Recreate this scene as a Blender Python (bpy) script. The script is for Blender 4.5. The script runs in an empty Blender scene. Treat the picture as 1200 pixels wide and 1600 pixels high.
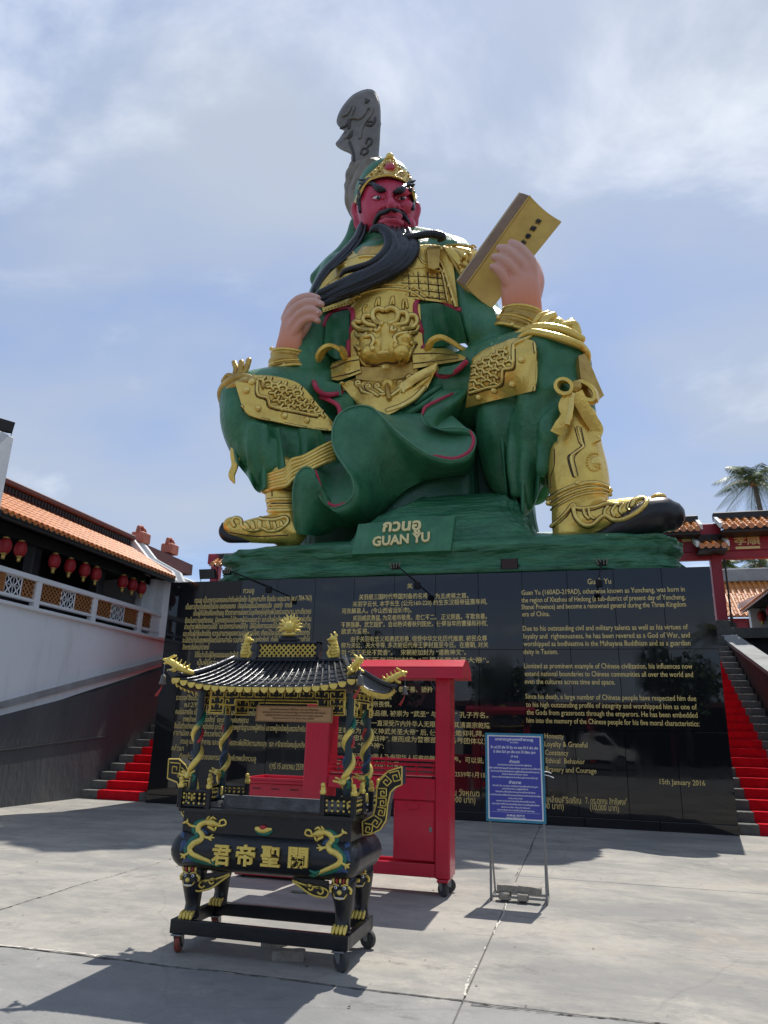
import bpy, math, random
import numpy as np
from mathutils import Vector, Matrix
from mathutils.bvhtree import BVHTree

random.seed(7)
RNG = np.random.default_rng(11)
SC = bpy.context.scene
COL = SC.collection
R = math.radians

# ---------------------------------------------------------------- camera
YAW, PITCH, ROLL, CX, CY, EYE, FPX = -0.26230313, 0.29765011, 0.02593027, 3.28213646, -14.95485795, 1.6, 1120.0
CF = np.array([math.sin(YAW) * math.cos(PITCH), math.cos(YAW) * math.cos(PITCH), math.sin(PITCH)])
_r = np.array([math.cos(YAW), -math.sin(YAW), 0.0])
_u = np.cross(_r, CF)
CR = math.cos(ROLL) * _r + math.sin(ROLL) * _u
CU = -math.sin(ROLL) * _r + math.cos(ROLL) * _u
CO = np.array([CX, CY, EYE])
cam = bpy.data.cameras.new('camera')
cam.sensor_fit = 'VERTICAL'
cam.sensor_height = 36.0
cam.lens = FPX / 1600 * 36
cam.clip_start = 0.1
cam.clip_end = 2000
camo = bpy.data.objects.new('camera', cam)
COL.objects.link(camo)
camo.matrix_world = Matrix(((CR[0], CU[0], -CF[0], CO[0]), (CR[1], CU[1], -CF[1], CO[1]), (CR[2], CU[2], -CF[2], CO[2]), (0, 0, 0, 1)))
SC.camera = camo

# ---------------------------------------------------------------- sky, sun, exposure
SUN_V = Vector((0.38, 2.45, 4.87)).normalized()
SUN_EL = math.asin(SUN_V.z)
SUN_AZ = math.atan2(SUN_V.x, SUN_V.y)
W = bpy.data.worlds.new('World')
SC.world = W
W.use_nodes = True
nt = W.node_tree
nt.nodes.clear()
N = nt.nodes.new
L = nt.links.new
out = N('ShaderNodeOutputWorld')
bg = N('ShaderNodeBackground')
bg.inputs['Strength'].default_value = 0.1
sky = N('ShaderNodeTexSky')
sky.sky_type = 'NISHITA'
sky.sun_disc = False
sky.sun_elevation = SUN_EL
sky.sun_rotation = SUN_AZ
sky.air_density = 1.0
sky.dust_density = 0.6
sky.ozone_density = 1.5
tc = N('ShaderNodeTexCoord')
sep = N('ShaderNodeSeparateXYZ')
L(tc.outputs['Generated'], sep.inputs[0])
zc = N('ShaderNodeMath'); zc.operation = 'MAXIMUM'; zc.inputs[1].default_value = 0.0
L(sep.outputs['Z'], zc.inputs[0])
za = N('ShaderNodeMath'); za.operation = 'ADD'; za.inputs[1].default_value = 0.22
L(zc.outputs[0], za.inputs[0])
cb = N('ShaderNodeCombineXYZ')
for ax in ('X', 'Y'):
    dv = N('ShaderNodeMath'); dv.operation = 'DIVIDE'
    L(sep.outputs[ax], dv.inputs[0]); L(za.outputs[0], dv.inputs[1])
    L(dv.outputs[0], cb.inputs[ax])
def cloud(scale, rot, stretch, detail, rough, lo, hi, seed, dist=0.6):
    mp = N('ShaderNodeMapping'); mp.inputs['Rotation'].default_value = (0, 0, R(rot)); mp.inputs['Scale'].default_value = (1, stretch, 1)
    mp.inputs['Location'].default_value = (seed, seed * 1.7, 0)
    L(cb.outputs[0], mp.inputs[0])
    nz = N('ShaderNodeTexNoise'); nz.inputs['Scale'].default_value = scale; nz.inputs['Detail'].default_value = detail
    nz.inputs['Roughness'].default_value = rough; nz.inputs['Distortion'].default_value = dist
    L(mp.outputs[0], nz.inputs['Vector'])
    mr = N('ShaderNodeMapRange'); mr.inputs['From Min'].default_value = lo; mr.inputs['From Max'].default_value = hi
    mr.interpolation_type = 'SMOOTHSTEP'
    L(nz.outputs['Fac'], mr.inputs['Value'])
    return mr.outputs[0]
veil = cloud(0.85, -20, 1.35, 6, 0.47, 0.32, 0.66, 6.1, 0.25)
streak = cloud(1.5, -30, 1.5, 10, 0.56, 0.53, 0.74, 4.4, 0.35)
def mixc(fac, a, b, scale=1.0):
    m = N('ShaderNodeMix'); m.data_type = 'RGBA'
    if scale != 1.0:
        k = N('ShaderNodeMath'); k.operation = 'MULTIPLY'; k.inputs[1].default_value = scale; L(fac, k.inputs[0]); fac = k.outputs[0]
    L(fac, m.inputs['Factor'])
    for s, v in ((6, a), (7, b)):
        if isinstance(v, tuple): m.inputs[s].default_value = (*v, 1)
        else: L(v, m.inputs[s])
    return m.outputs[2]
one = N('ShaderNodeValue'); one.outputs[0].default_value = 0.72
VEIL_C = (2.1, 2.38, 2.85)
STREAK_C = (4.2, 4.4, 4.7)
skyb = N('ShaderNodeMix'); skyb.data_type = 'RGBA'; skyb.blend_type = 'MULTIPLY'; skyb.inputs['Factor'].default_value = 1.0
L(sky.outputs[0], skyb.inputs[6]); skyb.inputs[7].default_value = (1.0, 1.0, 1.0, 1)
c0 = mixc(one.outputs[0], skyb.outputs[2], (0.86, 1.22, 2.15))
c1 = mixc(veil, c0, VEIL_C, 0.95)
c2 = mixc(streak, c1, STREAK_C, 0.62)
L(c2, bg.inputs['Color'])
L(bg.outputs[0], out.inputs['Surface'])

sl = bpy.data.lights.new('sun', 'SUN')
sl.energy = 2.05
sl.angle = R(0.53)
sl.color = (1.0, 0.955, 0.88)
so = bpy.data.objects.new('sun', sl)
COL.objects.link(so)
so.rotation_euler = (-SUN_V).to_track_quat('-Z', 'Y').to_euler()
so.location = (0, 0, 40)
SC.view_settings.view_transform = 'Standard'
SC.view_settings.look = 'None'
SC.view_settings.gamma = 1.0
SC.view_settings.use_curve_mapping = False
SC.view_settings.exposure = 1.34

# ---------------------------------------------------------------- projection helpers (build-time only)
def ray(px, py):
    d = CF + CR * (px - 600) / FPX - CU * (py - 800) / FPX
    return d
def onax(px, py, ax, v):
    d = ray(px, py)
    return CO + d * ((v - CO[ax]) / d[ax])
def S(px, py, y): return onax(px, py, 1, y)
def SX(px, py, x): return onax(px, py, 0, x)
def SZ(px, py, z): return onax(px, py, 2, z)
def K(p): return float((np.asarray(p) - CO) @ CF) / FPX

# ---------------------------------------------------------------- materials
def mat(name, col, rough=0.6, metal=0.0, var=0.0, vscale=3.0, col2=None, bump=0.0, bscale=20.0, coat=0.0, spec=0.5, stretch=None, detail=6, lo=0.35, hi=0.7, streak=None, samt=0.5, sscale=(3.0, 3.0, 0.45), bdist=0.05, slo=0.5, shi=0.72):
    m = bpy.data.materials.new(name)
    m.use_nodes = True
    t = m.node_tree
    b = t.nodes['Principled BSDF']
    b.inputs['Base Color'].default_value = (*col, 1)
    b.inputs['Roughness'].default_value = rough
    b.inputs['Metallic'].default_value = metal
    b.inputs['Specular IOR Level'].default_value = spec
    b.inputs['Coat Weight'].default_value = coat
    b.inputs['Coat Roughness'].default_value = 0.12
    if var or col2 or bump:
        g = t.nodes.new('ShaderNodeNewGeometry')
        mp = t.nodes.new('ShaderNodeMapping')
        t.links.new(g.outputs['Position'], mp.inputs[0])
        if stretch: mp.inputs['Scale'].default_value = stretch
    if var or col2:
        nz = t.nodes.new('ShaderNodeTexNoise')
        nz.inputs['Scale'].default_value = vscale
        nz.inputs['Detail'].default_value = detail
        nz.inputs['Roughness'].default_value = 0.62
        t.links.new(mp.outputs[0], nz.inputs['Vector'])
        mr = t.nodes.new('ShaderNodeMapRange')
        mr.inputs['From Min'].default_value = lo
        mr.inputs['From Max'].default_value = hi
        t.links.new(nz.outputs['Fac'], mr.inputs['Value'])
        mx = t.nodes.new('ShaderNodeMix')
        mx.data_type = 'RGBA'
        c2 = col2 or tuple(c * (1 - var) for c in col)
        mx.inputs[6].default_value = (*col, 1)
        mx.inputs[7].default_value = (*c2, 1)
        t.links.new(mr.outputs[0], mx.inputs['Factor'])
        res = mx.outputs[2]
        if streak:
            m3 = t.nodes.new('ShaderNodeMapping'); m3.inputs['Scale'].default_value = sscale
            t.links.new(g.outputs['Position'], m3.inputs[0])
            n3 = t.nodes.new('ShaderNodeTexNoise'); n3.inputs['Scale'].default_value = 1.0; n3.inputs['Detail'].default_value = 8; n3.inputs['Roughness'].default_value = 0.68
            t.links.new(m3.outputs[0], n3.inputs['Vector'])
            r3 = t.nodes.new('ShaderNodeMapRange'); r3.inputs[1].default_value = slo; r3.inputs[2].default_value = shi; r3.inputs[4].default_value = samt
            t.links.new(n3.outputs['Fac'], r3.inputs[0])
            x3 = t.nodes.new('ShaderNodeMix'); x3.data_type = 'RGBA'
            t.links.new(r3.outputs[0], x3.inputs[0]); t.links.new(res, x3.inputs[6]); x3.inputs[7].default_value = (*streak, 1)
            res = x3.outputs[2]
        t.links.new(res, b.inputs['Base Color'])
        rr = t.nodes.new('ShaderNodeMapRange')
        rr.inputs['To Min'].default_value = max(0.02, rough - 0.08)
        rr.inputs['To Max'].default_value = min(1, rough + 0.10)
        t.links.new(nz.outputs['Fac'], rr.inputs['Value'])
        t.links.new(rr.outputs[0], b.inputs['Roughness'])
    if bump:
        n2 = t.nodes.new('ShaderNodeTexNoise')
        n2.inputs['Scale'].default_value = bscale
        n2.inputs['Detail'].default_value = 5
        t.links.new(mp.outputs[0], n2.inputs['Vector'])
        bp = t.nodes.new('ShaderNodeBump')
        bp.inputs['Strength'].default_value = bump
        bp.inputs['Distance'].default_value = bdist
        t.links.new(n2.outputs['Fac'], bp.inputs['Height'])
        t.links.new(bp.outputs[0], b.inputs['Normal'])
    return m

G = {}
G['robe'] = mat('green_robe_paint', (0.046, 0.200, 0.088), 0.36, 0, 0.0, 2.4, (0.026, 0.130, 0.060), 0.4, 9, streak=(0.095, 0.25, 0.14), samt=0.5, spec=0.4)
G['robe_in'] = mat('pale_green_lining', (0.085, 0.25, 0.135), 0.45, 0, 0.0, 2.2, (0.055, 0.19, 0.10), 0.2, 6)
G['robe_dk'] = mat('deep_green_paint', (0.030, 0.120, 0.065), 0.42, 0, 0.0, 1.6, (0.018, 0.082, 0.048), 0.4, 5, streak=(0.05, 0.13, 0.09), samt=0.45)
G['rock'] = mat('green_rock_paint', (0.044, 0.200, 0.088), 0.42, 0, 0.0, 2.2, (0.016, 0.100, 0.048), 1.0, 1.7, stretch=(0.55, 0.8, 2.6), streak=(0.085, 0.23, 0.14), samt=0.6, sscale=(0.7, 0.7, 5.0), bdist=0.30)
G['gold'] = mat('statue_gold_paint', (0.84, 0.60, 0.14), 0.28, 0.58, 0.0, 3.0, (0.70, 0.47, 0.10), 0.3, 9, streak=(0.40, 0.25, 0.07), samt=0.28, sscale=(2.2, 2.2, 0.9), slo=0.56)
G['gold_lt'] = mat('light_gold_paint', (0.90, 0.69, 0.21), 0.25, 0.55, 0.0, 3.0, (0.74, 0.51, 0.13), 0.15, 9)
G['gold_dk'] = mat('antique_gold_paint', (0.62, 0.41, 0.095), 0.32, 0.62, 0.0, 2.5, (0.38, 0.23, 0.05), 0.15, 9)
G['line'] = mat('brown_outline_paint', (0.07, 0.035, 0.015), 0.6)
G['book'] = mat('ochre_book_paint', (0.66, 0.43, 0.075), 0.42, 0.1, 0.0, 1.4, (0.50, 0.31, 0.055), 0.1, 6)
G['book_sp'] = mat('brown_book_spine_paint', (0.26, 0.15, 0.07), 0.5, 0.1, 0.25, 3)
G['paper'] = mat('cream_page_paint', (0.62, 0.52, 0.30), 0.6)
G['red'] = mat('crimson_trim_paint', (0.48, 0.028, 0.070), 0.45, 0, 0.2, 3)
G['face'] = mat('red_face_paint', (0.60, 0.050, 0.105), 0.32, 0, 0.0, 2.2, (0.46, 0.032, 0.070), 0.06, 5)
G['black'] = mat('black_hair_paint', (0.006, 0.008, 0.011), 0.27, 0, 0.0, 5, (0.010, 0.013, 0.017), 0.25, 14, stretch=(2.5, 2.5, 0.8))
G['sole'] = mat('black_sole_paint', (0.010, 0.011, 0.013), 0.35, 0, 0.2, 4)
G['white'] = mat('eye_white_paint', (0.75, 0.72, 0.68), 0.3)
G['blade'] = mat('grey_blade_paint', (0.21, 0.20, 0.175), 0.42, 0.2, 0.0, 1.6, (0.13, 0.12, 0.10), 0.2, 6)
G['blade_dk'] = mat('dark_grey_relief_paint', (0.06, 0.057, 0.05), 0.5, 0.2)
G['taupe'] = mat('taupe_blade_mount_paint', (0.25, 0.205, 0.14), 0.5, 0.15, 0.0, 2, (0.14, 0.115, 0.08), 0.3, 5)
G['gem'] = mat('red_gem_paint', (0.5, 0.02, 0.04), 0.15, coat=0.6)
G['pearl'] = mat('pale_gold_pearl', (0.75, 0.6, 0.25), 0.3, 0.3)
G['text_gold'] = mat('gilded_lettering', (0.80, 0.62, 0.22), 0.4, 0.2, 0.2, 30)
G['text_name'] = mat('bright_gold_lettering', (0.75, 0.62, 0.28), 0.35, 0.3)
G['wall_white'] = mat('white_wall_render', (0.78, 0.79, 0.80), 0.8, 0, 0.0, 0.7, (0.64, 0.66, 0.68), 0.04, 8)
G['wall_grey'] = mat('pale_grey_wall_render', (0.84, 0.85, 0.86), 0.85, 0, 0.0, 0.6, (0.76, 0.78, 0.80), 0.04, 7, streak=(0.45, 0.45, 0.44), samt=0.55, sscale=(2.5, 2.5, 0.35), slo=0.55, shi=0.8)
G['coping'] = mat('grey_coping_render', (0.34, 0.35, 0.35), 0.85, 0, 0.0, 1.5, (0.22, 0.22, 0.22), 0.3, 10)
G['darkwall'] = mat('dark_stained_stone', (0.075, 0.080, 0.086), 0.7, 0, 0.0, 1.1, (0.12, 0.12, 0.12), 0.35, 10, stretch=(1, 1, 0.35), lo=0.45, hi=0.85)
G['maroonwall'] = mat('dark_maroon_stone', (0.085, 0.05, 0.05), 0.65, 0, 0.0, 1.1, (0.05, 0.035, 0.035), 0.3, 9)
G['step'] = mat('grey_stone_step', (0.15, 0.15, 0.14), 0.8, 0, 0.0, 3, (0.08, 0.08, 0.075), 0.4, 25)
G['carpet'] = mat('red_carpet_pile', (0.66, 0.012, 0.024), 0.95, 0, 0.0, 5, (0.46, 0.009, 0.018), 0.6, 90, spec=0.1)
G['tile'] = mat('orange_roof_tile', (0.62, 0.23, 0.06), 0.5, 0, 0.0, 4, (0.46, 0.14, 0.035), 0.2, 20)
G['tile_y'] = mat('amber_glazed_tile', (0.62, 0.24, 0.05), 0.25, 0, 0.0, 5, (0.45, 0.14, 0.03), 0.1, 20, coat=0.4)
G['maroon'] = mat('maroon_ridge_paint', (0.12, 0.035, 0.035), 0.6, 0, 0.2, 2)
G['terracotta'] = mat('terracotta_finial', (0.48, 0.14, 0.09), 0.6, 0, 0.25, 5)
G['lattice'] = mat('brown_lattice_paint', (0.46, 0.20, 0.065), 0.6, 0, 0.2, 6)
G['dark_in'] = mat('dark_interior_plaster', (0.045, 0.045, 0.05), 0.8, 0, 0.2, 2)
G['black_wood'] = mat('black_timber', (0.018, 0.017, 0.018), 0.55)
G['lantern'] = mat('red_lantern_silk', (0.36, 0.012, 0.018), 0.55, 0, 0.2, 12)
G['brass'] = mat('lantern_brass', (0.6, 0.42, 0.12), 0.35, 0.6)
G['gate_red'] = mat('red_gate_paint', (0.36, 0.015, 0.035), 0.45, 0, 0.2, 3)
G['gate_gold'] = mat('gilt_gate_trim', (0.55, 0.38, 0.10), 0.4, 0.4)
G['kiosk'] = mat('crimson_metal_paint', (0.55, 0.012, 0.042), 0.3, 0, 0.0, 1.5, (0.44, 0.009, 0.032), 0.06, 7, coat=0.25, streak=(0.30, 0.03, 0.04), samt=0.45, sscale=(9, 9, 2.5), slo=0.58)
G['kiosk_dk'] = mat('dark_red_slot', (0.10, 0.004, 0.010), 0.4)
G['pink'] = mat('pink_label_print', (0.72, 0.16, 0.26), 0.5)
G['whitep'] = mat('white_print', (0.8, 0.8, 0.82), 0.5)
G['bb'] = mat('burner_black_enamel', (0.007, 0.009, 0.012), 0.32, 0, 0.0, 6, (0.012, 0.014, 0.018), 0.06, 30, streak=(0.07, 0.07, 0.068), samt=0.4, sscale=(7, 7, 4), slo=0.6, shi=0.8)
G['bb_roof'] = mat('burner_roof_enamel', (0.014, 0.017, 0.024), 0.26, 0.1, 0.0, 8, (0.028, 0.032, 0.04), 0.1, 30)
G['bg'] = mat('burner_gold_paint', (0.86, 0.67, 0.16), 0.32, 0.35, 0.0, 9, (0.70, 0.50, 0.11), 0.2, 30)
G['bgreen'] = mat('burner_green_paint', (0.012, 0.16, 0.10), 0.4, 0, 0.25, 12)
G['bblue'] = mat('burner_blue_paint', (0.03, 0.075, 0.17), 0.4, 0, 0.25, 12)
G['bred'] = mat('burner_red_paint', (0.42, 0.03, 0.03), 0.4)
G['ash'] = mat('grey_steel_liner', (0.22, 0.225, 0.23), 0.5, 0.4, 0.0, 9, (0.12, 0.12, 0.12), 0.3, 25)
G['teal_col'] = mat('dark_teal_column', (0.012, 0.035, 0.05), 0.4)
G['steel'] = mat('galvanised_steel', (0.27, 0.28, 0.29), 0.4, 0.8, 0.2, 12)
G['rubber'] = mat('grey_rubber_tyre', (0.06, 0.06, 0.06), 0.75, 0, 0.2, 15)
G['rubber_red'] = mat('red_polyurethane_tyre', (0.28, 0.06, 0.035), 0.6, 0, 0.2, 15)
G['wood'] = mat('tan_wood_plaque', (0.50, 0.30, 0.14), 0.5, 0, 0.0, 10, (0.40, 0.22, 0.09), stretch=(0.6, 3, 6))
G['wood_edge'] = mat('dark_tan_plaque_edge', (0.30, 0.16, 0.06), 0.5)
G['brown_ink'] = mat('brown_engraving', (0.10, 0.05, 0.02), 0.6)
G['blue'] = mat('royal_blue_print', (0.055, 0.065, 0.36), 0.35, 0, 0.08, 5)
G['teal'] = mat('teal_sign_frame', (0.03, 0.22, 0.34), 0.4, 0, 0.2, 9)
G['paver'] = mat('concrete_paver', (0.36, 0.33, 0.28), 0.9, 0, 0.0, 14, (0.24, 0.22, 0.19), 0.5, 60)
G['flood'] = mat('black_lamp_housing', (0.010, 0.010, 0.012), 0.75, spec=0.25)
G['glass'] = mat('lamp_glass', (0.025, 0.027, 0.03), 0.3)
G['leaf'] = mat('green_foliage', (0.045, 0.10, 0.025), 0.6, 0, 0.0, 1.2, (0.025, 0.06, 0.015))
G['palm'] = mat('palm_frond', (0.14, 0.19, 0.05), 0.5, 0, 0.0, 1.5, (0.09, 0.13, 0.03))
G['bark'] = mat('grey_bark', (0.16, 0.13, 0.10), 0.9, 0, 0.3, 4, bump=0.5, bscale=12)
G['car'] = mat('pale_car_paint', (0.62, 0.62, 0.60), 0.25, 0.2, coat=0.5)
G['car_glass'] = mat('dark_car_glass', (0.02, 0.022, 0.025), 0.06)
G['asphalt'] = mat('asphalt', (0.055, 0.055, 0.057), 0.9, 0, 0.3, 2, bump=0.3, bscale=80)
G['soil'] = mat('grey_earth', (0.20, 0.18, 0.15), 0.95, 0, 0.3, 0.4)
G['greyink'] = mat('white_lane_paint', (0.6, 0.6, 0.58), 0.7)
# ---------------------------------------------------------------- mesh helpers
ORG = {}
def thing(name, label, cat, loc=(0, 0, 0), group=None):
    o = bpy.data.objects.new(name, None)
    o.empty_display_size = 0.2
    COL.objects.link(o)
    o.location = loc
    ORG[o] = np.array(loc, float)
    tag(o, label, cat, group)
    return o
def tag(o, label=None, cat=None, group=None, kind=None):
    if label: o['label'] = label
    if cat: o['category'] = cat
    if group: o['group'] = group
    if kind: o['kind'] = kind
    return o
def org(p): return ORG[p] if p is not None else np.zeros(3)
class MB:
    def __init__(s): s.v = []; s.f = []; s.n = 0; s.fm = []; s.cm = 0
    def add(s, v, f):
        v = np.asarray(v, float).reshape(-1, 3)
        s.v.append(v)
        s.f.extend([tuple(i + s.n for i in q) for q in f])
        s.fm.extend([s.cm] * len(f))
        s.n += len(v)
        return s
    def box(s, a, b, jit=0):
        x0, y0, z0 = np.minimum(a, b); x1, y1, z1 = np.maximum(a, b)
        v = [(x0, y0, z0), (x1, y0, z0), (x1, y1, z0), (x0, y1, z0), (x0, y0, z1), (x1, y0, z1), (x1, y1, z1), (x0, y1, z1)]
        return s.add(v, [(0, 3, 2, 1), (4, 5, 6, 7), (0, 1, 5, 4), (1, 2, 6, 5), (2, 3, 7, 6), (3, 0, 4, 7)])
    def bbox(s, a, b, r=0.01):
        a, b = np.minimum(np.array(a, float), np.array(b, float)), np.maximum(np.array(a, float), np.array(b, float))
        r = min(r, *(0.49 * (b - a)))
        V = []; idx = {}
        for sx in (0, 1):
            for sy in (0, 1):
                for sz in (0, 1):
                    c = [b[i] if q else a[i] for i, q in enumerate((sx, sy, sz))]
                    g = [-1 if q else 1 for q in (sx, sy, sz)]
                    for ax in range(3):
                        p = [c[i] + (0 if i == ax else g[i] * r) for i in range(3)]
                        idx[(sx, sy, sz, ax)] = len(V); V.append(p)
        F = []
        for ax in range(3):
            o1, o2 = [i for i in range(3) if i != ax]
            for q in (0, 1):
                def kk(p1, p2, m=ax):
                    t = [0, 0, 0]; t[ax] = q; t[o1] = p1; t[o2] = p2
                    return idx[(*t, m)]
                F.append((kk(0, 0), kk(1, 0), kk(1, 1), kk(0, 1)))
        for ax in range(3):
            o1, o2 = [i for i in range(3) if i != ax]
            for p1 in (0, 1):
                for p2 in (0, 1):
                    def k3(e, m):
                        t = [0, 0, 0]; t[ax] = e; t[o1] = p1; t[o2] = p2
                        return idx[(*t, m)]
                    F.append((k3(0, o1), k3(1, o1), k3(1, o2), k3(0, o2)))
        for sx in (0, 1):
            for sy in (0, 1):
                for sz in (0, 1): F.append(tuple(idx[(sx, sy, sz, m)] for m in range(3)))
        return s.add(V, F)
    def rings(s, rings, closed=True, caps=True):
        rings = [np.asarray(r, float) for r in rings]
        n = len(rings[0]); m = len(rings)
        f = []
        for i in range(m - 1):
            for j in range(n if closed else n - 1):
                k = (j + 1) % n
                f.append((i * n + j, i * n + k, (i + 1) * n + k, (i + 1) * n + j))
        if caps and closed:
            f.append(tuple(range(n - 1, -1, -1))); f.append(tuple((m - 1) * n + j for j in range(n)))
        return s.add(np.concatenate(rings), f)
    def tube(s, pts, rad, n=10, flat=1.0, ref=(0, 1, 0), caps=True, round_end=False):
        """swept ellipse; flat scales the radius along the ref direction"""
        P = np.asarray(pts, float)
        rad = np.broadcast_to(np.asarray(rad, float), (len(P),)).copy()
        fl = np.broadcast_to(np.asarray(flat, float), (len(P),)).copy()
        if round_end:
            t0 = P[0] - P[1]; t0 /= np.linalg.norm(t0) + 1e-9; t1 = P[-1] - P[-2]; t1 /= np.linalg.norm(t1) + 1e-9
            e = [(0.0, 1.0, 0.08), (0.0, 0.8, 0.6), (0.0, 0.45, 0.9)]
            h = [(P[0] + t0 * rad[0] * a, rad[0] * b) for _, a, b in e]; tl = [(P[-1] + t1 * rad[-1] * a, rad[-1] * b) for _, a, b in e[::-1]]
            P = np.array([q for q, _ in h] + list(P) + [q for q, _ in tl]); rad = np.array([q for _, q in h] + list(rad) + [q for _, q in tl])
            fl = np.concatenate([[fl[0]] * 3, fl, [fl[-1]] * 3])
        T = np.gradient(P, axis=0)
        T /= np.linalg.norm(T, axis=1, keepdims=True) + 1e-9
        ref = np.asarray(ref, float)
        a = None
        rs = []
        th = np.linspace(0, 2 * np.pi, n, endpoint=False)
        for i in range(len(P)):
            t = T[i]
            b = ref - t * (ref @ t)
            if np.linalg.norm(b) < 0.15:
                b = (a if a is not None else np.array([1.0, 0, 0.3])); b = b - t * (b @ t)
            b = b / np.linalg.norm(b)
            a = b
            c = np.cross(t, b)
            rs.append(P[i] + rad[i] * (np.outer(np.cos(th), c) + fl[i] * np.outer(np.sin(th), b)))
        return s.rings(rs, True, caps)
    def ell(s, c, r, n=14, m=9, axes=None):
        c = np.asarray(c, float); r = np.broadcast_to(np.asarray(r, float), (3,))
        A = np.eye(3) if axes is None else np.asarray(axes, float)
        V = [(0, 0, -1)]
        for i in range(1, m):
            ph = -np.pi / 2 + np.pi * i / m
            for j in range(n):
                t = 2 * np.pi * j / n
                V.append((np.cos(ph) * np.cos(t), np.cos(ph) * np.sin(t), np.sin(ph)))
        V.append((0, 0, 1))
        V = (np.array(V) * r) @ A + c
        F = []
        for j in range(n): F.append((0, 1 + (j + 1) % n, 1 + j))
        for i in range(m - 2):
            for j in range(n):
                a0 = 1 + i * n + j; a1 = 1 + i * n + (j + 1) % n
                F.append((a0, a1, a1 + n, a0 + n))
        b = 1 + (m - 2) * n
        for j in range(n): F.append((b + j, b + (j + 1) % n, len(V) - 1))
        return s.add(V, F)
    def prism(s, poly, d):
        """poly: planar outline of 3-D points, d: extrusion vector"""
        P = np.asarray(poly, float); n = len(P); d = np.asarray(d, float)
        f = [tuple(range(n)), tuple(range(2 * n - 1, n - 1, -1))]
        for i in range(n): f.append((i, i + n, (i + 1) % n + n, (i + 1) % n))
        return s.add(np.concatenate([P, P + d]), f)
    def grid(s, A):
        A = np.asarray(A, float); n, m = A.shape[:2]
        return s.add(A.reshape(-1, 3), [(i * m + j, i * m + j + 1, (i + 1) * m + j + 1, (i + 1) * m + j) for i in range(n - 1) for j in range(m - 1)])
    def slab(s, A, B):
        """closed sheet between two equal grids"""
        A = np.asarray(A, float); B = np.asarray(B, float); n, m = A.shape[:2]; o = n * m
        f = [(i * m + j, i * m + j + 1, (i + 1) * m + j + 1, (i + 1) * m + j) for i in range(n - 1) for j in range(m - 1)]
        f += [tuple(o + k for k in q[::-1]) for q in f]
        ed = [(0, j, 0, j + 1) for j in range(m - 1)] + [(n - 1, j + 1, n - 1, j) for j in range(m - 1)][::-1] + [(i + 1, 0, i, 0) for i in range(n - 1)] + [(i, m - 1, i + 1, m - 1) for i in range(n - 1)]
        for a, b, c, d in ed:
            p, q = a * m + b, c * m + d
            f.append((q, p, p + o, q + o))
        return s.add(np.concatenate([A.reshape(-1, 3), B.reshape(-1, 3)]), f)
    def lathe(s, prof, c, n=16, axis=2):
        th = np.linspace(0, 2 * np.pi, n, endpoint=False)
        rs = []
        for r, h in prof:
            q = np.zeros((n, 3))
            i, j = [k for k in range(3) if k != axis]
            q[:, i] = r * np.cos(th); q[:, j] = r * np.sin(th); q[:, axis] = h
            rs.append(q + np.asarray(c, float))
        return s.rings(rs)
    def mesh(s, name, o=(0, 0, 0)):
        me = bpy.data.meshes.new(name)
        V = np.concatenate(s.v) - np.asarray(o, float)
        me.from_pydata(V.tolist(), [], s.f)
        return me
    def build(s, name, m, parent=None, smooth=False, angle=None, fix=True):
        o = np.zeros(3) if parent is None else org(parent)
        me = s.mesh(name, o)
        ms = m if isinstance(m, (list, tuple)) else [m]
        for q in ms: me.materials.append(q)
        if len(ms) > 1: me.polygons.foreach_set('material_index', s.fm)
        if fix:
            import bmesh
            b = bmesh.new(); b.from_mesh(me); bmesh.ops.recalc_face_normals(b, faces=b.faces); b.to_mesh(me); b.free()
        if smooth:
            me.polygons.foreach_set('use_smooth', [True] * len(me.polygons))
            if angle: me.set_sharp_from_angle(angle=R(angle))
        me.update()
        return link(name, me, parent, o)
def link(name, me, parent, o=None):
    ob = bpy.data.objects.new(name, me)
    COL.objects.link(ob)
    if parent is not None:
        ob.parent = parent
    ORG[ob] = org(parent).copy() if parent is not None else np.zeros(3)
    return ob
def piece(name, me, parent, loc, rot=None):
    """one more object on shared mesh data, loc in world space"""
    ob = link(name, me, parent)
    if rot is not None: ob.rotation_euler = rot
    ob.location = Vector((np.asarray(loc, float) - org(parent)).tolist())
    ORG[ob] = np.array(loc, float)
    return ob
def copy_tree(o, delta, parent=None):
    c = o.copy(); COL.objects.link(c)
    ORG[c] = ORG[o] + np.asarray(delta, float)
    if parent is None: c.location = Vector(ORG[c].tolist())
    else: c.parent = parent
    for ch in list(o.children): copy_tree(ch, delta, c)
    return c
def fuse(o, voxel, smooth=2, dec=None):
    """one continuous skin out of overlapping closed shapes"""
    m = o.modifiers.new('r', 'REMESH'); m.mode = 'VOXEL'; m.voxel_size = voxel
    if smooth:
        q = o.modifiers.new('s', 'SMOOTH'); q.factor = 0.5; q.iterations = smooth
    if dec:
        q = o.modifiers.new('d', 'DECIMATE'); q.ratio = dec
    bpy.context.view_layer.update()
    dg = bpy.context.evaluated_depsgraph_get()
    me = bpy.data.meshes.new_from_object(o.evaluated_get(dg))
    for mm in o.data.materials:
        if mm.name not in [x.name for x in me.materials if x]: me.materials.append(mm)
    old = o.data
    o.modifiers.clear()
    o.data = me
    me.polygons.foreach_set('use_smooth', [True] * len(me.polygons))
    bpy.data.meshes.remove(old)
    return o
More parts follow.
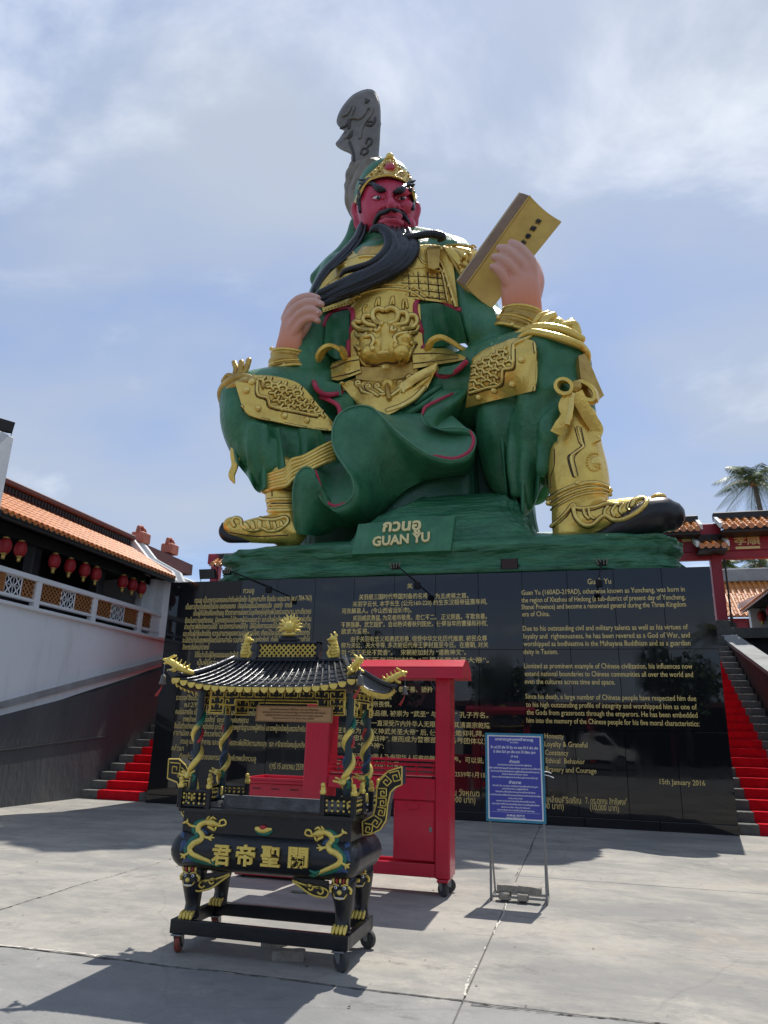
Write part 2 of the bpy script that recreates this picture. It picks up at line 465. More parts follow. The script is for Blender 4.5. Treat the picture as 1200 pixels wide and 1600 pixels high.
def cr(P, n):
    """Catmull-Rom through the rows of P, about n samples"""
    P = np.asarray(P, float)
    if len(P) < 3:
        t = np.linspace(0, 1, n)[:, None]; return P[0] * (1 - t) + P[-1] * t
    Q = np.vstack([2 * P[0] - P[1], P, 2 * P[-1] - P[-2]])
    u = np.linspace(0, len(P) - 1 - 1e-6, n); i = u.astype(int); t = (u - i)[:, None]
    a, b, c, d = Q[i], Q[i + 1], Q[i + 2], Q[i + 3]
    return 0.5 * (2 * b + (c - a) * t + (2 * a - 5 * b + 4 * c - d) * t * t + (3 * b - a - 3 * c + d) * t ** 3)
def bvh_of(*obs):
    V = []; F = []; n = 0
    for o in obs:
        g = org(o)
        me = o.data; k = len(me.vertices)
        a = np.empty(k * 3); me.vertices.foreach_get('co', a); V.append(a.reshape(-1, 3) + g)
        F += [[i + n for i in p.vertices] for p in me.polygons]; n += k
    return BVHTree.FromPolygons(np.concatenate(V).tolist(), F)
LASTY = [3.0]
def hit(bv, px, py, off=0.0, y=None):
    """the surface point seen at a photo position, lifted off along its normal"""
    d = ray(px, py); dn = d / np.linalg.norm(d)
    h = bv.ray_cast(Vector(CO.tolist()), Vector(dn.tolist()))
    if h[0] is None:
        return S(px, py, y if y is not None else LASTY[0])
    p = np.array(h[0]); nn = np.array(h[1])
    if nn @ dn > 0: nn = -nn
    LASTY[0] = p[1]
    nn = nn * 0.55 - dn * 0.45
    return p + nn * off
def line_on(mb, bv, pts, rpx, off=None, n=None, sides=6, flat=1.0, y=None, closed=False, taper=False, edge=0):
    """tube lying on a surface along a photo polyline"""
    P = np.asarray(pts, float)
    Lp = np.sum(np.linalg.norm(np.diff(P, axis=0), axis=1))
    Q = cr(P, n or max(4, int(Lp / 3.5)))
    W3 = np.array([hit(bv, a, b, 0, y) for a, b in Q])
    k = K(W3[0]); r = rpx * k
    W3 = np.array([hit(bv, a, b, (off if off is not None else 0.35) * r, y) for a, b in Q])
    if len(W3) > 4:   # ease out depth jumps
        for _ in range(2): W3[1:-1, 1] = 0.25 * W3[:-2, 1] + 0.5 * W3[1:-1, 1] + 0.25 * W3[2:, 1]
        W3 = np.array([S(a, b, w[1]) for (a, b), w in zip(Q, W3)])
    rr = np.full(len(W3), r)
    if taper: rr = rr * np.interp(np.linspace(0, 1, len(rr)), [0, 0.15, 0.6, 1], [0.6, 1, 0.9, 0.25])
    mb.tube(W3, rr, sides, flat, ref=-CF, round_end=True)
    if edge and len(W3) > 2:
        mb.cm = 1
        mb.tube(W3 + CF * r * 0.55, rr * 1.0 + edge * k, 5, min(flat, 0.6), ref=-CF, round_end=True)
        mb.cm = 0
    return mb
def patch_on(mb, bv, top, bot, th, nu=16, nv=8, y=None, rim=0.0, smooth=2):
    """plate lying on a surface between two photo polylines, th metres thick"""
    T = cr(top, nu) if len(top) > 2 else np.linspace(top[0], top[-1], nu)
    B = cr(bot, nu) if len(bot) > 2 else np.linspace(bot[0], bot[-1], nu)
    PX = np.array([[T[i] * (1 - v) + B[i] * v for v in np.linspace(0, 1, nv)] for i in range(nu)])
    D = np.array([[hit(bv, *PX[i, j], 0, y)[1] for j in range(nv)] for i in range(nu)])
    for _ in range(smooth):
        E = D.copy()
        E[1:-1] = 0.25 * D[:-2] + 0.5 * D[1:-1] + 0.25 * D[2:]
        D = E.copy()
        E[:, 1:-1] = 0.25 * D[:, :-2] + 0.5 * D[:, 1:-1] + 0.25 * D[:, 2:]
        D = E
    A = np.array([[S(*PX[i, j], D[i, j] - th) for j in range(nv)] for i in range(nu)])
    Bk = np.array([[S(*PX[i, j], D[i, j] + 0.12) for j in range(nv)] for i in range(nu)])
    return mb.slab(A, Bk)
def tubeS(mb, pts, n=12, sub=4, flat=1.0, round_end=True):
    """tube through photo positions: rows (px, py, depth y, radius in px[, flat])"""
    P = np.array([list(p[:4]) + [p[4] if len(p) > 4 else flat] for p in pts], float)
    Q = cr(P, (len(P) - 1) * sub + 1)
    C3 = np.array([S(q[0], q[1], q[2]) for q in Q])
    r = np.array([max(0.3, q[3]) * K(c) for q, c in zip(Q, C3)])
    return mb.tube(C3, r, n, Q[:, 4], ref=(0, 1, 0), round_end=round_end)
def ballS(mb, px, py, y, rx, rz=None, ry=None, n=12, m=8):
    c = S(px, py, y); k = K(c)
    return mb.ell(c, (rx * k, (ry if ry is not None else rx) * k, (rz or rx) * k), n, m)
def dot_on(mb, bv, px, py, rpx, flat=0.6, off=0.2, y=None, n=10, m=6):
    p = hit(bv, px, py, 0, y); k = K(p)
    p = hit(bv, px, py, off * rpx * k, y)
    mb.ell(p, (rpx * k, rpx * k * flat, rpx * k), n, m)

# ---------------------------------------------------------------- lettering
def text_mesh(body, bold=0.0, ext=0.01, space=1.0):
    c = bpy.data.curves.new('lettering', 'FONT')
    c.body = body
    c.resolution_u = 2
    c.offset = bold
    c.extrude = ext
    c.space_character = space
    o = bpy.data.objects.new('lettering', c)
    COL.objects.link(o)
    bpy.context.view_layer.update()
    dg = bpy.context.evaluated_depsgraph_get()
    me = bpy.data.meshes.new_from_object(o.evaluated_get(dg))
    bpy.data.objects.remove(o); bpy.data.curves.remove(c)
    a = np.empty(len(me.vertices) * 3); me.vertices.foreach_get('co', a)
    return me, a.reshape(-1, 3)
def lettering(name, body, m, parent, p0, xdir, up, width=None, height=None, bold=0.0, depth=0.004, center=False, space=1.0, xh=0.72):
    """flat lettering: p0 is the baseline start (or middle), xdir / up unit vectors, height the cap height"""
    me, a = text_mesh(body, bold, 0.5, space)
    if not len(a): return None
    x0, x1 = a[:, 0].min(), a[:, 0].max()
    sy = height / xh
    sx = sy if width is None else width / (x1 - x0)
    xd = np.asarray(xdir, float); ud = np.asarray(up, float); nd = np.cross(xd, ud)
    xs = (a[:, 0] - (0.5 * (x0 + x1) if center else x0)) * sx
    v = np.asarray(p0, float) + np.outer(xs, xd) + np.outer(a[:, 1] * sy, ud) + np.outer((a[:, 2] + 0.5) * depth, nd)
    v = v - (org(parent) if parent is not None else 0)
    me.vertices.foreach_set('co', v.ravel())
    me.materials.clear(); me.materials.append(m)
    me.update()
    return link(name, me, parent)
# ================================================================ SETTING
def setting(name, mb, m, **k): return tag(mb.build(name, m, None, **k), kind='structure')
# ground far beyond
g = MB(); g.add([(-500, -500, -0.06), (500, -500, -0.06), (500, 500, -0.06), (-500, 500, -0.06)], [(0, 1, 2, 3)])
setting('ground', g, G['soil'])
g = MB(); g.add([(-60, -60, -0.03), (60, -60, -0.03), (60, -19.2, -0.03), (-60, -19.2, -0.03)], [(0, 1, 2, 3)])
road = setting('road', g, G['asphalt'])

# concrete plaza made of poured slabs
cm = bpy.data.materials.new('weathered_concrete'); cm.use_nodes = True
t = cm.node_tree; b = t.nodes['Principled BSDF']; nn = t.nodes.new; ln = t.links.new
gp = nn('ShaderNodeNewGeometry')
def noise(sc, det, rough=0.6, dist=0.0, vec=None):
    z = nn('ShaderNodeTexNoise'); z.inputs['Scale'].default_value = sc; z.inputs['Detail'].default_value = det
    z.inputs['Roughness'].default_value = rough; z.inputs['Distortion'].default_value = dist
    ln(vec or gp.outputs['Position'], z.inputs['Vector']); return z.outputs['Fac']
def rng(v, a, b_, c, d, smooth=True):
    z = nn('ShaderNodeMapRange'); z.inputs[1].default_value = a; z.inputs[2].default_value = b_; z.inputs[3].default_value = c; z.inputs[4].default_value = d
    if smooth: z.interpolation_type = 'SMOOTHSTEP'
    ln(v, z.inputs[0]); return z.outputs[0]
def mx(f, a, c, bt='MIX'):
    z = nn('ShaderNodeMix'); z.data_type = 'RGBA'; z.blend_type = bt
    if isinstance(f, float): z.inputs[0].default_value = f
    else: ln(f, z.inputs[0])
    for i, q in ((6, a), (7, c)):
        if isinstance(q, tuple): z.inputs[i].default_value = (*q, 1)
        else: ln(q, z.inputs[i])
    return z.outputs[2]
mpg = nn('ShaderNodeMapping'); mpg.inputs['Scale'].default_value = (0.75, 1.25, 1); mpg.inputs['Rotation'].default_value = (0, 0, 0.15); ln(gp.outputs['Position'], mpg.inputs[0])
blot = rng(noise(0.8, 12, 0.72, 0.2, mpg.outputs[0]), 0.36, 0.62, 0, 1)
stain = rng(noise(1.5, 12, 0.78, 0.1, mpg.outputs[0]), 0.54, 0.68, 0, 1)
pale = rng(noise(1.1, 12, 0.76, 0.1), 0.55, 0.70, 0, 1)
fine = rng(noise(9, 10, 0.78), 0.38, 0.68, 0, 1, False)
rust = rng(noise(0.8, 6, 0.6, 1.0), 0.60, 0.74, 0, 1)
c = mx(blot, (0.37, 0.345, 0.30), (0.225, 0.22, 0.205))
z = nn('ShaderNodeMath'); z.operation = 'MULTIPLY'; z.inputs[1].default_value = 0.6; ln(pale, z.inputs[0])
c = mx(z.outputs[0], c, (0.48, 0.44, 0.37))
z = nn('ShaderNodeMath'); z.operation = 'MULTIPLY'; z.inputs[1].default_value = 0.75; ln(stain, z.inputs[0])
c = mx(z.outputs[0], c, (0.125, 0.122, 0.115))
z = nn('ShaderNodeMath'); z.operation = 'MULTIPLY'; z.inputs[1].default_value = 0.35; ln(rust, z.inputs[0])
c = mx(z.outputs[0], c, (0.36, 0.29, 0.21))
z = nn('ShaderNodeMath'); z.operation = 'MULTIPLY'; z.inputs[1].default_value = 0.30; ln(fine, z.inputs[0])
c = mx(z.outputs[0], c, (0.16, 0.155, 0.15))
# thin hairline cracks
vv = nn('ShaderNodeTexVoronoi'); vv.feature = 'DISTANCE_TO_EDGE'; vv.inputs['Scale'].default_value = 0.23
wv = nn('ShaderNodeMix'); wv.data_type = 'VECTOR'; wv.inputs[0].default_value = 0.16
nw = nn('ShaderNodeTexNoise'); nw.inputs['Scale'].default_value = 2.2; nw.inputs['Detail'].default_value = 6; ln(gp.outputs['Position'], nw.inputs['Vector'])
ln(gp.outputs['Position'], wv.inputs[4]); ln(nw.outputs['Color'], wv.inputs[5]); ln(wv.outputs[1], vv.inputs['Vector'])
crk = rng(vv.outputs['Distance'], 0.0, 0.003, 0.25, 0, False)
c = mx(crk, c, (0.13, 0.125, 0.12))
ln(c, b.inputs['Base Color'])
b.inputs['Roughness'].default_value = 0.82
bp = nn('ShaderNodeBump'); bp.inputs['Strength'].default_value = 0.35; bp.inputs['Distance'].default_value = 0.02
ln(noise(40, 6, 0.65), bp.inputs['Height']); ln(bp.outputs[0], b.inputs['Normal'])
cm2 = cm.copy(); cm2.name = 'grey_concrete'
for q in cm2.node_tree.nodes:
    if q.type == 'MIX' and q.inputs[6].default_value[0] > 0.33 and not q.inputs[6].is_linked and q.data_type == 'RGBA':
        q.inputs[6].default_value = (0.27, 0.265, 0.25, 1); q.inputs[7].default_value = (0.205, 0.205, 0.20, 1)
g = MB(); g.box((-40, -19.2, -0.05), (40, 40, -0.012))
plaza = setting('plaza_floor', g, mat('joint_dirt', (0.17, 0.16, 0.145), 0.95))
XS = [-22, -18.0, -14.0, -10.0, -5.95, -1.78, 2.49, 6.7, 11, 15.2, 19.4, 24]
YS = [-19.2, -14.0, -9.79, -5.4, 1.2]
for i in range(len(XS) - 1):
    for j in range(len(YS) - 1):
        k = MB(); dz = random.uniform(-0.002, 0.002)
        k.bbox((XS[i] + 0.004, YS[j] + 0.005, -0.02), (XS[i + 1] - 0.004, YS[j + 1] - 0.005, dz), 0.004)
        k.build('concrete_slab', cm2 if j <= 1 else cm, plaza)

# ragged joint lines between the slabs
def ragged(P, w, m, name, z=0.004, gap=0.0):
    Q = cr(np.array(P, float), max(12, int(30 * np.linalg.norm(np.array(P[-1]) - np.array(P[0]))))); k = MB(); n = len(Q)
    T = np.gradient(Q, axis=0); T /= np.linalg.norm(T, axis=1, keepdims=True); Nn = np.stack([-T[:, 1], T[:, 0]], 1)
    off = np.cumsum(RNG.normal(0, .0035, n)); off -= np.linspace(off[0], off[-1], n); ww = w * np.exp(RNG.normal(0, .5, n))
    A = Q + Nn * (off + ww)[:, None]; B = Q + Nn * (off - ww)[:, None]; last = None
    for i in range(n - 1):
        if gap and math.sin(i * .07 + P[0][0]) + RNG.normal(0, .4) < gap: continue
        k.add([(*A[i], z), (*B[i], z), (*B[i + 1], z), (*A[i + 1], z)], [(0, 1, 2, 3)])
    tag(k.build(name, m, plaza, fix=False), kind='stuff')
crackm = mat('dark_crack_dirt', (0.06, 0.056, 0.05), 0.95); mortar = mat('pale_joint_mortar', (0.52, 0.49, 0.43), 0.95)
ragged([(-5.9, -9.80), (-1, -9.79), (2.4, -9.795), (5, -9.78)], .0045, crackm, 'slab_crack', .0045)
ragged([(-3.0, -9.775), (0.3, -9.768)], .010, mortar, 'joint_mortar', .004, .25)
ragged([(2.49, -9.7), (2.49, -7.6), (2.47, -5.5)], .0055, mortar, 'joint_mortar', .004, -.5)
ragged([(2.55, -9.85), (3.4, -9.82), (4.2, -9.86)], .003, crackm, 'slab_crack', .004, -.2)
ragged([(-1.78, -9.7), (-1.79, -7.4), (-1.78, -5.2)], .004, crackm, 'slab_crack', .004, -.6)
ragged([(2.46, -5.5), (2.50, -3.0), (2.49, -.2)], .004, crackm, 'slab_crack', .004, -.2)
# leaf litter and grit
k = MB()
for i in range(260):
    x, y = RNG.uniform(-7, 8), RNG.uniform(-11, -.2); s_ = RNG.uniform(.004, .014); a_ = RNG.uniform(0, 6.28)
    k.add([(x + s_ * math.cos(a_ + q), y + s_ * .7 * math.sin(a_ + q), .0045 + s_ * .5 * (j % 2)) for j, q in enumerate((0, 1.6, 3.1, 4.6))], [(0, 1, 2, 3)])
tag(k.build('grit', mat('brown_grit', (0.13, 0.10, 0.07), 0.9), plaza, fix=False), kind='stuff')

# ---------------------------------------------------------------- granite wall
WX, WZ = 5.935, 4.874
gm = bpy.data.materials.new('polished_black_granite'); gm.use_nodes = True
t = gm.node_tree; b = t.nodes['Principled BSDF']
b.inputs['Roughness'].default_value = 0.035; b.inputs['IOR'].default_value = 1.54
g1 = t.nodes.new('ShaderNodeNewGeometry'); z1 = t.nodes.new('ShaderNodeTexNoise'); z1.inputs['Scale'].default_value = 180; z1.inputs['Detail'].default_value = 2
t.links.new(g1.outputs['Position'], z1.inputs['Vector'])
rp = t.nodes.new('ShaderNodeValToRGB'); rp.color_ramp.elements[0].position = 0.45; rp.color_ramp.elements[0].color = (0.006, 0.0065, 0.008, 1)
rp.color_ramp.elements[1].position = 0.72; rp.color_ramp.elements[1].color = (0.016, 0.017, 0.02, 1)
t.links.new(z1.outputs['Fac'], rp.inputs[0]); t.links.new(rp.outputs[0], b.inputs['Base Color'])
z2 = t.nodes.new('ShaderNodeTexNoise'); z2.inputs['Scale'].default_value = 1.1; z2.inputs['Detail'].default_value = 1
t.links.new(g1.outputs['Position'], z2.inputs['Vector'])
b2 = t.nodes.new('ShaderNodeBump'); b2.inputs['Strength'].default_value = 0.06; b2.inputs['Distance'].default_value = 0.02
t.links.new(z2.outputs['Fac'], b2.inputs['Height']); t.links.new(b2.outputs[0], b.inputs['Normal'])
z3 = t.nodes.new('ShaderNodeTexNoise'); z3.inputs['Scale'].default_value = 0.9; z3.inputs['Detail'].default_value = 8; z3.inputs['Distortion'].default_value = 1.5
mp3 = t.nodes.new('ShaderNodeMapping'); mp3.inputs['Scale'].default_value = (3.0, 1, 0.6); t.links.new(g1.outputs['Position'], mp3.inputs[0]); t.links.new(mp3.outputs[0], z3.inputs['Vector'])
r3 = t.nodes.new('ShaderNodeMapRange'); r3.inputs[1].default_value = 0.45; r3.inputs[2].default_value = 0.75; r3.inputs[3].default_value = 0.015; r3.inputs[4].default_value = 0.10
t.links.new(z3.outputs['Fac'], r3.inputs[0]); t.links.new(r3.outputs[0], b.inputs['Roughness'])
wall = thing('granite_wall', 'broad black polished granite wall covered in gold Thai, Chinese and English inscriptions', 'wall', (0, 0, 0))
k = MB(); k.box((-WX + 0.03, 0.03, 0), (WX - 0.03, 0.42, WZ - 0.02)); k.build('wall_core', G['dark_in'], wall)
nx = 13; dx = 2 * WX / nx
zr = [0.17, 1.74, 3.27, WZ]
for i in range(nx):
    for j in range(3):
        k = MB(); x0 = -WX + i * dx
        k.bbox((x0 + 0.003, 0.0, zr[j] + 0.002), (x0 + dx - 0.003, 0.028, zr[j + 1] - 0.002), 0.003)
        o = k.build('granite_panel', gm, wall)
        o.rotation_euler = (0, 0, 0)
        me = o.data
        tx, tz = random.gauss(0, 0.0011), random.gauss(0, 0.0014)
        for v in me.vertices:
            if v.co.y < 0.01: v.co.y += (v.co.x - x0 - dx / 2) * tx + (v.co.z - 0.5 * (zr[j] + zr[j + 1])) * tz
for i in range(9):
    k = MB(); x0 = -WX + i * 2 * WX / 9
    k.bbox((x0 + 0.003, -0.035, 0), (x0 + 2 * WX / 9 - 0.003, 0.028, zr[0] - 0.004), 0.006)
    k.build('base_course', gm, wall)
for sx in (-1, 1):
    for j in range(3):
        k = MB(); k.bbox((sx * WX, 0.03, zr[j] + 0.002), (sx * (WX - 0.028), 0.42, zr[j + 1] - 0.002), 0.003)
        k.build('end_panel', gm, wall)
k = MB(); k.bbox((-WX, 0.03, WZ - 0.018), (WX, 0.42, WZ), 0.004); k.build('top_slab', gm, wall)

# inscriptions: (text, px of the left end, py of the baseline, px of the right end, cap height px)
def wtext(body, x0, y0, x1, hpx, y1=None, bold=0.006, name='inscription', space=1.0):
    a = S(x0, y0, -0.0005); b_ = S(x1, y0 if y1 is None else y1, -0.0005)
    h = hpx * K(a)
    wdt = b_[0] - a[0]
    cjk = any('\u4e00' <= ch <= '\u9fff' for ch in body)
    if cjk: h *= 0.80; bold = 0.008
    z = 0.5 * (a[2] + b_[2])
    return lettering(name, body, G['text_gold'], wall, (a[0], -0.0005, z), (1, 0, 0), (0, 0, 1), wdt, h, bold, 0.006, space=space, xh=0.86 if cjk else 0.72)
def lines(rows, m=None):
    for r_ in rows: wtext(*r_)
# English block (right)
EN = [('Guan Yu', 918, 913, 955, 9, 912), 
 ('Guan Yu (160AD-219AD), otherwise known as Yunchang, was born in', 815, 930, 1070, 8, 924),
 ('the region of Xiezhou of Hedong (a sub-district of present day of Yuncheng,', 815, 941, 1071, 8, 937),
 ('Shanxi Province) and become a renowned general during the Three Kingdom', 815, 952, 1072, 8, 948),
 ('era of China.', 816, 963, 859, 8, 963),
 ('Due to his outstanding civil and military talents as well as his virtues of', 817, 986, 1075, 8, 983),
 ('loyalty and  righteousness, he has been revered as a God of War, and', 818, 998, 1078, 8, 996),
 ('worshipped as bodhisattva in the Mahayana Buddhism and as a guardian', 818, 1010, 1079, 8, 1008),
 ('deity in Taoism.', 818, 1022, 872, 8, 1022),
 ('Lionized as prominent example of Chinese civilization, his influences now', 819, 1044, 1082, 8, 1045),
 ('extend national boundaries to Chinese communities all over the world and', 820, 1057, 1083, 8, 1057),
 ('even the cultures across time and space.', 820, 1069, 961, 8, 1069),
 ('Since his death, a large number of Chinese people have respected him due', 821, 1092, 1088, 8, 1095),
 ('to his high outstanding profile of integrity and worshipped him as one of', 822, 1105, 1089, 8, 1108),
 ('the Gods from grassroots through the emperors. He has been embedded', 823, 1117, 1090, 8, 1121),
 ('him into the memory of the Chinese people for his five moral characteristics:', 823, 1130, 1093, 8, 1134),
 ('Honesty', 851, 1154, 881, 8), ('Loyalty & Grateful', 851, 1167, 918, 8), ('Constancy', 852, 1180, 888, 8),
 ('Ethical  Behavior', 853, 1193, 914, 8), ('Bravery and Courage', 853, 1206, 932, 8, 1208), ('15th January 2016', 1031, 1225, 1102, 8, 1228)]
lines(EN)
ZH = [('关 羽', 636, 919, 656, 10), ('关羽是三国时代蜀国刘备的名将', 561, 936, 668, 10, 935), ('为五虎将之首。', 680, 935, 732, 10, 934),
 ('关羽字云长, 本字长生 (公元160-220) 约生东汉桓帝延熹年间,', 551, 948, 761, 10, 943),
 ('河东解县人。(今山西省运城市)。', 534, 958, 643, 10, 957),
 ('关羽威武勇猛, 为见者所敬畏。忠仁不二。 正义刚直。不欺良善。', 551, 970, 761, 10, 966),
 ('不畏强暴。武艺超群。自幼熟读春秋列国史。使得当年的曹操和孙权,', 533, 980, 762, 10, 977),
 ('欲求为爱将。', 533, 990, 577, 10), ('由于关羽有忠义和勇武形象, 倍受中华文化历代推崇, 被民众尊', 548, 1003, 761, 10, 1000),
 ('称为关公、关大爷等, 多次被后代帝王褒封直至今日。在唐朝, 对关', 533, 1012, 763, 10, 1011),
 ('羽 “天下无处不焚香”。   宋朝被加封为 “道教神叉”。', 533, 1023, 728, 10, 1023),
 ('明朝万历年间加封为 “三界伏魔关圣大帝”。', 548, 1035, 764, 10, 1035),
 ('关羽的一生忠于国家, 恭于善、骄矜', 540, 1080, 676, 10, 1081), ('持正义。', 583, 1092, 612, 10), ('所畏惧。', 583, 1104, 612, 10),
 ('关羽的多优美品德, 被崇为 “武圣” 与 “文圣” 孔子齐名。', 528, 1119, 763, 10, 1119),
 ('两千年来一直深受海内外华人无限尊敬。其清高宗乾隆', 545, 1133, 766, 10, 1137),
 ('王朝封为 “忠义神武关圣大帝” 后, 使得民众瞻仰礼拜。', 527, 1145, 757, 10, 1150),
 ('称为 “忠神” “战神”, 继而成为警察部队和各界团体以至', 526, 1157, 766, 10, 1161), ('家信之 “保护神”;', 526, 1168, 600, 10),
 ('关羽深受中国人及泰国华人后裔的敬仰和信奉。可以说, 关', 540, 1186, 768, 10, 1191), ('羽是海内外华人的热爱。', 524, 1197, 628, 10),
 ('2559年1月15日', 711, 1214, 766, 10)]
lines(ZH)
TH = [('กวนอู', 380, 927, 397, 8, 926),
 ('กวนอู เป็นทหารเอกของเล่าปี่แห่งจ๊กก๊ก ในยุคสามก๊ก ชื่อเดิม หยุนฉาง (พ.ศ.704-763)', 304, 942, 487, 8, 938),
 ('เป็นชาวอำเภอเซี่ยงใต้เมือง ฮอตงมณฑล  ปัจจุบันอยู่ในเมืองหยุนเฉิง  มณฑล  ซานซี', 290, 952, 456, 8, 949),
 ('เป็นผู้ที่มีสัตย์ซื่อกตัญญู ชีวิตราชการของกวนอูเคียงคู่อยู่กับพี่น้องร่วมสาบาน และเตียวหุย', 302, 962, 486, 8, 959),
 ('ยึดมั่นความยุติธรรม  มีคุณธรรมไม่รังแกผู้อ่อนแอกว่า และเป็นผู้กล้าหาญ ที่รักในแผ่นดิน', 289, 973, 486, 8, 971),
 ('อ่านตำราพิชัยสงครามได้ดี  และรักการอ่านหนังสือ  มีฝีมือในการรบจนเป็นที่เลื่องลือของเหล่าศัตรู', 288, 983, 485, 8, 981),
 ('และเป็นผู้ที่ซื่อสัตย์ยิ่ง ความสามารถของกวนอูไม่อาจมีใคร เทียบได้จนโจโฉและซุนกวนต้องการ', 286, 994, 484, 8, 992),
 ('จะได้ตัวมาเป็นขุนพลคู่ใจแต่ไม่อาจสำเร็จ รวมทั้งด้วยความจงรักภักดี  ทำให้เป็นที่นับถือของคนทั่วไป', 285, 1004, 484, 8, 1003),
 ('สักการะยิ่งใหญ่กว่าชาย', 285, 1015, 326, 8),
 ('ได้ชื่อว่าเป็นผู้มีคุณธรรมและจิตใจดี', 304, 1027, 372, 8, 1027), ('เป็นผู้มีความเมตตาต่อ', 308, 1039, 370, 8), ('เป็นผู้มีความกล้าหาญ', 307, 1050, 370, 8),
 ('ราชวงศ์ชิงได้มี', 275, 1094, 310, 8), ('พ.ศ.2195', 288, 1105, 310, 8), ('คนเชื้อสายจีน เป็นที่ยอมรับว่ามีผู้นับถืออยู่และได้รับการยกย่อง', 274, 1117, 402, 8, 1117),
 ('เทพเจ้าแห่งความซื่อสัตย์  และเทพเจ้าแห่งสงคราม', 286, 1128, 388, 8, 1129),
 ('จึงเป็นตัวอย่างของความจงรักภักดี และได้รับการเคารพบูชาในฐานะเทพผู้พิทักษ์ และเทพผู้ปกป้องคุ้มครองสำหรับ', 272, 1139, 477, 8, 1142),
 ('ศาลาเมือง และทหารตำรวจทั้งปวง', 271, 1150, 350, 8), ('กวนอู เป็นผู้ที่กล้าหาญ และเป็นผู้ที่เสียสละเพื่อให้มีความสงบสุข  และ ศรัทธาต่อคนรุ่นหลัง', 282, 1164, 476, 8, 1166),
 ('กล่าวมา', 268, 1173, 287, 8), ('ดังกล่าวเป็นที่มาของการสร้างองค์เทพเจ้ากวนอู', 280, 1187, 400, 8, 1188),
 ('ศุกร์ 15 มกราคม 2559', 421, 1202, 474, 9), ('สมบูรณ์ จำรูญโทน วังหุณต', 640, 1242, 749, 9, 1242), ('(10,000 บาท)', 692, 1254, 743, 9), ('กรรณเทพ เหลี่ยมศิริเจริญ', 815, 1252, 908, 9, 1255),
 ('(10,000 บาท)', 830, 1263, 881, 9, 1264), ('7. ดร.ตฤณ สิทธิพงศ์', 915, 1256, 980, 9, 1257), ('(10,000 บาท)', 922, 1266, 967, 9, 1267)]
lines(TH)
# ================================================================ STAIRS, PARAPETS, SIDE BUILDINGS
RISE, TREAD = 0.18, 0.315
NST = 27
PLZ = NST * RISE
def stairs(x0, x1, name):
    st = bpy.data.objects.new(name, None); COL.objects.link(st); ORG[st] = np.zeros(3); tag(st, kind='structure')
    for i in range(NST):
        k = MB(); y0 = 0.16 + i * TREAD
        k.bbox((x0, y0, i * RISE + 0.001), (x1, y0 + TREAD * (1.7 if i < NST - 1 else 1.0) + 0.02, (i + 1) * RISE), 0.008)
        k.build('step', G['step'], st)
    k = MB(); k.prism([(x0 + 0.01, 0.3, -0.02), (x0 + 0.01, 0.16 + NST * TREAD, -0.02), (x0 + 0.01, 0.16 + NST * TREAD, PLZ - RISE), (x0 + 0.01, 0.3, 0.02)], (x1 - x0 - 0.02, 0, 0))
    k.build('stair_base', G['step'], st)
    return st
def carpet(x0, x1, n0, n1, label):
    k = MB(); P = []
    e = 0.012
    for i in range(n0, n1):
        y0 = 0.16 + i * TREAD
        P.append((y0 - e, i * RISE + (0.0 if i else 0.004) + e * (i > n0))); P.append((y0 - e, (i + 1) * RISE + e))
    P.append((0.16 + n1 * TREAD - e - 0.01, n1 * RISE + e))
    A = np.array([[(x, y + random.uniform(-.003, .003), z + random.uniform(-.002, .002)) for x in np.linspace(x0, x1, 9)] for y, z in P])
    B = A + np.array([0, 0.010, -0.010])
    k.slab(A, B)
    o = k.build('red_carpet', G['carpet'])
    tag(o, label, 'carpet', 'red stair carpets')
XL = -7.72; XR = 7.5
stairs(XL + 0.02, -WX - 0.02, 'left_stairs')
stairs(WX + 0.02, XR - 0.02, 'right_stairs')
carpet(-7.28, -6.22, 0, 24, 'red carpet running down the grey steps left of the granite wall')
carpet(6.3, 7.05, 0, NST, 'red carpet running down the steps below the red gate')

# platform behind the wall
g = MB(); g.box((-26, 0.16 + NST * TREAD, PLZ - 0.3), (26, 45, PLZ)); setting('terrace_floor', g, G['step'])
g = MB(); g.box((-WX + 0.05, 0.45, 0), (WX - 0.05, 9, PLZ - 0.35)); g.box((-20, 9, 0), (20, 12, PLZ - 0.31)); setting('terrace_base', g, G['dark_in'])

# dark stone stair wall, left
def left_plane(px, py): return SX(px, py, XL)
cL = left_plane(0, 1134); cR = left_plane(250, 1048)
sl_ = (cR[2] - cL[2]) / (cR[1] - cL[1])
def copz(y): return cL[2] + sl_ * (y - cL[1])
fl = thing('stair_wall', 'dark stained stone wall with sloping pale coping left of the stairs', 'wall', (XL, 0, 0))
yA, yB, yC = -9.0, 0.9, 8.6
k = MB(); k.prism([(XL, yA, 0), (XL, yB - 0.004, 0), (XL, yB - 0.004, copz(yB)), (XL, yA, max(0.3, copz(yA)))], (-0.35, 0, 0)); k.build('wall_face', G['darkwall'], fl)
k = MB(); k.prism([(XL - 0.012, yB, 0), (XL - 0.012, yC, 0), (XL - 0.012, yC, copz(yC)), (XL - 0.012, yB, copz(yB))], (-0.34, 0, 0)); k.build('wall_face', G['darkwall'], fl)
k = MB()
k.prism([(XL + 0.02, yA, max(.3, copz(yA)) - 0.0), (XL + 0.02, yC, copz(yC)), (XL + 0.02, yC, copz(yC) + 0.13), (XL + 0.02, yA, max(.3, copz(yA)) + 0.13)], (-0.5, 0, 0)); k.build('coping', G['coping'], fl)
k = MB(); k.prism([(XL + 0.022, yA, 0.52), (XL + 0.022, yB - 0.05, 1.2 + 0.12), (XL + 0.022, yB - 0.05, 1.2 + 0.15), (XL + 0.022, yA, 0.55)], (-0.03, 0, 0)); k.build('ledge_line', G['dark_in'], fl)

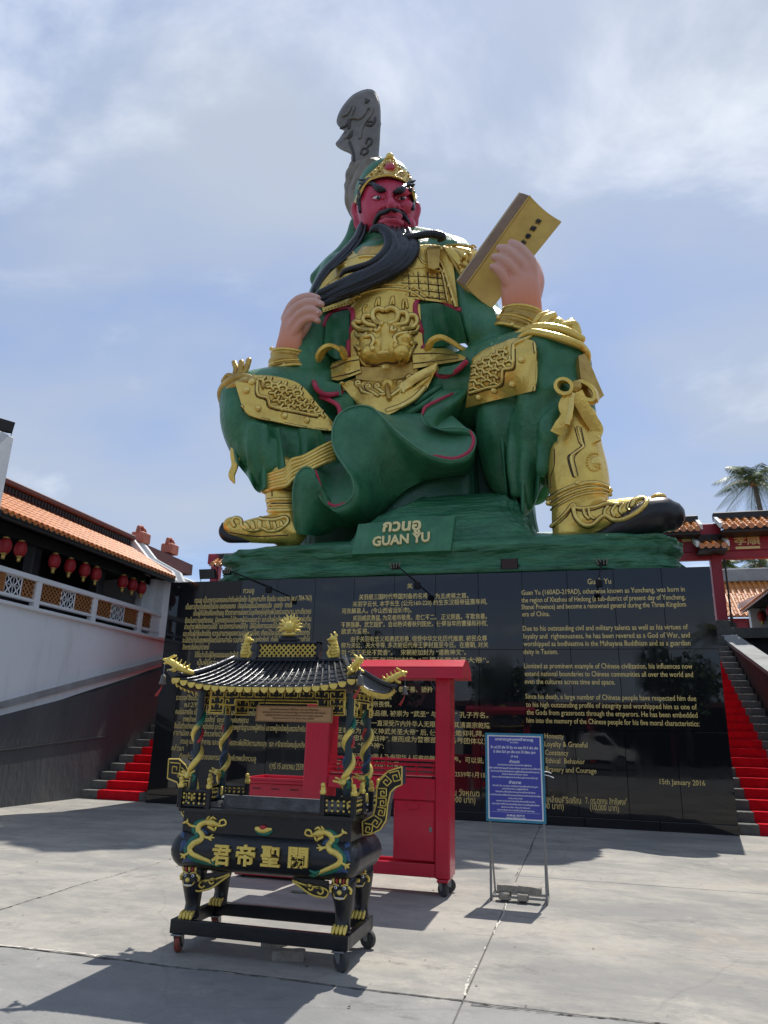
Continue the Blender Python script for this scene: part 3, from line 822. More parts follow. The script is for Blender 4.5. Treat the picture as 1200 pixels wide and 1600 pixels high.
# pale wall above, with the hall on it
hall = thing('shrine_hall', 'white Chinese shrine hall with orange tiled roof and lattice balcony left of the statue', 'building', (XL, 0, 0))
bL = left_plane(0, 944); bR = left_plane(256, 994)
zb = 0.5 * (bL[2] + bR[2]); yE = bR[1] + 0.15; y0 = -3.92
k = MB()
k.prism([(XL - 0.05, y0, copz(y0) + 0.1), (XL - 0.05, yE + 1.2, copz(yE + 1.2) + 0.1), (XL - 0.05, yE + 1.2, zb), (XL - 0.05, y0, zb)], (-0.4, 0, 0))
k.build('wall', G['wall_grey'], hall)
k = MB(); k.bbox((XL - 0.42, y0, zb - 0.05), (XL + 0.04, yE + 1.2, zb + 0.02), 0.01); k.build('balcony_ledge', G['wall_white'], hall)
# balustrade
zt = 0.5 * (left_plane(0, 886)[2] + left_plane(257, 962)[2])
zlo = zb + 0.12
k = MB(); k.bbox((XL - 0.16, y0, zt - 0.07), (XL + 0.03, yE, zt + 0.04), 0.012); k.build('top_rail', G['wall_white'], hall)
k = MB(); k.bbox((XL - 0.12, y0, zlo), (XL + 0.0, yE, zlo + 0.06), 0.008); k.build('bottom_rail', G['wall_white'], hall)
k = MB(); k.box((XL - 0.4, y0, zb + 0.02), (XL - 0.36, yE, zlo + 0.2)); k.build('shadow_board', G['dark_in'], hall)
def yat(px, py): return left_plane(px, py)[1]
def panel_lattice(ya, yb):
    k = MB(); z0, z1 = zlo + 0.06, zt - 0.07; n = max(3, int(round((yb - ya) / 0.12))); p = (yb - ya) / n
    x = XL - 0.06
    def clip(a, b):
        return a, b
    hh = z1 - z0
    for i in range(-int(hh / p) - 1, n + int(hh / p) + 2):
        for sgn, dxx in ((1, 0.0), (-1, 0.018)):
            # line y = ya + i p + sgn*(z-z0)
            ys = ya + i * p; pts = []
            for z in np.linspace(z0, z1, 40):
                y = ys + sgn * (z - z0)
                if ya <= y <= yb: pts.append((x + dxx, y, z))
            if len(pts) > 2: k.tube([pts[0], pts[-1]], 0.015, 4, ref=(1, 0, 0))
    k.build('lattice_panel', G['lattice'], hall)
    k = MB(); k.box((x - 0.04, ya, z0), (x - 0.02, yb, z1)); k.build('lattice_backing', mat('dark_lattice_back', (0.10, 0.045, 0.02), 0.7) if 'dlb' not in G else G['dlb'], hall)
def panel_x(ya, yb):
    z0, z1 = zlo + 0.06, zt - 0.07; x = XL - 0.06
    for i in range(2):
        for j in range(2):
            a = ya + (yb - ya) * i / 2; b_ = ya + (yb - ya) * (i + 1) / 2; c_ = z0 + (z1 - z0) * j / 2; d_ = z0 + (z1 - z0) * (j + 1) / 2
            k = MB(); e = 0.016
            for p, q in (((a, c_), (b_, c_)), ((a, d_), (b_, d_)), ((a, c_), (a, d_)), ((b_, c_), (b_, d_))): k.tube([(x, *p), (x, *q)], e, 4, ref=(1, 0, 0))
            m_ = ((a + b_) / 2, (c_ + d_) / 2)
            for s_ in (-1, 1):
                arc = [(x, m_[0] + s_ * (b_ - a) * (0.42 - 0.34 * math.sin(math.pi * u)), c_ + (d_ - c_) * u) for u in np.linspace(0, 1, 7)]
                k.tube(arc, e * 0.9, 4, ref=(1, 0, 0))
            k.build('breeze_block', G['wall_white'], hall)
G['dlb'] = mat('dark_lattice_back', (0.10, 0.045, 0.02), 0.7)
# measured along the balcony
def ym(px): return yat(px, 915 + (px / 258.0) * 65)
spans = [(-95, -62, 'L'), (-57, -28, 'L'), (-28, -2 + 0, 'X'), (0, 9.5, 'L'), (10, 35.5, 'X'), (36, 55, 'L'), (64, 97.5, 'L'), (98, 118.5, 'X'), (119, 145, 'L'), (151, 175.5, 'L'), (176, 195.5, 'X'), (196, 216, 'L'), (223, 243, 'L'), (243.5, 257, 'X')]
for a, b_, q in spans:
    if b_ <= 0: continue
    a = max(a, -3)
    (panel_lattice if q == 'L' else panel_x)(ym(a), ym(b_))
for px in (59.5, 148, 219.5, 259):
    k = MB(); y = ym(px); k.bbox((XL - 0.14, y - 0.075, zb), (XL + 0.015, y + 0.075, zt - 0.02), 0.01); k.build('balcony_post', G['wall_white'], hall)
# interior and roof
XI = XL - 2.1
eL = left_plane(4, 816); eR = left_plane(262, 898)
ze = 0.5 * (eL[2] + eR[2]); yEnd = eR[1]
k = MB(); k.box((XI, y0, zb), (XI - 0.15, yEnd + 3, ze + 0.6)); k.build('back_wall', G['dark_in'], hall)
k = MB(); k.box((XI, y0, zb - 0.06), (XL - 0.42, yEnd + 0.6, zb)); k.build('gallery_floor', G['dark_in'], hall)
k = MB(); k.box((XL - 0.2, y0, ze - 0.27), (XL - 0.45, yEnd - 0.1, ze - 0.05)); k.build('eave_beam', G['black_wood'], hall)
k = MB(); k.box((XI, y0, ze + 0.02), (XL - 0.1, yEnd - 0.05, ze + 0.06)); k.build('soffit', G['black_wood'], hall)
for px, py in ((56, 860), (160, 895)):
    y = yat(px, py) + 0.5; k = MB(); k.bbox((XL - 0.62, y - 0.13, zb), (XL - 0.36, y + 0.13, ze), 0.02); k.build('pillar', G['black_wood'], hall)
k = MB(); k.bbox((XL - 0.45, yEnd - 0.75, zb), (XL - 0.2, yEnd - 0.5, ze), 0.02); k.build('pillar', G['wall_white'], hall)
# tiled roof: courses of barrel tiles running from ridge to eave
zr_ = 0.5 * (SX(205, 850, XL - 1.2)[2] + SX(10, 784, XL - 1.2)[2])
def roof_tiles(parent, x_e, z_e, x_r, z_r, ya, yb, pitch, m, axis='y', name='roof_tiles', rows=9, rad=None, single=False):
    """barrel tiles sloping from the ridge (x_r,z_r) down to the eave (x_e,z_e), repeated along y (or x)"""
    k = MB(); n = max(2, int(round((yb - ya) / pitch))); p = (yb - ya) / n; r = rad or p * 0.34
    def q(s_, a, z): return (s_, a, z) if axis == 'y' else (a, s_, z)
    th = np.linspace(0, np.pi, 5)
    for i in range(n):
        yc = ya + (i + 0.5) * p
        for j in range(rows):
            u0, u1 = j / rows, (j + 1) / rows + 0.02
            lift = 0.10 * r
            A = np.array([q(x_r + (x_e - x_r) * u0, yc + r * math.cos(t_), z_r + (z_e - z_r) * u0 + r * math.sin(t_)) for t_ in th])
            B = np.array([q(x_r + (x_e - x_r) * u1, yc + r * 1.12 * math.cos(t_), z_r + (z_e - z_r) * u1 + r * 1.12 * math.sin(t_) + lift) for t_ in th])
            if single:
                kt = MB(); kt.rings([A, B], False, False); ot = kt.build('roof_tile', m, parent, smooth=True, fix=False)
            else: k.rings([A, B], False, False)
        # trough
        a0 = ya + i * p; a1 = a0 + p
        k.add([q(x_r, a0, z_r), q(x_r, a1, z_r), q(x_e, a1, z_e), q(x_e, a0, z_e)], [(0, 1, 2, 3)])
        # round end cap and hanging drip
        c_ = q(x_e + (0.01 if x_e > x_r else -0.01), yc, z_e + 0.2 * r)
        disc = [q(c_[0] if axis == 'y' else c_[1], yc + 1.12 * r * math.cos(t_), z_e + 0.1 * r + 1.12 * r * math.sin(t_)) for t_ in np.linspace(0, 2 * np.pi, 8, endpoint=False)]
        k.prism(disc, q(-0.03 if x_e > x_r else 0.03, 0, 0))
    o = k.build(name, m, parent, fix=False)
    tag(o, kind='stuff')
    k = MB(); t_ = 0.07
    k.prism([q(x_r, ya, z_r - 0.01), q(x_e, ya, z_e - 0.01), q(x_e, ya, z_e - t_), q(x_r, ya, z_r - t_)], q(0, yb - ya, 0)); k.build('roof_deck', G['black_wood'], parent)
    return o
roof_tiles(hall, XL + 0.32, ze, XL - 1.2, zr_, y0, yEnd - 0.1, 0.165, G['tile'], rows=6)
k = MB(); k.box((XL + 0.2, y0, ze - 0.13), (XL + 0.30, yEnd - 0.1, ze - 0.035)); k.build('fascia', G['black_wood'], hall)
rg = SX(202, 836, XL - 1.3); rgl = SX(16, 754, XL - 1.3)
zrt = 0.5 * (rg[2] + rgl[2])
k = MB(); k.bbox((XL - 1.45, y0, zr_ - 0.1), (XL - 1.2, rg[1], zrt - 0.14), 0.02); k.build('ridge_wall', G['maroon'], hall)
k = MB(); k.bbox((XL - 1.5, y0, zrt - 0.14), (XL - 1.12, rg[1] + 0.1, zrt), 0.03); k.build('ridge_cap', G['maroon'], hall)
k = MB()
for i in range(60):
    y = y0 + (rg[1] - y0) * i / 60; k.box((XL - 1.2, y, zrt - 0.30), (XL - 1.17, y + 0.06, zrt - 0.17))
tag(k.build('ridge_moulding', G['black_wood'], hall), kind='stuff')
# gable end: sloping white verges with terracotta finials
def gable(ya, xs, zs, w, name='gable_wall'):
    k = MB(); P = [(xs[0], ya, zb)] + [(x, ya, z) for x, z in zip(xs, zs)] + [(xs[-1], ya, zb)]
    k.prism(P, (0, w, 0)); k.build(name, G['wall_white'], hall)
gx = [XL - 1.6, XL - 1.25, XL - 0.7, XL + 0.15, XL + 0.30]
gz = [zrt - 0.05, zrt - 0.05, 0.45 * zr_ + 0.55 * ze + 0.25, ze + 0.22, ze - 0.05]
gable(yEnd - 0.08, gx, gz, 0.16)
gable(yEnd + 0.35, [x - 0.0 for x in gx], [z + 0.05 for z in gz], 0.14)
k = MB(); k.box((XL - 3.2, yEnd - 0.05, zb - 1.5), (XL - 0.45, yEnd + 0.3, ze + 0.05)); k.build('end_wall', G['wall_white'], hall)
k = MB(); k.box((XL - 0.4, yEnd - 0.5, zb - 0.05), (XL - 0.02, yEnd + 2.5, zb + 1.55)); k.build('end_wall', G['wall_white'], hall)
def finial(px, py, x):
    c_ = SX(px, py, x); k = MB()
    k.bbox(c_ + (-0.2, -0.22, -0.30), c_ + (0.2, 0.22, 0.02), 0.03)
    k.tube([c_ + np.array([0, y_, z_]) for y_, z_ in [(-0.2, 0.02), (-0.17, 0.16), (-0.02, 0.2), (0.06, 0.1), (-0.03, 0.05)]], 0.06, 8, ref=(1, 0, 0), round_end=True)
    k.tube([c_ + np.array([0, y_, z_]) for y_, z_ in [(0.15, 0.0), (0.18, 0.1), (0.1, 0.16)]], 0.05, 8, ref=(1, 0, 0), round_end=True)
    k.build('ridge_finial', G['terracotta'], hall, smooth=True, angle=40)
finial(221, 834, XL - 1.3); finial(266, 852, XL - 1.3)
k = MB(); a = SX(275, 868, XL - 1.3); k.box((XL - 1.5, yEnd + 0.5, a[2] - 0.5), (XL - 1.1, yEnd + 3.2, a[2] - 0.15)); k.build('rear_ridge', G['maroon'], hall)
k = MB(); k.prism([(XL - 1.5, yEnd + 0.6, a[2] - 0.5), (XL + 0.3, yEnd + 0.6, ze + 0.1), (XL + 0.3, yEnd + 0.6, ze - 0.25), (XL - 1.5, yEnd + 0.6, ze - 0.4)], (0, 2.4, 0)); k.build('rear_roof', G['wall_white'], hall)

# lanterns
def lantern_proto(h=0.52):
    k1 = MB(); n = 20; prof = [(0.06, -0.19)] + [(0.165 * math.sqrt(max(0.05, 1 - (z / 0.235) ** 2)) + 0.0, z) for z in np.linspace(-0.19, 0.19, 9)] + [(0.06, 0.19)]
    th = np.linspace(0, 2 * np.pi, n, endpoint=False)
    k1.rings([[(r * (1 - 0.05 * (i % 2)) * math.cos(t_), r * (1 - 0.05 * (i % 2)) * math.sin(t_), z) for i, t_ in enumerate(th)] for r, z in prof])
    k2 = MB(); k2.lathe([(0.02, 0.25), (0.075, 0.235), (0.085, 0.185), (0.05, 0.18)], (0, 0, 0), 12); k2.lathe([(0.05, -0.18), (0.08, -0.19), (0.07, -0.225), (0.03, -0.23)], (0, 0, 0), 12)
    k3 = MB(); k3.lathe([(0.035, -0.225), (0.05, -0.25), (0.045, -0.34), (0.02, -0.345)], (0, 0, 0), 8)
    k4 = MB(); k4.tube([(0, 0, 0.24), (0, 0, 0.36)], 0.008, 5)
    o = []
    for nm, kk, m_ in (('lantern_body', k1, G['lantern']), ('lantern_cap', k2, G['brass']), ('tassel', k3, G['brass']), ('hanging_cord', k4, G['black_wood'])):
        me = kk.mesh(nm); me.materials.append(m_); me.polygons.foreach_set('use_smooth', [True] * len(me.polygons)); o.append((nm, me))
    return o
LP = lantern_proto()
def lantern(p, s, label, grp):
    t_ = thing('paper_lantern', label, 'lantern', tuple(p), grp)
    for nm, me in LP:
        o = piece(nm, me, t_, p); o.scale = (s, s, s)
LPOS = [(8, 853, 'large red lantern at the far left end of the shrine hall eave'), (32, 858, 'red lantern beside the black pillar, second from the left under the orange eave'),
 (85, 877, 'red lantern right of the black pillar, first of the middle four under the orange eave'), (109, 884, 'red lantern second of the middle four under the orange eave'),
 (132, 891, 'red lantern third of the middle four under the orange eave'), (150, 897, 'red lantern fourth of the middle four under the orange eave'),
 (192, 909, 'red lantern first of the cluster of three by the white end pillar of the hall'), (207, 914, 'red lantern middle of the cluster of three near the white end pillar'),
 (221, 919, 'red lantern nearest the white end pillar and the granite wall')]
for px, py, lb in LPOS:
    p = SX(px, py, XL - 0.12); lantern(p, 0.80, lb, 'red lanterns under the left eave')

# white pier with lamp at the far left
pr_ = thing('white_pier', 'tall plain white pier at the far left edge of the plaza', 'pier', (XL + 0.1, -4, 0))
pt = SX(22, 684, XL + 0.25)
k = MB(); k.bbox((XL + 0.25, pt[1] - 3.0, 0), (XL - 0.3, pt[1], pt[2]), 0.015); k.build('pier_body', G['wall_white'], pr_)
def floodlight(name, p, label, w=0.34, grp=None, yaw=0.0):
    t_ = thing(name, label, 'floodlight', tuple(p), grp)
    ca, sa = math.cos(yaw), math.sin(yaw)
    def T(x, y, z): return (p[0] + ca * x - sa * y, p[1] + sa * x + ca * y, p[2] + z)
    k = MB()
    fr = [T(-w / 2, -0.06, 0.02), T(w / 2, -0.06, 0.02), T(w / 2, -0.14, 0.24), T(-w / 2, -0.14, 0.24)]
    bk = [T(-w * 0.36, 0.10, 0.06), T(w * 0.36, 0.10, 0.06), T(w * 0.36, 0.06, 0.2), T(-w * 0.36, 0.06, 0.2)]
    k.rings([bk, fr]); k.build('housing', G['flood'], t_)
    k = MB(); f2 = [np.array(a) * 0.9 + 0.1 * np.mean(fr, 0) + (np.array(T(0, -0.012, 0.004)) - np.array(T(0, 0, 0))) for a in fr]; k.prism(f2, np.array(T(0, -0.004, 0)) - np.array(T(0, 0, 0))); k.build('lens', G['glass'], t_)
    k = MB(); k.tube([T(-w / 2 - 0.01, 0, 0.13), T(-w / 2 - 0.01, 0.02, -0.04), T(w / 2 + 0.01, 0.02, -0.04), T(w / 2 + 0.01, 0, 0.13)], 0.012, 5); k.build('bracket', G['flood'], t_)
p = SX(2, 676, XL + 0.1); floodlight('floodlight', p, 'black floodlight standing on top of the white pier', 0.36, 'floodlights', R(60))
# ================================================================ RIGHT SIDE
rw = thing('parapet_wall', 'dark maroon stone parapet with grey coping sloping down beside the right stairs', 'wall', (XR, 0, 0))
pA = SX(1125, 992, XR); pB = SX(1200, 1047, XR)
sr = (pA[2] - pB[2]) / (pA[1] - pB[1])
def copr(y): return pB[2] + sr * (y - pB[1])
k = MB(); k.prism([(XR, -6, 0), (XR, pA[1], 0), (XR, pA[1], copr(pA[1]) - 0.1), (XR, -6, copr(-6) - 0.1)], (0.42, 0, 0)); k.build('wall_face', G['maroonwall'], rw)
k = MB(); k.prism([(XR - 0.03, -6, copr(-6) - 0.1), (XR - 0.03, pA[1] + 0.03, copr(pA[1]) - 0.1), (XR - 0.03, pA[1] + 0.03, copr(pA[1])), (XR - 0.03, -6, copr(-6))], (0.5, 0, 0)); k.build('coping', G['coping'], rw)
g = MB(); g.box((XR + 0.42, -10, 0), (20, 9, 2.6)); 
o = g.build('terrace_mass', G['maroonwall']); tag(o, kind='structure')

YG = 9.6
def xg(px, py): return S(px, py, YG)
gate = thing('red_gate', 'red Chinese gateway with amber tiled roofs rising at the top of the right stairs', 'gate', (8.5, YG, PLZ))
a = xg(1119, 868)
def gpost(cx):
    k = MB(); k.bbox((cx - 0.16, YG - 0.16, PLZ), (cx + 0.16, YG + 0.16, a[2] + 0.25), 0.03); k.build('post', G['gate_red'], gate)
    k = MB(); k.bbox((cx - 0.22, YG - 0.22, PLZ), (cx + 0.22, YG + 0.22, PLZ + 0.35), 0.03); k.build('post_foot', G['step'], gate)
pxs = xg(1116, 900)[0]
gpost(pxs + 0.08); gpost(pxs + 3.4); gpost(pxs - 2.2)
bz = xg(1160, 866)[2]
k = MB(); k.bbox((pxs - 2.6, YG - 0.12, bz - 0.16), (pxs + 4.0, YG + 0.12, bz + 0.10), 0.02); k.build('lower_beam', G['gate_red'], gate)
k = MB(); k.bbox((pxs - 2.5, YG - 0.08, bz + 0.10), (pxs + 0.35, YG + 0.06, bz + 1.05), 0.02); k.build('tablet_panel', G['gate_red'], gate)
k = MB(); k.bbox((pxs + 0.45, YG - 0.10, bz + 0.10), (pxs + 3.6, YG + 0.06, bz + 1.25), 0.02); k.build('tablet_panel', G['gate_red'], gate)
k = MB()
for i in range(4):
    zz = bz + 0.12 + i * 0.27; k.box((pxs + 0.42, YG - 0.12, zz), (pxs + 0.52, YG - 0.11, zz + 0.2))
tag(k.build('gilt_trim', G['gate_gold'], gate), kind='stuff')
# lettering and gilt plate on the tablet
a1 = S(1160, 848, YG - 0.115); 
lettering('tablet_lettering', '孝順', G['text_name'], gate, (a1[0] + 0.14, YG - 0.101, S(1160, 850, YG - 0.1)[2]), (1, 0, 0), (0, 0, 1), 0.78, 0.26, 0.02, 0.01, center=True)
k = MB(); k.bbox((a1[0] - 0.22, YG - 0.12, S(1160, 858, YG - 0.1)[2]), (a1[0] + 0.5, YG - 0.1, S(1160, 854, YG - 0.1)[2]), 0.004); k.build('gilt_plate', G['pearl'], gate)
a2 = xg(1072, 845); lettering('tablet_lettering', '義', G['text_name'], gate, (a2[0], YG - 0.081, bz + 0.5), (1, 0, 0), (0, 0, 1), 0.3, 0.28, 0.02, 0.01, center=True)
def gate_roof(pl, pr__, depth=0.75, rise=0.42, n=None):
    """small tiled roof whose front eave runs between two photo positions"""
    e0 = S(*pl, YG - depth); e1 = S(*pr__, YG - depth)
    ze_ = 0.5 * (e0[2] + e1[2])
    roof_tiles(gate, YG - depth, ze_, YG, ze_ + rise, e0[0], e1[0], 0.235, G['tile_y'], axis='x', name='tile_bed', rows=4, rad=0.085, single=True)
    k = MB(); k.bbox((e0[0] - 0.05, YG - 0.12, ze_ + rise - 0.05), (e1[0] + 0.05, YG + 0.12, ze_ + rise + 0.22), 0.03); k.build('ridge', G['black_wood'], gate)
    for x in (e0[0], e1[0]):
        k = MB(); k.prism([(x - 0.05, YG - depth + 0.02, ze_ - 0.02), (x - 0.05, YG + 0.05, ze_ + rise), (x - 0.05, YG + 0.05, ze_ + rise + 0.16), (x - 0.05, YG - depth + 0.02, ze_ + 0.15)], (0.10, 0, 0)); k.build('roof_verge', G['wall_white'], gate)
    k = MB(); k.box((e0[0] + 0.02, YG - depth + 0.05, ze_ - 0.16), (e1[0] - 0.02, YG - 0.1, ze_ - 0.075)); k.build('eave_board', G['black_wood'], gate)
gate_roof((1040, 826), (1096, 828))
gate_roof((1091, 852), (1138, 853), 0.8, 0.34)
gate_roof((1127, 822), (1236, 820), 0.9, 0.5)
k = MB(); k.tube([(pxs + 0.3, YG - 0.3, PLZ + 0.1), (pxs + 0.3, YG - 0.3, bz - 0.2)], 0.03, 6); k.build('drain_pipe', G['black_wood'], gate)

# the mirror gate seen in a sliver left of the statue
lg = thing('red_gate', 'sliver of a red gateway with amber tiles behind the left end of the granite wall', 'gate', (-9, YG, PLZ))
q = S(338, 872, YG)
k = MB(); k.bbox((q[0] - 0.12, YG - 0.16, PLZ), (q[0] + 0.2, YG + 0.16, q[2] + 0.1), 0.03); k.build('post', G['gate_red'], lg)
k = MB(); k.bbox((q[0] - 0.3, YG - 0.12, q[2] - 0.25), (q[0] + 4.0, YG + 0.12, q[2] + 0.15), 0.02); k.build('lower_beam', G['gate_red'], lg)
e0 = S(327, 884, YG - 0.6); e1 = S(372, 884, YG - 0.6)
roof_tiles(lg, YG - 0.6, e0[2] + 0.05, YG, e0[2] + 0.42, e0[0], e1[0], 0.235, G['tile_y'], axis='x', name='roof_tiles', rows=4, rad=0.085)
k = MB(); k.bbox((e0[0] - 0.06, YG - 0.15, e0[2] + 0.36), (e1[0], YG + 0.12, e0[2] + 0.58), 0.03); k.build('ridge', G['black_wood'], lg)

# hall on the right with its lanterns
XH = 9.3
rh = thing('shrine_hall', 'white walled hall with amber tiled eave and lanterns at the far right', 'building', (XH + 1, 9, PLZ))
hz0 = 3.6
w0 = SX(1168, 960, XH); w1 = SX(1149, 952, XH)
e_a = SX(1157, 953, XH - 0.25); e_b = SX(1200, 927, XH - 0.25)
zeh = 0.5 * (e_a[2] + e_b[2])
k = MB(); k.box((XH + 2.0, -2, hz0), (XH + 2.2, e_a[1] - 0.3, zeh + 0.3)); k.build('back_wall', G['dark_in'], rh)
k = MB(); k.box((XH - 0.02, e_a[1] - 0.35, hz0), (XH + 4, e_a[1] - 0.05, zeh + 0.25)); k.build('end_wall', G['wall_white'], rh)
k = MB(); k.box((XH + 0.1, -2, zeh + 0.05), (XH + 2.0, e_a[1] - 0.36, zeh + 0.1)); k.build('soffit', G['black_wood'], rh)
k = MB(); k.box((XH - 0.05, -2, hz0 - 1.2), (XH + 2.0, e_a[1] - 0.05, hz0 + 0.5)); k.build('gallery_floor', G['coping'], rh)
k = MB(); k.prism([(XH - 0.3, e_a[1] - 0.1, zeh + 0.1), (XH - 0.3, e_a[1] + 0.06, zeh + 0.1), (XH + 1.6, e_a[1] + 0.06, zeh + 0.95), (XH + 1.6, e_a[1] - 0.1, zeh + 0.95)], (0, 0, 0.2)); k.build('roof_verge', G['wall_white'], rh)
roof_tiles(rh, XH - 0.25, zeh, XH + 1.6, zeh + 0.8, -2, e_a[1] - 0.1, 0.2, G['tile_y'], rows=6)
k = MB(); k.bbox((XH + 1.5, -2, zeh + 0.75), (XH + 1.8, e_a[1], zeh + 1.15), 0.03); k.build('ridge_wall', G['maroon'], rh)
for px, py, lb in ((1180, 968, 'red lantern under the far right eave, furthest from the viewer'), (1190, 963, 'red lantern under the far right eave, between two others'), (1204, 955, 'red lantern under the far right eave cut by the picture edge')):
    lantern(SX(px, py, XH + 0.3), 0.85, lb, 'red lanterns under the right eave')
# further hall roof beyond the gate
fh = thing('far_hall', 'far hall with broad amber tiled roof seen beyond the red gate', 'building', (11, 17, PLZ))
YF = 17.5
f0 = S(1132, 962, YF); f1 = S(1290, 962, YF); fr_ = S(1160, 908, YF + 2.2)
roof_tiles(fh, YF, f0[2], YF + 2.2, fr_[2], f0[0] - 0.6, f1[0], 0.24, G['tile_y'], axis='x', rows=9)
k = MB(); k.bbox((f0[0] - 0.6, YF + 2.0, fr_[2] - 0.05), (f1[0], YF + 2.5, fr_[2] + 0.55), 0.04); k.build('ridge', G['coping'], fh)
k = MB(); k.box((f0[0] - 0.4, YF + 0.5, PLZ), (f1[0], YF + 2.4, f0[2] - 0.05)); k.build('wall', G['gate_red'], fh)
for i in range(3):
    k = MB(); k.bbox((f0[0] + i * 1.1 - 0.1, YF + 0.35, PLZ), (f0[0] + i * 1.1 + 0.5, YF + 0.48, f0[2] - 0.25), 0.02); k.build('window', G['dark_in'], fh)
    k = MB(); k.bbox((f0[0] + i * 1.1, YF + 0.3, f0[2] - 0.65), (f0[0] + i * 1.1 + 0.35, YF + 0.34, f0[2] - 0.35), 0.01); k.build('notice_board', G['wall_white'], fh)
p = S(1178, 900, YF + 2.2)
k = MB(); k.prism([(p[0], YF + 2.3, p[2]), (p[0] + 0.9, YF + 2.3, p[2] - 1.2), (p[0] + 1.2, YF + 2.3, p[2] - 1.2), (p[0] + 0.35, YF + 2.3, p[2] + 0.1)], (0, 0.3, 0)); k.build('roof_verge', G['wall_white'], fh)
k = MB(); k.bbox((p[0] - 0.1, YF + 2.2, p[2]), (p[0] + 0.3, YF + 2.6, p[2] + 0.3), 0.04); k.build('ridge_finial', G['terracotta'], fh)

# ---------------------------------------------------------------- coconut palms
def palm(base, top, label, nfr=22, fl=3.2, seed=1, r0=0.16):
    rg_ = random.Random(seed)
    t_ = thing('coconut_palm', label, 'palm tree', tuple(base), 'coconut palms')
    base = np.array(base, float); top = np.array(top, float)
    k = MB(); P = cr([base, base * 0.6 + top * 0.4 + (0.15, 0, 0), top], 14); k.tube(P, np.linspace(r0 * 1.4, r0 * 0.8, 14), 9); k.build('trunk', G['bark'], t_, smooth=True)
    k = MB()
    for i in range(nfr):
        az = i * 2.399 + rg_.uniform(-.2, .2); el = R(rg_.uniform(-25, 78)); ln_ = fl * rg_.uniform(.8, 1.1)
        d = np.array([math.cos(az), math.sin(az), 0]); n = 22
        rib = []
        for u in np.linspace(0, 1, n):
            rr = ln_ * (u * math.cos(el) + 0.10 * u * u); zz = ln_ * (u * math.sin(el) - 0.62 * u * u * (0.7 + 0.5 * math.cos(el)))
            rib.append(top + d * rr + np.array([0, 0, zz]))
        rib = np.array(rib); k.tube(rib, np.linspace(0.03, 0.006, n), 4)
        sd = np.array([-d[1], d[0], 0])
        for j in range(2, n - 0):
            u = j / (n - 1); ll = fl * 0.30 * math.sin(math.pi * min(1, u * 0.92 + 0.08)) ** 0.7
            tg = rib[min(j + 1, n - 1)] - rib[j - 1]; tg /= np.linalg.norm(tg)
            for s_ in (-1, 1):
                for w_ in (0, 0.5):
                    c_ = rib[j] * (1 - w_) + rib[j - 1] * w_
                    ed = sd * s_ * 0.8 + tg * 0.5 + np.array([0, 0, -0.55 + rg_.uniform(-.25, .2)]); ed /= np.linalg.norm(ed)
                    m_ = c_ + ed * ll * 0.5; e_ = c_ + ed * ll + np.array([0, 0, -0.12 * ll])
                    wv_ = tg * 0.017
                    k.add([c_ - wv_ * .6, c_ + wv_ * .6, m_ + wv_, m_ - wv_, e_], [(0, 1, 2, 3), (3, 2, 4)])
    k.build('crown', G['palm'], t_, fix=False)
    k = MB()
    for i in range(6): k.ell(top + (0.16 * math.cos(i), 0.16 * math.sin(i), -0.2 - 0.08 * (i % 2)), 0.09, 8, 6)
    k.build('coconut_cluster', G['lattice'], t_, smooth=True)
pt_ = S(1178, 752, 30.0); palm((pt_[0] + 0.6, 30, PLZ), pt_, 'tall coconut palm rising behind the red gate roofs', 24, 2.7, 3)
pt_ = S(1131, 884, 34.0); palm((pt_[0], 34, PLZ - 3), pt_, 'small distant coconut palm seen beneath the red gate beam', 16, 1.3, 5, 0.1)
pt_ = S(1186, 880, 32.0); palm((pt_[0], 32, PLZ - 3), pt_, 'distant coconut palm with drooping fronds below the gate tablet', 18, 1.9, 8, 0.1)
# ================================================================ STATUE BASE
rb = thing('rock_pedestal', 'green painted rock pedestal under the seated statue on top of the granite wall', 'pedestal', (0, 3, WZ))
def sup(n, e):
    th = np.linspace(0, 2 * np.pi, n, endpoint=False)
    c_, s_ = np.cos(th), np.sin(th)
    return np.sign(c_) * np.abs(c_) ** e, np.sign(s_) * np.abs(s_) ** e
rxl = S(349, 880, 0.9)[0]; rxr = S(1072, 872, 0.6)[0]
NR = 220
ux, uy = sup(NR, 0.22)
def rock_ring(z, x0, x1, y0, y1, amp, ph):
    cx_, cy_ = (x0 + x1) / 2, (y0 + y1) / 2
    x = cx_ + ux * (x1 - x0) / 2; y = cy_ + uy * (y1 - y0) / 2
    th = np.linspace(0, 2 * np.pi, NR, endpoint=False)
    w_ = amp * (np.sin(th * 7 + ph) * 0.4 + np.sin(th * 17 + ph * 2.3) * 0.35 + np.sin(th * 31 + ph * 1.1) * 0.25)
    return np.stack([x + w_ * ux, y + w_ * uy * 0.8, np.full(NR, z) + 0.03 * np.sin(th * 11 + ph * 3) * min(1, amp * 9)], 1)
z0 = WZ + 0.005
ztop = S(640, 850, 0.30)[2]
rr = []
zz = np.linspace(z0, ztop, 10)
for i, z in enumerate(zz):
    u = i / 9
    bulge = 0.07 * math.sin(u * 9.5) + 0.05 * math.sin(u * 21)
    rr.append(rock_ring(z, rxl - 0.02 - bulge, rxr + 0.02 + bulge, 0.10 - 0.5 * bulge + 0.08 * u, 8.6, 0.07 + 0.03 * math.sin(i), i * 0.9))
for py, y, ins_ in ((847, 0.45, 0.05), (845, 0.8, 0.2), (843.5, 1.3, 0.5), (842, 2.0, 0.9), (841, 3.0, 1.6)):
    rr.append(rock_ring(S(640, py, y)[2], rxl + ins_, rxr - ins_, y, 8.4 - y * 0.4, 0.05, 9 + y))
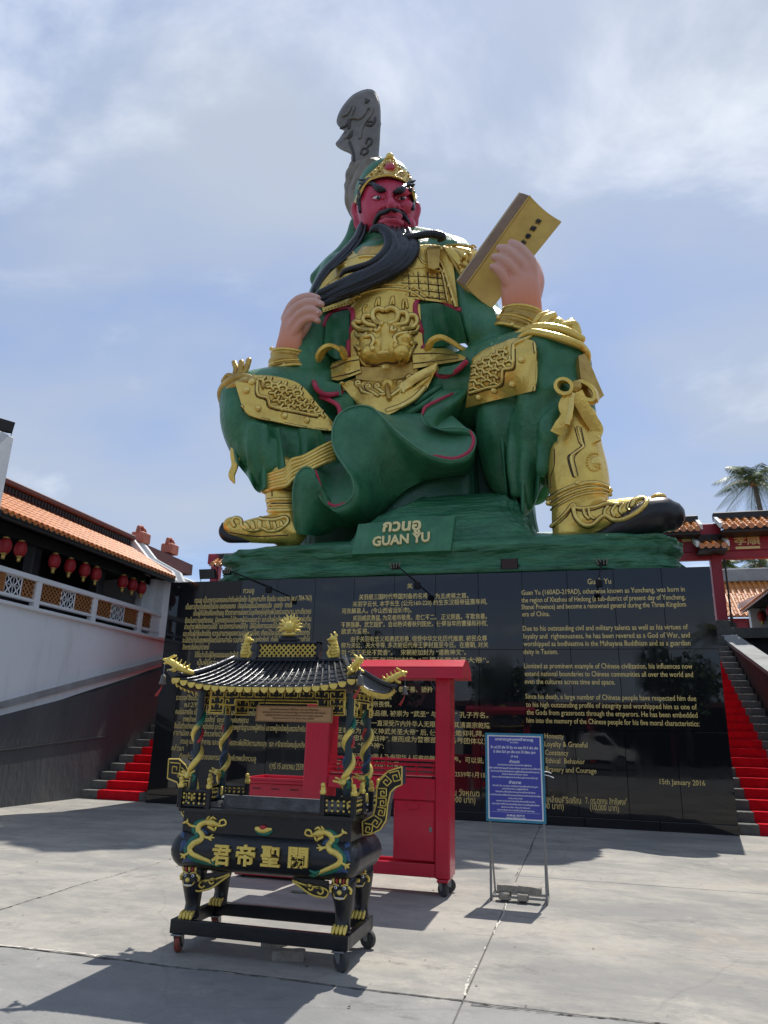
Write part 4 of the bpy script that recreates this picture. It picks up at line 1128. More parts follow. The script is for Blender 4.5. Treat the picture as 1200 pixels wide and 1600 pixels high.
k = MB(); k.rings(rr); rock = k.build('rock_ledge', G['rock'], rb, smooth=True)
# raised mound and seat block
k = MB()
def ringS(pl, pr__, y0, y1, z, amp, ph, e=0.5):
    x0 = pl; x1 = pr__
    return rock_ring(z, x0, x1, y0, y1, amp, ph)
mz = lambda py, y: S(700, py, y)[2]
q0 = S(548, 838, 1.1); q1 = S(838, 842, 1.1)
mr_ = []
for i, (py, y, inL, inR) in enumerate(((862, 0.55, -0.35, 0.30), (838, 0.8, -0.2, 0.12), (822, 1.0, -0.05, -0.05), (812, 1.1, 0.15, -0.15), (800, 1.5, 0.35, -0.3), (787, 1.75, 0.8, -0.35), (780, 2.1, 1.1, -0.6), (774, 2.6, 1.3, -0.9))):
    mr_.append(rock_ring(mz(py, y), q0[0] + inL, q1[0] + inR, y, 7.5, 0.07, i * 1.3 + 1))
k.rings(mr_); k.build('rock_mound', G['rock'], rb, smooth=True)
k = MB()
s0 = S(560, 790, 2.6); s1 = S(742, 790, 2.6)
for i, (z, dx_, y) in enumerate(((ztop + 0.2, 0.1, 2.35), (ztop + 1.2, 0.05, 2.45), (ztop + 2.4, 0, 2.55), (ztop + 3.6, -0.1, 2.7), (ztop + 4.2, -0.3, 2.9))):
    k.rings([rock_ring(z, s0[0] - dx_, s1[0] + dx_, y, 7.0, 0.01, i)], True, False) if False else None
rings_ = [rock_ring(z, s0[0] - dx_, s1[0] + dx_, y, 7.0, 0.012, 2 + 0.2 * i) for i, (z, dx_, y) in enumerate(((ztop + 0.2, 0.1, 2.55), (ztop + 1.2, 0.05, 2.6), (ztop + 2.4, 0, 2.7), (ztop + 3.6, -0.1, 2.85), (ztop + 4.2, -0.3, 3.1)))]
k = MB(); k.rings(rings_); k.build('seat_block', G['robe_dk'], rb, smooth=True)
sx_ = S(470, 842, 3.6)
rings_ = [rock_ring(z, sx_[0] + dx_, s0[0] + 0.6, y, 7.2, 0.04, 7 + 0.4 * i) for i, (z, dx_, y) in enumerate(((ztop + 0.1, 0.0, 3.1), (ztop + 0.8, 0.05, 3.2), (ztop + 2.0, 0.1, 3.4), (ztop + 3.4, 0.3, 3.7)))]
k = MB(); k.rings(rings_); k.build('seat_block', G['robe_dk'], rb, smooth=True)
s2 = S(835, 780, 3.6)
rings_ = [rock_ring(z, s1[0] - 0.4, s2[0] + dx_, y, 7.2, 0.03, 5 + 0.4 * i) for i, (z, dx_, y) in enumerate(((ztop + 0.1, 0.25, 3.2), (ztop + 1.0, 0.1, 3.4), (ztop + 2.2, -0.1, 3.5), (ztop + 4.0, -0.2, 3.6)))]
k = MB(); k.rings(rings_); k.build('seat_block', G['robe_dk'], rb, smooth=True)

# name plaque leaning on the rock
npq = thing('name_plaque', 'green slab with raised gold Thai and English lettering on the rock pedestal', 'plaque', tuple(S(630, 865, 0.1)))
c0, c1_, c2_, c3_ = S(549, 866, 0.02), S(704, 860, 0.02), S(711, 806, 0.30), S(560, 819, 0.30)
nrm = np.cross(c1_ - c0, c3_ - c0); nrm /= np.linalg.norm(nrm)
if nrm[1] > 0: nrm = -nrm
k = MB(); k.prism([c0, c1_, c2_, c3_], -nrm * 0.16); k.build('plaque_slab', G['robe'], npq)
xd = (c1_ - c0) / np.linalg.norm(c1_ - c0); ud = np.cross(nrm, xd); ud = ud if ud[2] > 0 else -ud
def onplane(px, py, off=0.0):
    d = ray(px, py); t_ = ((c0 + nrm * off - CO) @ nrm) / (d @ nrm); return CO + d * t_
for body, a_, b_, hp, bold in (('กวนอู', (598, 832), (658, 829), 17, 0.035), ('GUAN YU', (582, 855), (672, 847), 14, 0.035)):
    p0 = onplane(*a_, 0.002); p1 = onplane(*b_, 0.002); xx = (p1 - p0) / np.linalg.norm(p1 - p0); uu = np.cross(nrm, xx); uu = uu if uu[2] > 0 else -uu
    lettering('plaque_lettering', body, G['text_name'], npq, p0, xx, uu, np.linalg.norm(p1 - p0), hp * K(p0) / abs(uu @ CU), bold, 0.05)
# lamps on the wall top
for px, py, w_, lb in ((326, 903, 0.42, 'black floodlight on the left end of the granite wall top'), (797, 886, 0.36, 'black floodlight on the wall top between the Chinese and English text')):
    p = S(px, py + 8, 0.10); p[2] = WZ + 0.045; floodlight('floodlight', p, lb, w_, 'floodlights')
def arm_lamp(base, head, label):
    b0 = S(*base, 0.12); b0[2] = max(b0[2], WZ + 0.02); h0 = S(*head, -0.75)
    t_ = thing('spot_lamp', label, 'spotlight', tuple(b0), 'arm lamps over the inscriptions')
    k = MB(); k.bbox(b0 - (0.09, 0.06, 0.06), b0 + (0.09, 0.06, 0.05), 0.015); k.build('clamp', G['flood'], t_)
    k = MB()
    for i in range(4): k.tube([b0 + (-0.12 + 0.08 * i, -0.05, 0.09), b0 + (-0.06 + 0.05 * i, -0.09, -0.05)], 0.012, 5)
    k.build('clamp_bolts', G['taupe'], t_)
    k = MB(); k.tube([b0 + (0, 0, 0.05), 0.5 * (b0 + h0) + (0, 0, 0.05), h0 + (0, 0.03, 0.04)], 0.016, 6); k.build('arm', G['flood'], t_)
    k = MB(); k.bbox(h0 - (0.065, 0.045, 0.10), h0 + (0.065, 0.045, 0.04), 0.012); k.build('lamp_head', G['flood'], t_)
    k = MB(); k.box(h0 + (-0.05, 0.047, -0.08), h0 + (0.05, 0.05, 0.02)); k.build('lens', G['glass'], t_)
arm_lamp((355, 894), (420, 919), 'small black arm lamp hanging over the Thai inscription')
arm_lamp((618, 886), (652, 913), 'small black arm lamp hanging over the Chinese heading')
arm_lamp((940, 880), (936, 909), 'small black arm lamp hanging over the English heading')
# ================================================================ SEATED WARRIOR STATUE
st = thing('warrior_statue', 'giant seated warrior statue with crimson face, long black beard, green robe and gold armour', 'statue', tuple(S(610, 850, 3.0)))
# ---- body: robe, arms and legs as one skin
k = MB()
tubeS(k, [(612, 700, 5.0, 112, .8), (608, 640, 4.9, 118, .75), (606, 580, 4.8, 112, .72), (608, 520, 4.7, 106, .72), (610, 465, 4.6, 104, .7), (610, 420, 4.7, 92, .66), (606, 392, 4.8, 62, .62), (604, 372, 4.8, 34, .8)], 26, 5)
tubeS(k, [(535, 432, 4.75, 32, .9), (568, 402, 4.75, 32, .9), (606, 390, 4.8, 40, .8), (665, 392, 4.7, 34, .9), (705, 412, 4.6, 42, .9)], 16)
# viewer's right leg
tubeS(k, [(680, 648, 4.8, 74), (745, 612, 3.7, 70), (810, 582, 2.6, 64), (862, 572, 1.9, 58), (874, 576, 1.75, 50)], 20)
tubeS(k, [(866, 566, 1.85, 48), (864, 610, 1.8, 52), (856, 650, 1.95, 52), (846, 700, 2.2, 46), (838, 740, 2.4, 36), (834, 765, 2.6, 26)], 20)
tubeS(k, [(800, 625, 3.0, 54), (798, 680, 3.1, 56), (796, 730, 3.2, 44), (806, 775, 3.1, 26), (816, 798, 3.0, 12)], 16)
tubeS(k, [(880, 600, 1.6, 38), (894, 640, 1.55, 36), (902, 660, 1.6, 32)], 14)
# folds of the right robe leg
for P in ([(836, 640, 1.95, 10), (826, 690, 1.75, 12), (822, 745, 1.85, 13), (826, 790, 2.1, 10)], [(858, 642, 1.45, 10), (852, 690, 1.30, 13), (848, 735, 1.35, 12)],
          [(806, 650, 2.1, 8), (800, 710, 2.0, 10), (806, 770, 2.2, 10)], [(874, 600, 1.0, 12), (858, 606, 1.05, 10), (840, 604, 1.3, 7)],
          [(872, 640, 1.2, 11), (856, 664, 1.15, 16), (862, 684, 1.2, 18), (872, 690, 1.25, 12)]):
    tubeS(k, P, 10)
# viewer's left leg
tubeS(k, [(560, 655, 4.8, 76), (500, 640, 3.6, 66), (440, 628, 2.6, 56), (398, 626, 1.95, 48), (384, 628, 1.8, 42)], 20)
tubeS(k, [(384, 622, 1.8, 38), (386, 655, 1.75, 42), (398, 690, 1.85, 42), (415, 725, 1.95, 36), (424, 752, 2.0, 24)], 18)
tubeS(k, [(430, 650, 2.5, 40), (450, 690, 2.5, 46), (470, 725, 2.6, 40), (470, 760, 2.7, 34)], 14)
tubeS(k, [(480, 660, 3.2, 45), (510, 700, 3.2, 50), (530, 750, 3.2, 45)], 14)
for P in ([(374, 665, 1.3, 8), (376, 700, 1.35, 9), (384, 724, 1.5, 6)], [(396, 664, 1.15, 9), (392, 700, 1.2, 10), (398, 735, 1.4, 10), (406, 760, 1.6, 6)],
          [(412, 668, 1.25, 8), (414, 700, 1.3, 10), (420, 732, 1.45, 10)], [(434, 690, 1.5, 8), (432, 716, 1.5, 9), (440, 738, 1.6, 8)], [(365, 640, 1.5, 12), (362, 668, 1.55, 12), (372, 690, 1.6, 8)]):
    tubeS(k, P, 10)
# arms
tubeS(k, [(532, 428, 4.7, 33), (514, 470, 4.35, 34), (496, 530, 3.7, 37), (474, 574, 3.1, 40), (456, 590, 2.85, 36), (450, 584, 2.75, 27), (451, 572, 2.7, 22)], 18)
tubeS(k, [(700, 412, 4.6, 42), (724, 460, 4.2, 42), (750, 506, 3.5, 38), (776, 522, 3.1, 36), (797, 522, 2.92, 31), (808, 514, 2.82, 26)], 18)
# lap cloth
tubeS(k, [(545, 640, 3.9, 40), (600, 655, 3.7, 56), (660, 650, 3.7, 54), (710, 630, 3.8, 36)], 16)
tubeS(k, [(600, 650, 3.5, 52), (610, 700, 3.2, 60), (600, 745, 2.9, 50)], 16)
body = k.build('robed_body', G['robe'], st)
fuse(body, 0.07, 5)
BV = bvh_of(body)

# ---- helpers for ornament on the body
def orn(name, m, fn, parent=None, smooth=True, angle=None, stuff=False):
    k = MB(); fn(k); o = k.build(name, m, parent or st, smooth=smooth, angle=angle)
    if stuff: tag(o, kind='stuff')
    return o
def plate(name, m, top, bot, th=0.1, nu=16, nv=8, bv=None, y=None, smooth=2, parent=None):
    k = MB(); patch_on(k, bv or BV, top, bot, th, nu, nv, y, smooth=smooth)
    return k.build(name, m, parent or st, smooth=True, angle=50)
def line(name, m, pts, rpx, bv=None, off=0.3, flat=1.0, sides=6, y=None, taper=False, parent=None, n=None):
    gilt = m in (G['gold_lt'], G['gold']) and rpx > 1.5
    k = MB(); line_on(k, bv or BV, pts, rpx, off, n, sides, flat, y, taper=taper, edge=1.15 if gilt else 0)
    return k.build(name, [m, G['line']] if gilt else m, parent or st, smooth=True)

# hanging robe flaps with pleated hems under both knees
def flap(top, bot, yt, yb, waves, amp, name='robe_flap'):
    A = []
    for i, u in enumerate(np.linspace(0, 1, 40)):
        a = cr(np.array(top, float), 40)[i]; b_ = cr(np.array(bot, float), 40)[i]
        A.append([S(*(a * (1 - v) + b_ * v), yt * (1 - v) + yb * v - (0.25 + 0.75 * v) * amp * math.sin(u * waves * 6.283 + v * 0.8)) for v in np.linspace(0, 1, 16)])
    A = np.array(A); k = MB(); k.slab(A, A + np.array([0, 0.10, 0])); k.build(name, G['robe'], st, smooth=True, angle=60)
flap([(812, 640), (832, 644), (850, 648), (870, 650), (888, 648)], [(814, 806), (830, 796), (846, 762), (862, 752), (880, 698)], 1.62, 1.95, 2.6, 0.17)
flap([(776, 648), (795, 646), (815, 644), (835, 642)], [(790, 770), (800, 785), (812, 804), (826, 792)], 2.3, 2.4, 2.2, 0.16)
flap([(866, 640), (880, 636), (896, 636), (914, 634)], [(868, 692), (882, 676), (898, 664), (918, 660)], 1.12, 1.1, 1.5, 0.10)
flap([(356, 660), (372, 664), (392, 668), (412, 668), (436, 668)], [(368, 722), (386, 744), (402, 768), (420, 756), (446, 738)], 1.38, 1.42, 3.2, 0.15)
flap([(430, 664), (452, 668), (476, 670), (500, 672)], [(436, 742), (456, 728), (484, 710), (512, 694)], 1.85, 2.0, 2.0, 0.13)

# ---- breast armour
chest = plate('breastplate', G['gold'], [(497, 456), (512, 428), (545, 400), (590, 392), (640, 384), (680, 382), (702, 392), (708, 412)], [(505, 488), (530, 480), (556, 474), (600, 462), (640, 466), (672, 470), (700, 474), (716, 480)], 0.12, 26, 12)
CV = bvh_of(body, chest)
for P, r in (([(672, 384), (676, 402), (690, 412), (700, 440), (712, 478)], 2.2), ([(652, 388), (656, 404), (664, 412), (688, 420), (700, 470)], 1.8), ([(640, 420), (668, 418), (688, 424)], 1.4), ([(548, 468), (572, 456), (604, 451), (640, 455), (662, 468)], 2.0), ([(543, 462), (570, 449), (604, 444), (642, 448), (672, 464)], 1.4), ([(505, 452), (530, 446), (546, 440)], 1.6), ([(520, 420), (560, 402), (588, 400)], 2.2)):
    line('armour_rib', G['gold_lt'], P, r, CV)
for i in range(4):
    line('armour_seam', G['line'], [(638 + i * 15, 424 + i), (640 + i * 15.5, 462 + i * 2)], 0.9, CV, 0.7)
for y_ in (431, 442, 453, 463): line('armour_seam', G['line'], [(628, y_), (660, y_ + 1), (700, y_ + 5)], 0.7, CV, 0.6)
k = MB()
for r_ in range(4):
    for i in range(9):
        x = 630 + i * 8.2 + r_ * 1.5; y_ = 426 + r_ * 11 + i * 0.7
        dot_on(k, CV, x, y_, 2.2, 0.7)
for i in range(10):
    dot_on(k, CV, 508 + i * 5, 484 - i * 1.6, 2.2)
tag(k.build('armour_stud', G['gold_lt'], st, smooth=True), kind='stuff')
for px, py, r_ in ((694, 424, 4), (702, 446, 4), (708, 468, 4), (676, 394, 5), (643, 448, 4), (562, 462, 3.2), (541, 415, 3.4)):
    k = MB(); dot_on(k, CV, px, py, r_); k.build('rivet', G['gold_lt'], st, smooth=True)
plate('buckle', G['gold_dk'], [(667, 386), (674, 384), (688, 385)], [(669, 418), (678, 420), (686, 418)], 0.24, 8, 6, CV)
# pauldrons
k = MB()
sp0 = [(692, 384, 3.75), (712, 384, 3.6), (736, 388, 3.5), (750, 396, 3.6)]; sp1 = [(700, 404, 3.4), (712, 416, 3.3), (722, 430, 3.3), (736, 446, 3.4)]
A = np.array([[np.array(S(*(np.array(a) * (1 - v) + np.array(b_) * v))) + np.array([0, -0.22 * math.sin(math.pi * v), 0]) for v in np.linspace(0, 1, 7)] for a, b_ in zip(cr(sp0, 12), cr(sp1, 12))])
k.slab(A, A + np.array([0, 0.35, 0])); k.build('pauldron', G['gold'], st, smooth=True, angle=50)
for P in ([(694, 386, 3.55), (704, 402, 3.3), (724, 436, 3.1)], [(696, 384, 3.6), (716, 383, 3.45), (738, 387, 3.4)], [(712, 392, 3.3), (722, 402, 3.15), (718, 410, 3.1), (728, 416, 3.1)], [(728, 394, 3.3), (736, 398, 3.2), (732, 406, 3.15), (738, 412, 3.2)]):
    k = MB(); tubeS(k, [(*p, 2.2) for p in P], 6); k.build('pauldron_scroll', G['gold_dk'], st, smooth=True)
for px, py, y in ((704, 389, 3.4), (717, 412, 3.1), (726, 400, 3.1), (722, 424, 3.1)):
    k = MB(); ballS(k, px, py, y, 3.6); k.build('rivet', G['gold_lt'], st, smooth=True)
for cx_ in (729, 739):
    k = MB(); tubeS(k, [(cx_ + 4.5 * math.cos(t_), 389 + 5.5 * math.sin(t_), 3.6, 1.6) for t_ in np.linspace(0.3, 5.9, 9)], 6); k.build('pauldron_loop', G['gold_dk'], st, smooth=True)
# left shoulder armour and collar
plate('pauldron', G['gold'], [(500, 430), (512, 412), (534, 398), (552, 392)], [(508, 448), (524, 434), (546, 420), (566, 410)], 0.16, 12, 6)
plate('collar', G['gold_dk'], [(560, 384), (585, 384), (606, 378)], [(558, 402), (582, 398), (610, 390)], 0.12, 10, 4)
k = MB(); tubeS(k, [(556, 350, 4.9, 10), (552, 375, 5.0, 14), (540, 400, 5.0, 18), (520, 418, 4.9, 18), (498, 436, 4.6, 14)], 10); k.build('shawl', G['robe'], st, smooth=True)
k = MB(); tubeS(k, [(660, 378, 4.4, 10), (682, 378, 4.2, 13), (694, 382, 4.1, 8)], 10); k.build('shawl', G['robe'], st, smooth=True)

# ---- belly shield and red-edged side flaps
belly = plate('belly_shield', G['gold'], [(548, 478), (566, 466), (602, 459), (640, 464), (656, 476)], [(548, 568), (575, 572), (604, 574), (634, 570), (662, 556)], 0.14, 18, 14)
for top, bot, edge, nm in (([(509, 506), (520, 490), (546, 484)], [(506, 545), (522, 560), (545, 562)], [(507, 508), (513, 494), (528, 484), (544, 480), (551, 488), (551, 508), (546, 530), (543, 558)], 0),
                     ([(656, 476), (686, 474), (718, 488)], [(664, 545), (694, 540), (730, 536)], [(718, 484), (694, 473), (668, 466), (652, 470), (649, 486), (655, 506), (660, 524), (661, 545)], 1)):
    fp_ = plate('side_flap', G['robe'], top, bot, 0.14, 12, 8, smooth=3)
    FV = bvh_of(body, fp_, belly)
    line('flap_trim', G['red'], edge, 4.2, FV, 0.25, 0.6, 8)
# ---- belt
bl = plate('belt', G['gold'], [(516, 572), (522, 566), (540, 560), (560, 556)], [(519, 593), (530, 594), (548, 588), (564, 582)], 0.34, 14, 7)
br_ = plate('belt', G['gold'], [(644, 546), (676, 544), (704, 546), (728, 558)], [(646, 576), (680, 570), (704, 566), (726, 562)], 0.34, 14, 7)
bc_ = plate('belt', G['gold_dk'], [(556, 572), (580, 574), (604, 573), (630, 570), (652, 562)], [(556, 592), (580, 595), (604, 594), (630, 590), (652, 582)], 0.30, 14, 6)
BLV = bvh_of(body, bl, br_, bc_, belly)
for P in ([(517, 576), (540, 566), (560, 562)], [(519, 590), (544, 584), (562, 578)], [(646, 553), (680, 552), (716, 556)], [(646, 568), (684, 564), (716, 560)]):
    line('belt_seam', G['line'], P, 0.9, BLV, 0.5)
def ribbon(name, m, rows, w, parent=None, th=0.10, up=(0, 0, 1), tw=None):
    """flat strap through photo positions (px, py, y); w half width in px along the given world direction"""
    Q = cr(np.array(rows, float), 7 * len(rows)); P = np.array([S(*q) for q in Q])
    T = np.gradient(P, axis=0); T /= np.linalg.norm(T, axis=1, keepdims=True)
    U = np.broadcast_to(np.array(up, float), P.shape)
    A = []
    for i in range(len(P)):
        s_ = U[i] - T[i] * (U[i] @ T[i]); s_ /= np.linalg.norm(s_) + 1e-9
        n_ = np.cross(T[i], s_); kk = K(P[i]) * w
        c_ = [P[i] + s_ * kk + n_ * th / 2, P[i] + n_ * th * 0.75, P[i] - s_ * kk + n_ * th / 2, P[i] - s_ * kk - n_ * th / 2, P[i] - n_ * th * 0.75, P[i] + s_ * kk - n_ * th / 2]
        A.append(c_)
    k = MB(); k.rings(A); return k.build(name, m, parent or st, smooth=True, angle=45)
dirv = (0.25, 0.75, 0.6)
ribbon('sash_loop', G['gold'], [(540, 556, 3.0), (530, 545, 2.7), (516, 541, 2.55), (504, 548, 2.6), (498, 562, 2.75), (497, 582, 2.95), (498, 604, 3.1)], 9, up=(0.2, 1, 0.35))
ribbon('sash_loop', G['gold'], [(668, 546, 2.95), (676, 532, 2.7), (690, 527, 2.6), (706, 534, 2.65), (722, 545, 2.8), (738, 550, 3.0)], 8, up=(0.1, 1, 0.3))
# red edged coat tails beside the belt
fp_ = plate('coat_tail', G['robe'], [(490, 598), (510, 596), (532, 600)], [(492, 604), (506, 618), (534, 618)], 0.30, 8, 5)
line('coat_trim', G['red'], [(490, 596), (497, 610), (512, 617), (536, 613)], 4.0, bvh_of(body, fp_), 0.3, 0.7, 8)
fp_ = plate('coat_tail', G['robe'], [(690, 574), (710, 570), (728, 562)], [(682, 584), (706, 584), (728, 568)], 0.35, 8, 5)
line('coat_trim', G['red'], [(678, 582), (692, 588), (710, 582), (728, 566)], 4.0, bvh_of(body, fp_), 0.3, 0.7, 8)

# ---- apron plate under the belt with scrolls
ap = plate('apron_plate', G['gold'], [(532, 600), (560, 590), (602, 588), (645, 584), (682, 576)], [(556, 628), (578, 642), (606, 648), (640, 628), (668, 606)], 0.20, 18, 8)
AV = bvh_of(body, ap, bl, br_, bc_, belly)
line('apron_edge', G['gold_lt'], [(533, 600), (541, 616), (556, 632), (580, 640)], 5.5, AV, 0.1, 0.5, 8)
line('apron_edge', G['gold_lt'], [(664, 606), (648, 622), (628, 634), (606, 642)], 4.0, AV, 0.1, 0.5, 8)
def scroll(cx_, cy_, r_, a0, turns, tail=None, sgn=1, m='gold_lt', bv=None, w=2.6, name='scroll'):
    n = 16; P = [(cx_ + r_ * (0.3 + 0.7 * u) * math.cos(a0 + sgn * turns * 6.283 * u), cy_ + r_ * (0.3 + 0.7 * u) * math.sin(a0 + sgn * turns * 6.283 * u)) for u in np.linspace(0, 1, n)]
    if tail: P += tail
    line(name, G[m], P, w, bv or AV, 1.0)
for cx_, cy_, tl in ((560, 599, [(566, 612), (584, 618), (600, 616)]), (576, 604, [(580, 615), (590, 618)]), (590, 603, [(592, 612), (600, 614)]), (626, 599, [(622, 612), (612, 618)]), (640, 590, [(640, 602), (630, 612)]), (653, 583, [(650, 594), (642, 604)])):
    scroll(cx_, cy_, 5, 0.6 + 1.2, 1.1, tl, -1)
k = MB(); ballS(k, 605, 600, hit(AV, 605, 600)[1], 10, 10, 5); k.build('apron_boss', G['gold'], st, smooth=True)
k = MB(); line_on(k, AV, [(605, 602), (606, 612), (608, 622)], 4.5, 0.6); k.build('apron_drop', G['gold_dk'], st, smooth=True)
# sash knot and ends
ribbon('sash_end', G['gold_lt'], [(612, 624, 2.65), (632, 604, 2.6), (654, 588, 2.7), (684, 574, 2.9)], 6.5, up=(0.5, 0, 1))
ribbon('sash_end', G['gold'], [(618, 630, 2.65), (640, 614, 2.65), (660, 598, 2.8), (676, 586, 2.95)], 3.0, up=(0.5, 0, 1))
ribbon('sash_end', G['gold'], [(562, 630, 2.85), (580, 632, 2.7), (596, 629, 2.6)], 5, up=(0, 0, 1))
k = MB(); ballS(k, 603, 628, 2.55, 7, 8, 6); ballS(k, 596, 629, 2.58, 5, 7, 5); k.build('sash_knot', G['gold'], st, smooth=True)
for dx_ in (-5, 0, 5, 9):
    k = MB(); tubeS(k, [(604 + dx_ * .4, 632, 2.55, 1.6), (606 + dx_, 640, 2.5, 1.8), (602 + dx_ * 1.3, 650, 2.5, 1.4)], 6); k.build('sash_cord', G['gold_lt'], st, smooth=True)

# ---- beast mask on the belly
k = MB()
yb_ = hit(bvh_of(body, belly), 603, 530)[1]
ballS(k, 603, 540, yb_ - 0.05, 46, 34, 22, 20, 12); ballS(k, 603, 555, yb_ - 0.12, 40, 18, 22, 16, 9)
for sx in (-1, 1):
    ballS(k, 603 + sx * 24, 552, yb_ - 0.30, 16, 13, 15); ballS(k, 603 + sx * 13, 536, yb_ - 0.36, 9, 7, 10); ballS(k, 603 + sx * 30, 530, yb_ - 0.2, 13, 9, 12)
    tubeS(k, [(603 + sx * 3, 524, yb_ - 0.42, 5), (603 + sx * 8, 536, yb_ - 0.42, 6), (603 + sx * 10, 544, yb_ - 0.4, 5)], 8)
tubeS(k, [(601, 510, yb_ - 0.30, 7), (602, 530, yb_ - 0.42, 8), (602, 548, yb_ - 0.48, 8)], 10)
mask = k.build('beast_mask', G['gold'], st); fuse(mask, 0.04, 2)
MV = bvh_of(body, belly, mask, bl, br_)
for P, r_ in (([(596, 506), (587, 502), (582, 494), (584, 485), (593, 482), (598, 484)], 4.4), ([(609, 506), (618, 502), (622, 492), (619, 484), (610, 481), (604, 484)], 4.4),
              ([(588, 510), (574, 506), (567, 500), (570, 493), (577, 493)], 4.1), ([(616, 508), (632, 506), (637, 498), (634, 489), (625, 488)], 4.1),
              ([(580, 516), (562, 514), (553, 508), (554, 502), (562, 503)], 4.0), ([(630, 514), (645, 511), (652, 502), (648, 493), (640, 493)], 4.0),
              ([(572, 522), (560, 526), (556, 520)], 3.0), ([(640, 520), (650, 518), (654, 510)], 3.0)):
    line('mask_horn', G['gold_lt'], P, r_, MV, 0.9, y=yb_ - 0.1, sides=8)
for P in ([(569, 490), (568, 482), (572, 478)], [(587, 478), (589, 470), (592, 465), (592, 476)], [(610, 476), (612, 468), (614, 463), (615, 475)], [(630, 482), (630, 472), (634, 468), (636, 480)]):
    line('mask_flame', G['gold'], P, 2.2, MV, 0.4)
for P in ([(562, 522), (570, 526), (580, 524), (584, 532), (580, 540)], [(644, 520), (636, 520), (622, 522), (616, 528), (619, 536)], [(594, 512), (590, 518), (586, 516)], [(612, 512), (612, 518), (618, 516)]):
    line('mask_brow', G['gold_lt'], P, 3.0, MV, 0.6)
for px, py in ((582, 545), (618, 541)):
    k = MB(); dot_on(k, MV, px, py, 4.6, 0.9, 0.3); k.build('mask_eye', G['gold_lt'], st, smooth=True)
k = MB(); ballS(k, 599, 553, hit(MV, 599, 553)[1] - 0.10, 11, 5, 8); k.build('mask_nose', G['gold_lt'], st, smooth=True)
for P in ([(558, 545), (562, 552), (563, 562), (570, 570), (584, 574), (600, 570), (616, 572), (634, 566), (640, 552), (646, 540)], [(556, 541), (562, 546)], [(642, 536), (650, 536)]):
    line('mask_jaw', G['gold_lt'], P, 3.0, MV, 0.5)
line('mask_mouth', G['line'], [(572, 567), (588, 571), (602, 566), (616, 568), (630, 562)], 1.3, MV, 0.9)
k = MB(); p = hit(MV, 604, 572, 0.1); kk = K(p); k.bbox(p + np.array([-7, -6, -4]) * kk, p + np.array([7, 4, 4]) * kk, 0.02); k.build('mask_tooth', G['gold_lt'], st)
for a_, b_ in (((578, 582), (580, 570)), ((625, 576), (624, 564))):
    k = MB(); line_on(k, MV, [a_, ((a_[0] + b_[0]) / 2, (a_[1] + b_[1]) / 2), b_], 3, 0.8, taper=True); k.build('mask_fang', G['gold_lt'], st, smooth=True)
for px, py in ((570, 577), (638, 562)):
    k = MB(); dot_on(k, MV, px, py, 6, 0.6); k.build('mask_curl', G['gold'], st, smooth=True)

# ---- knee armour
kl = plate('knee_armour', G['gold'], [(367, 598), (378, 590), (400, 586), (424, 587), (448, 592), (468, 600), (484, 616), (500, 636), (524, 664)], [(378, 634), (386, 645), (400, 652), (422, 657), (442, 661), (462, 666), (484, 669), (504, 672), (524, 673)], 0.16, 22, 10)
kr = plate('knee_armour', G['gold'], [(738, 560), (756, 546), (780, 537), (804, 528), (832, 532), (838, 540)], [(727, 638), (748, 632), (770, 626), (796, 620), (820, 614), (836, 610)], 0.18, 18, 12)
LV = bvh_of(body, kl); RV = bvh_of(body, kr)
line('armour_edge', G['gold_lt'], [(378, 634), (386, 645), (400, 652), (442, 661), (484, 669), (520, 673)], 1.6, LV, 0.2)
line('armour_edge', G['gold_lt'], [(402, 596), (403, 616), (418, 622), (423, 634), (444, 640), (470, 645), (496, 650)], 2.6, LV, 0.5, sides=8)
line('armour_edge', G['line'], [(399, 596), (400, 618), (415, 625), (420, 637), (444, 643), (470, 648), (496, 653)], 0.9, LV, 0.5)
line('armour_edge', G['gold_lt'], [(734, 614), (760, 606), (782, 600), (786, 578), (801, 573), (802, 543), (806, 536), (830, 526)], 2.8, RV, 0.5, sides=8)
line('armour_edge', G['line'], [(734, 618), (762, 609), (785, 603), (789, 581), (804, 576), (805, 546)], 0.9, RV, 0.5)
line('armour_edge', G['gold_lt'], [(835, 536), (838, 562), (838, 590), (835, 610)], 1.8, RV, 0.2)
for px, py, V_ in ((385, 610, LV), (403, 638, LV), (444, 650, LV), (479, 657, LV), (393, 597, LV), (815, 562, RV), (801, 600, RV), (773, 610, RV), (749, 620, RV)):
    k = MB(); dot_on(k, V_, px, py, 6.2, 0.7, 0.15); k.build('armour_rivet', G['gold_lt'], st, smooth=True)
def yscale(V_, px, py, r_, rot):
    k = MB()
    for a_ in (rot, rot + 2.1, rot - 2.1):
        e_ = (px + r_ * math.cos(a_), py + r_ * 0.85 * math.sin(a_))
        line_on(k, V_, [(px, py), ((px + e_[0]) / 2, (py + e_[1]) / 2), e_], r_ * 0.36, 0.75, 3, 6, edge=0.9)
    k.build('armour_scale', [G['gold_lt'], G['line']], st, smooth=True)
for r_ in range(5):
    for i in range(7):
        px = 418 + i * 11.5 + r_ * 5.0 - 8 * (r_ == 0); py = 594 + r_ * 10.5 + i * 3.6 - (2 if i % 2 else 0)
        lim = 408 + max(0, (py - 612)) * 1.2
        if px < lim or px > 448 + (py - 590) * 1.05 or py > 641 + (px - 440) * 0.1: continue
        yscale(LV, px, py, 6.4, 0.9 if (i + r_) % 2 else -0.9)
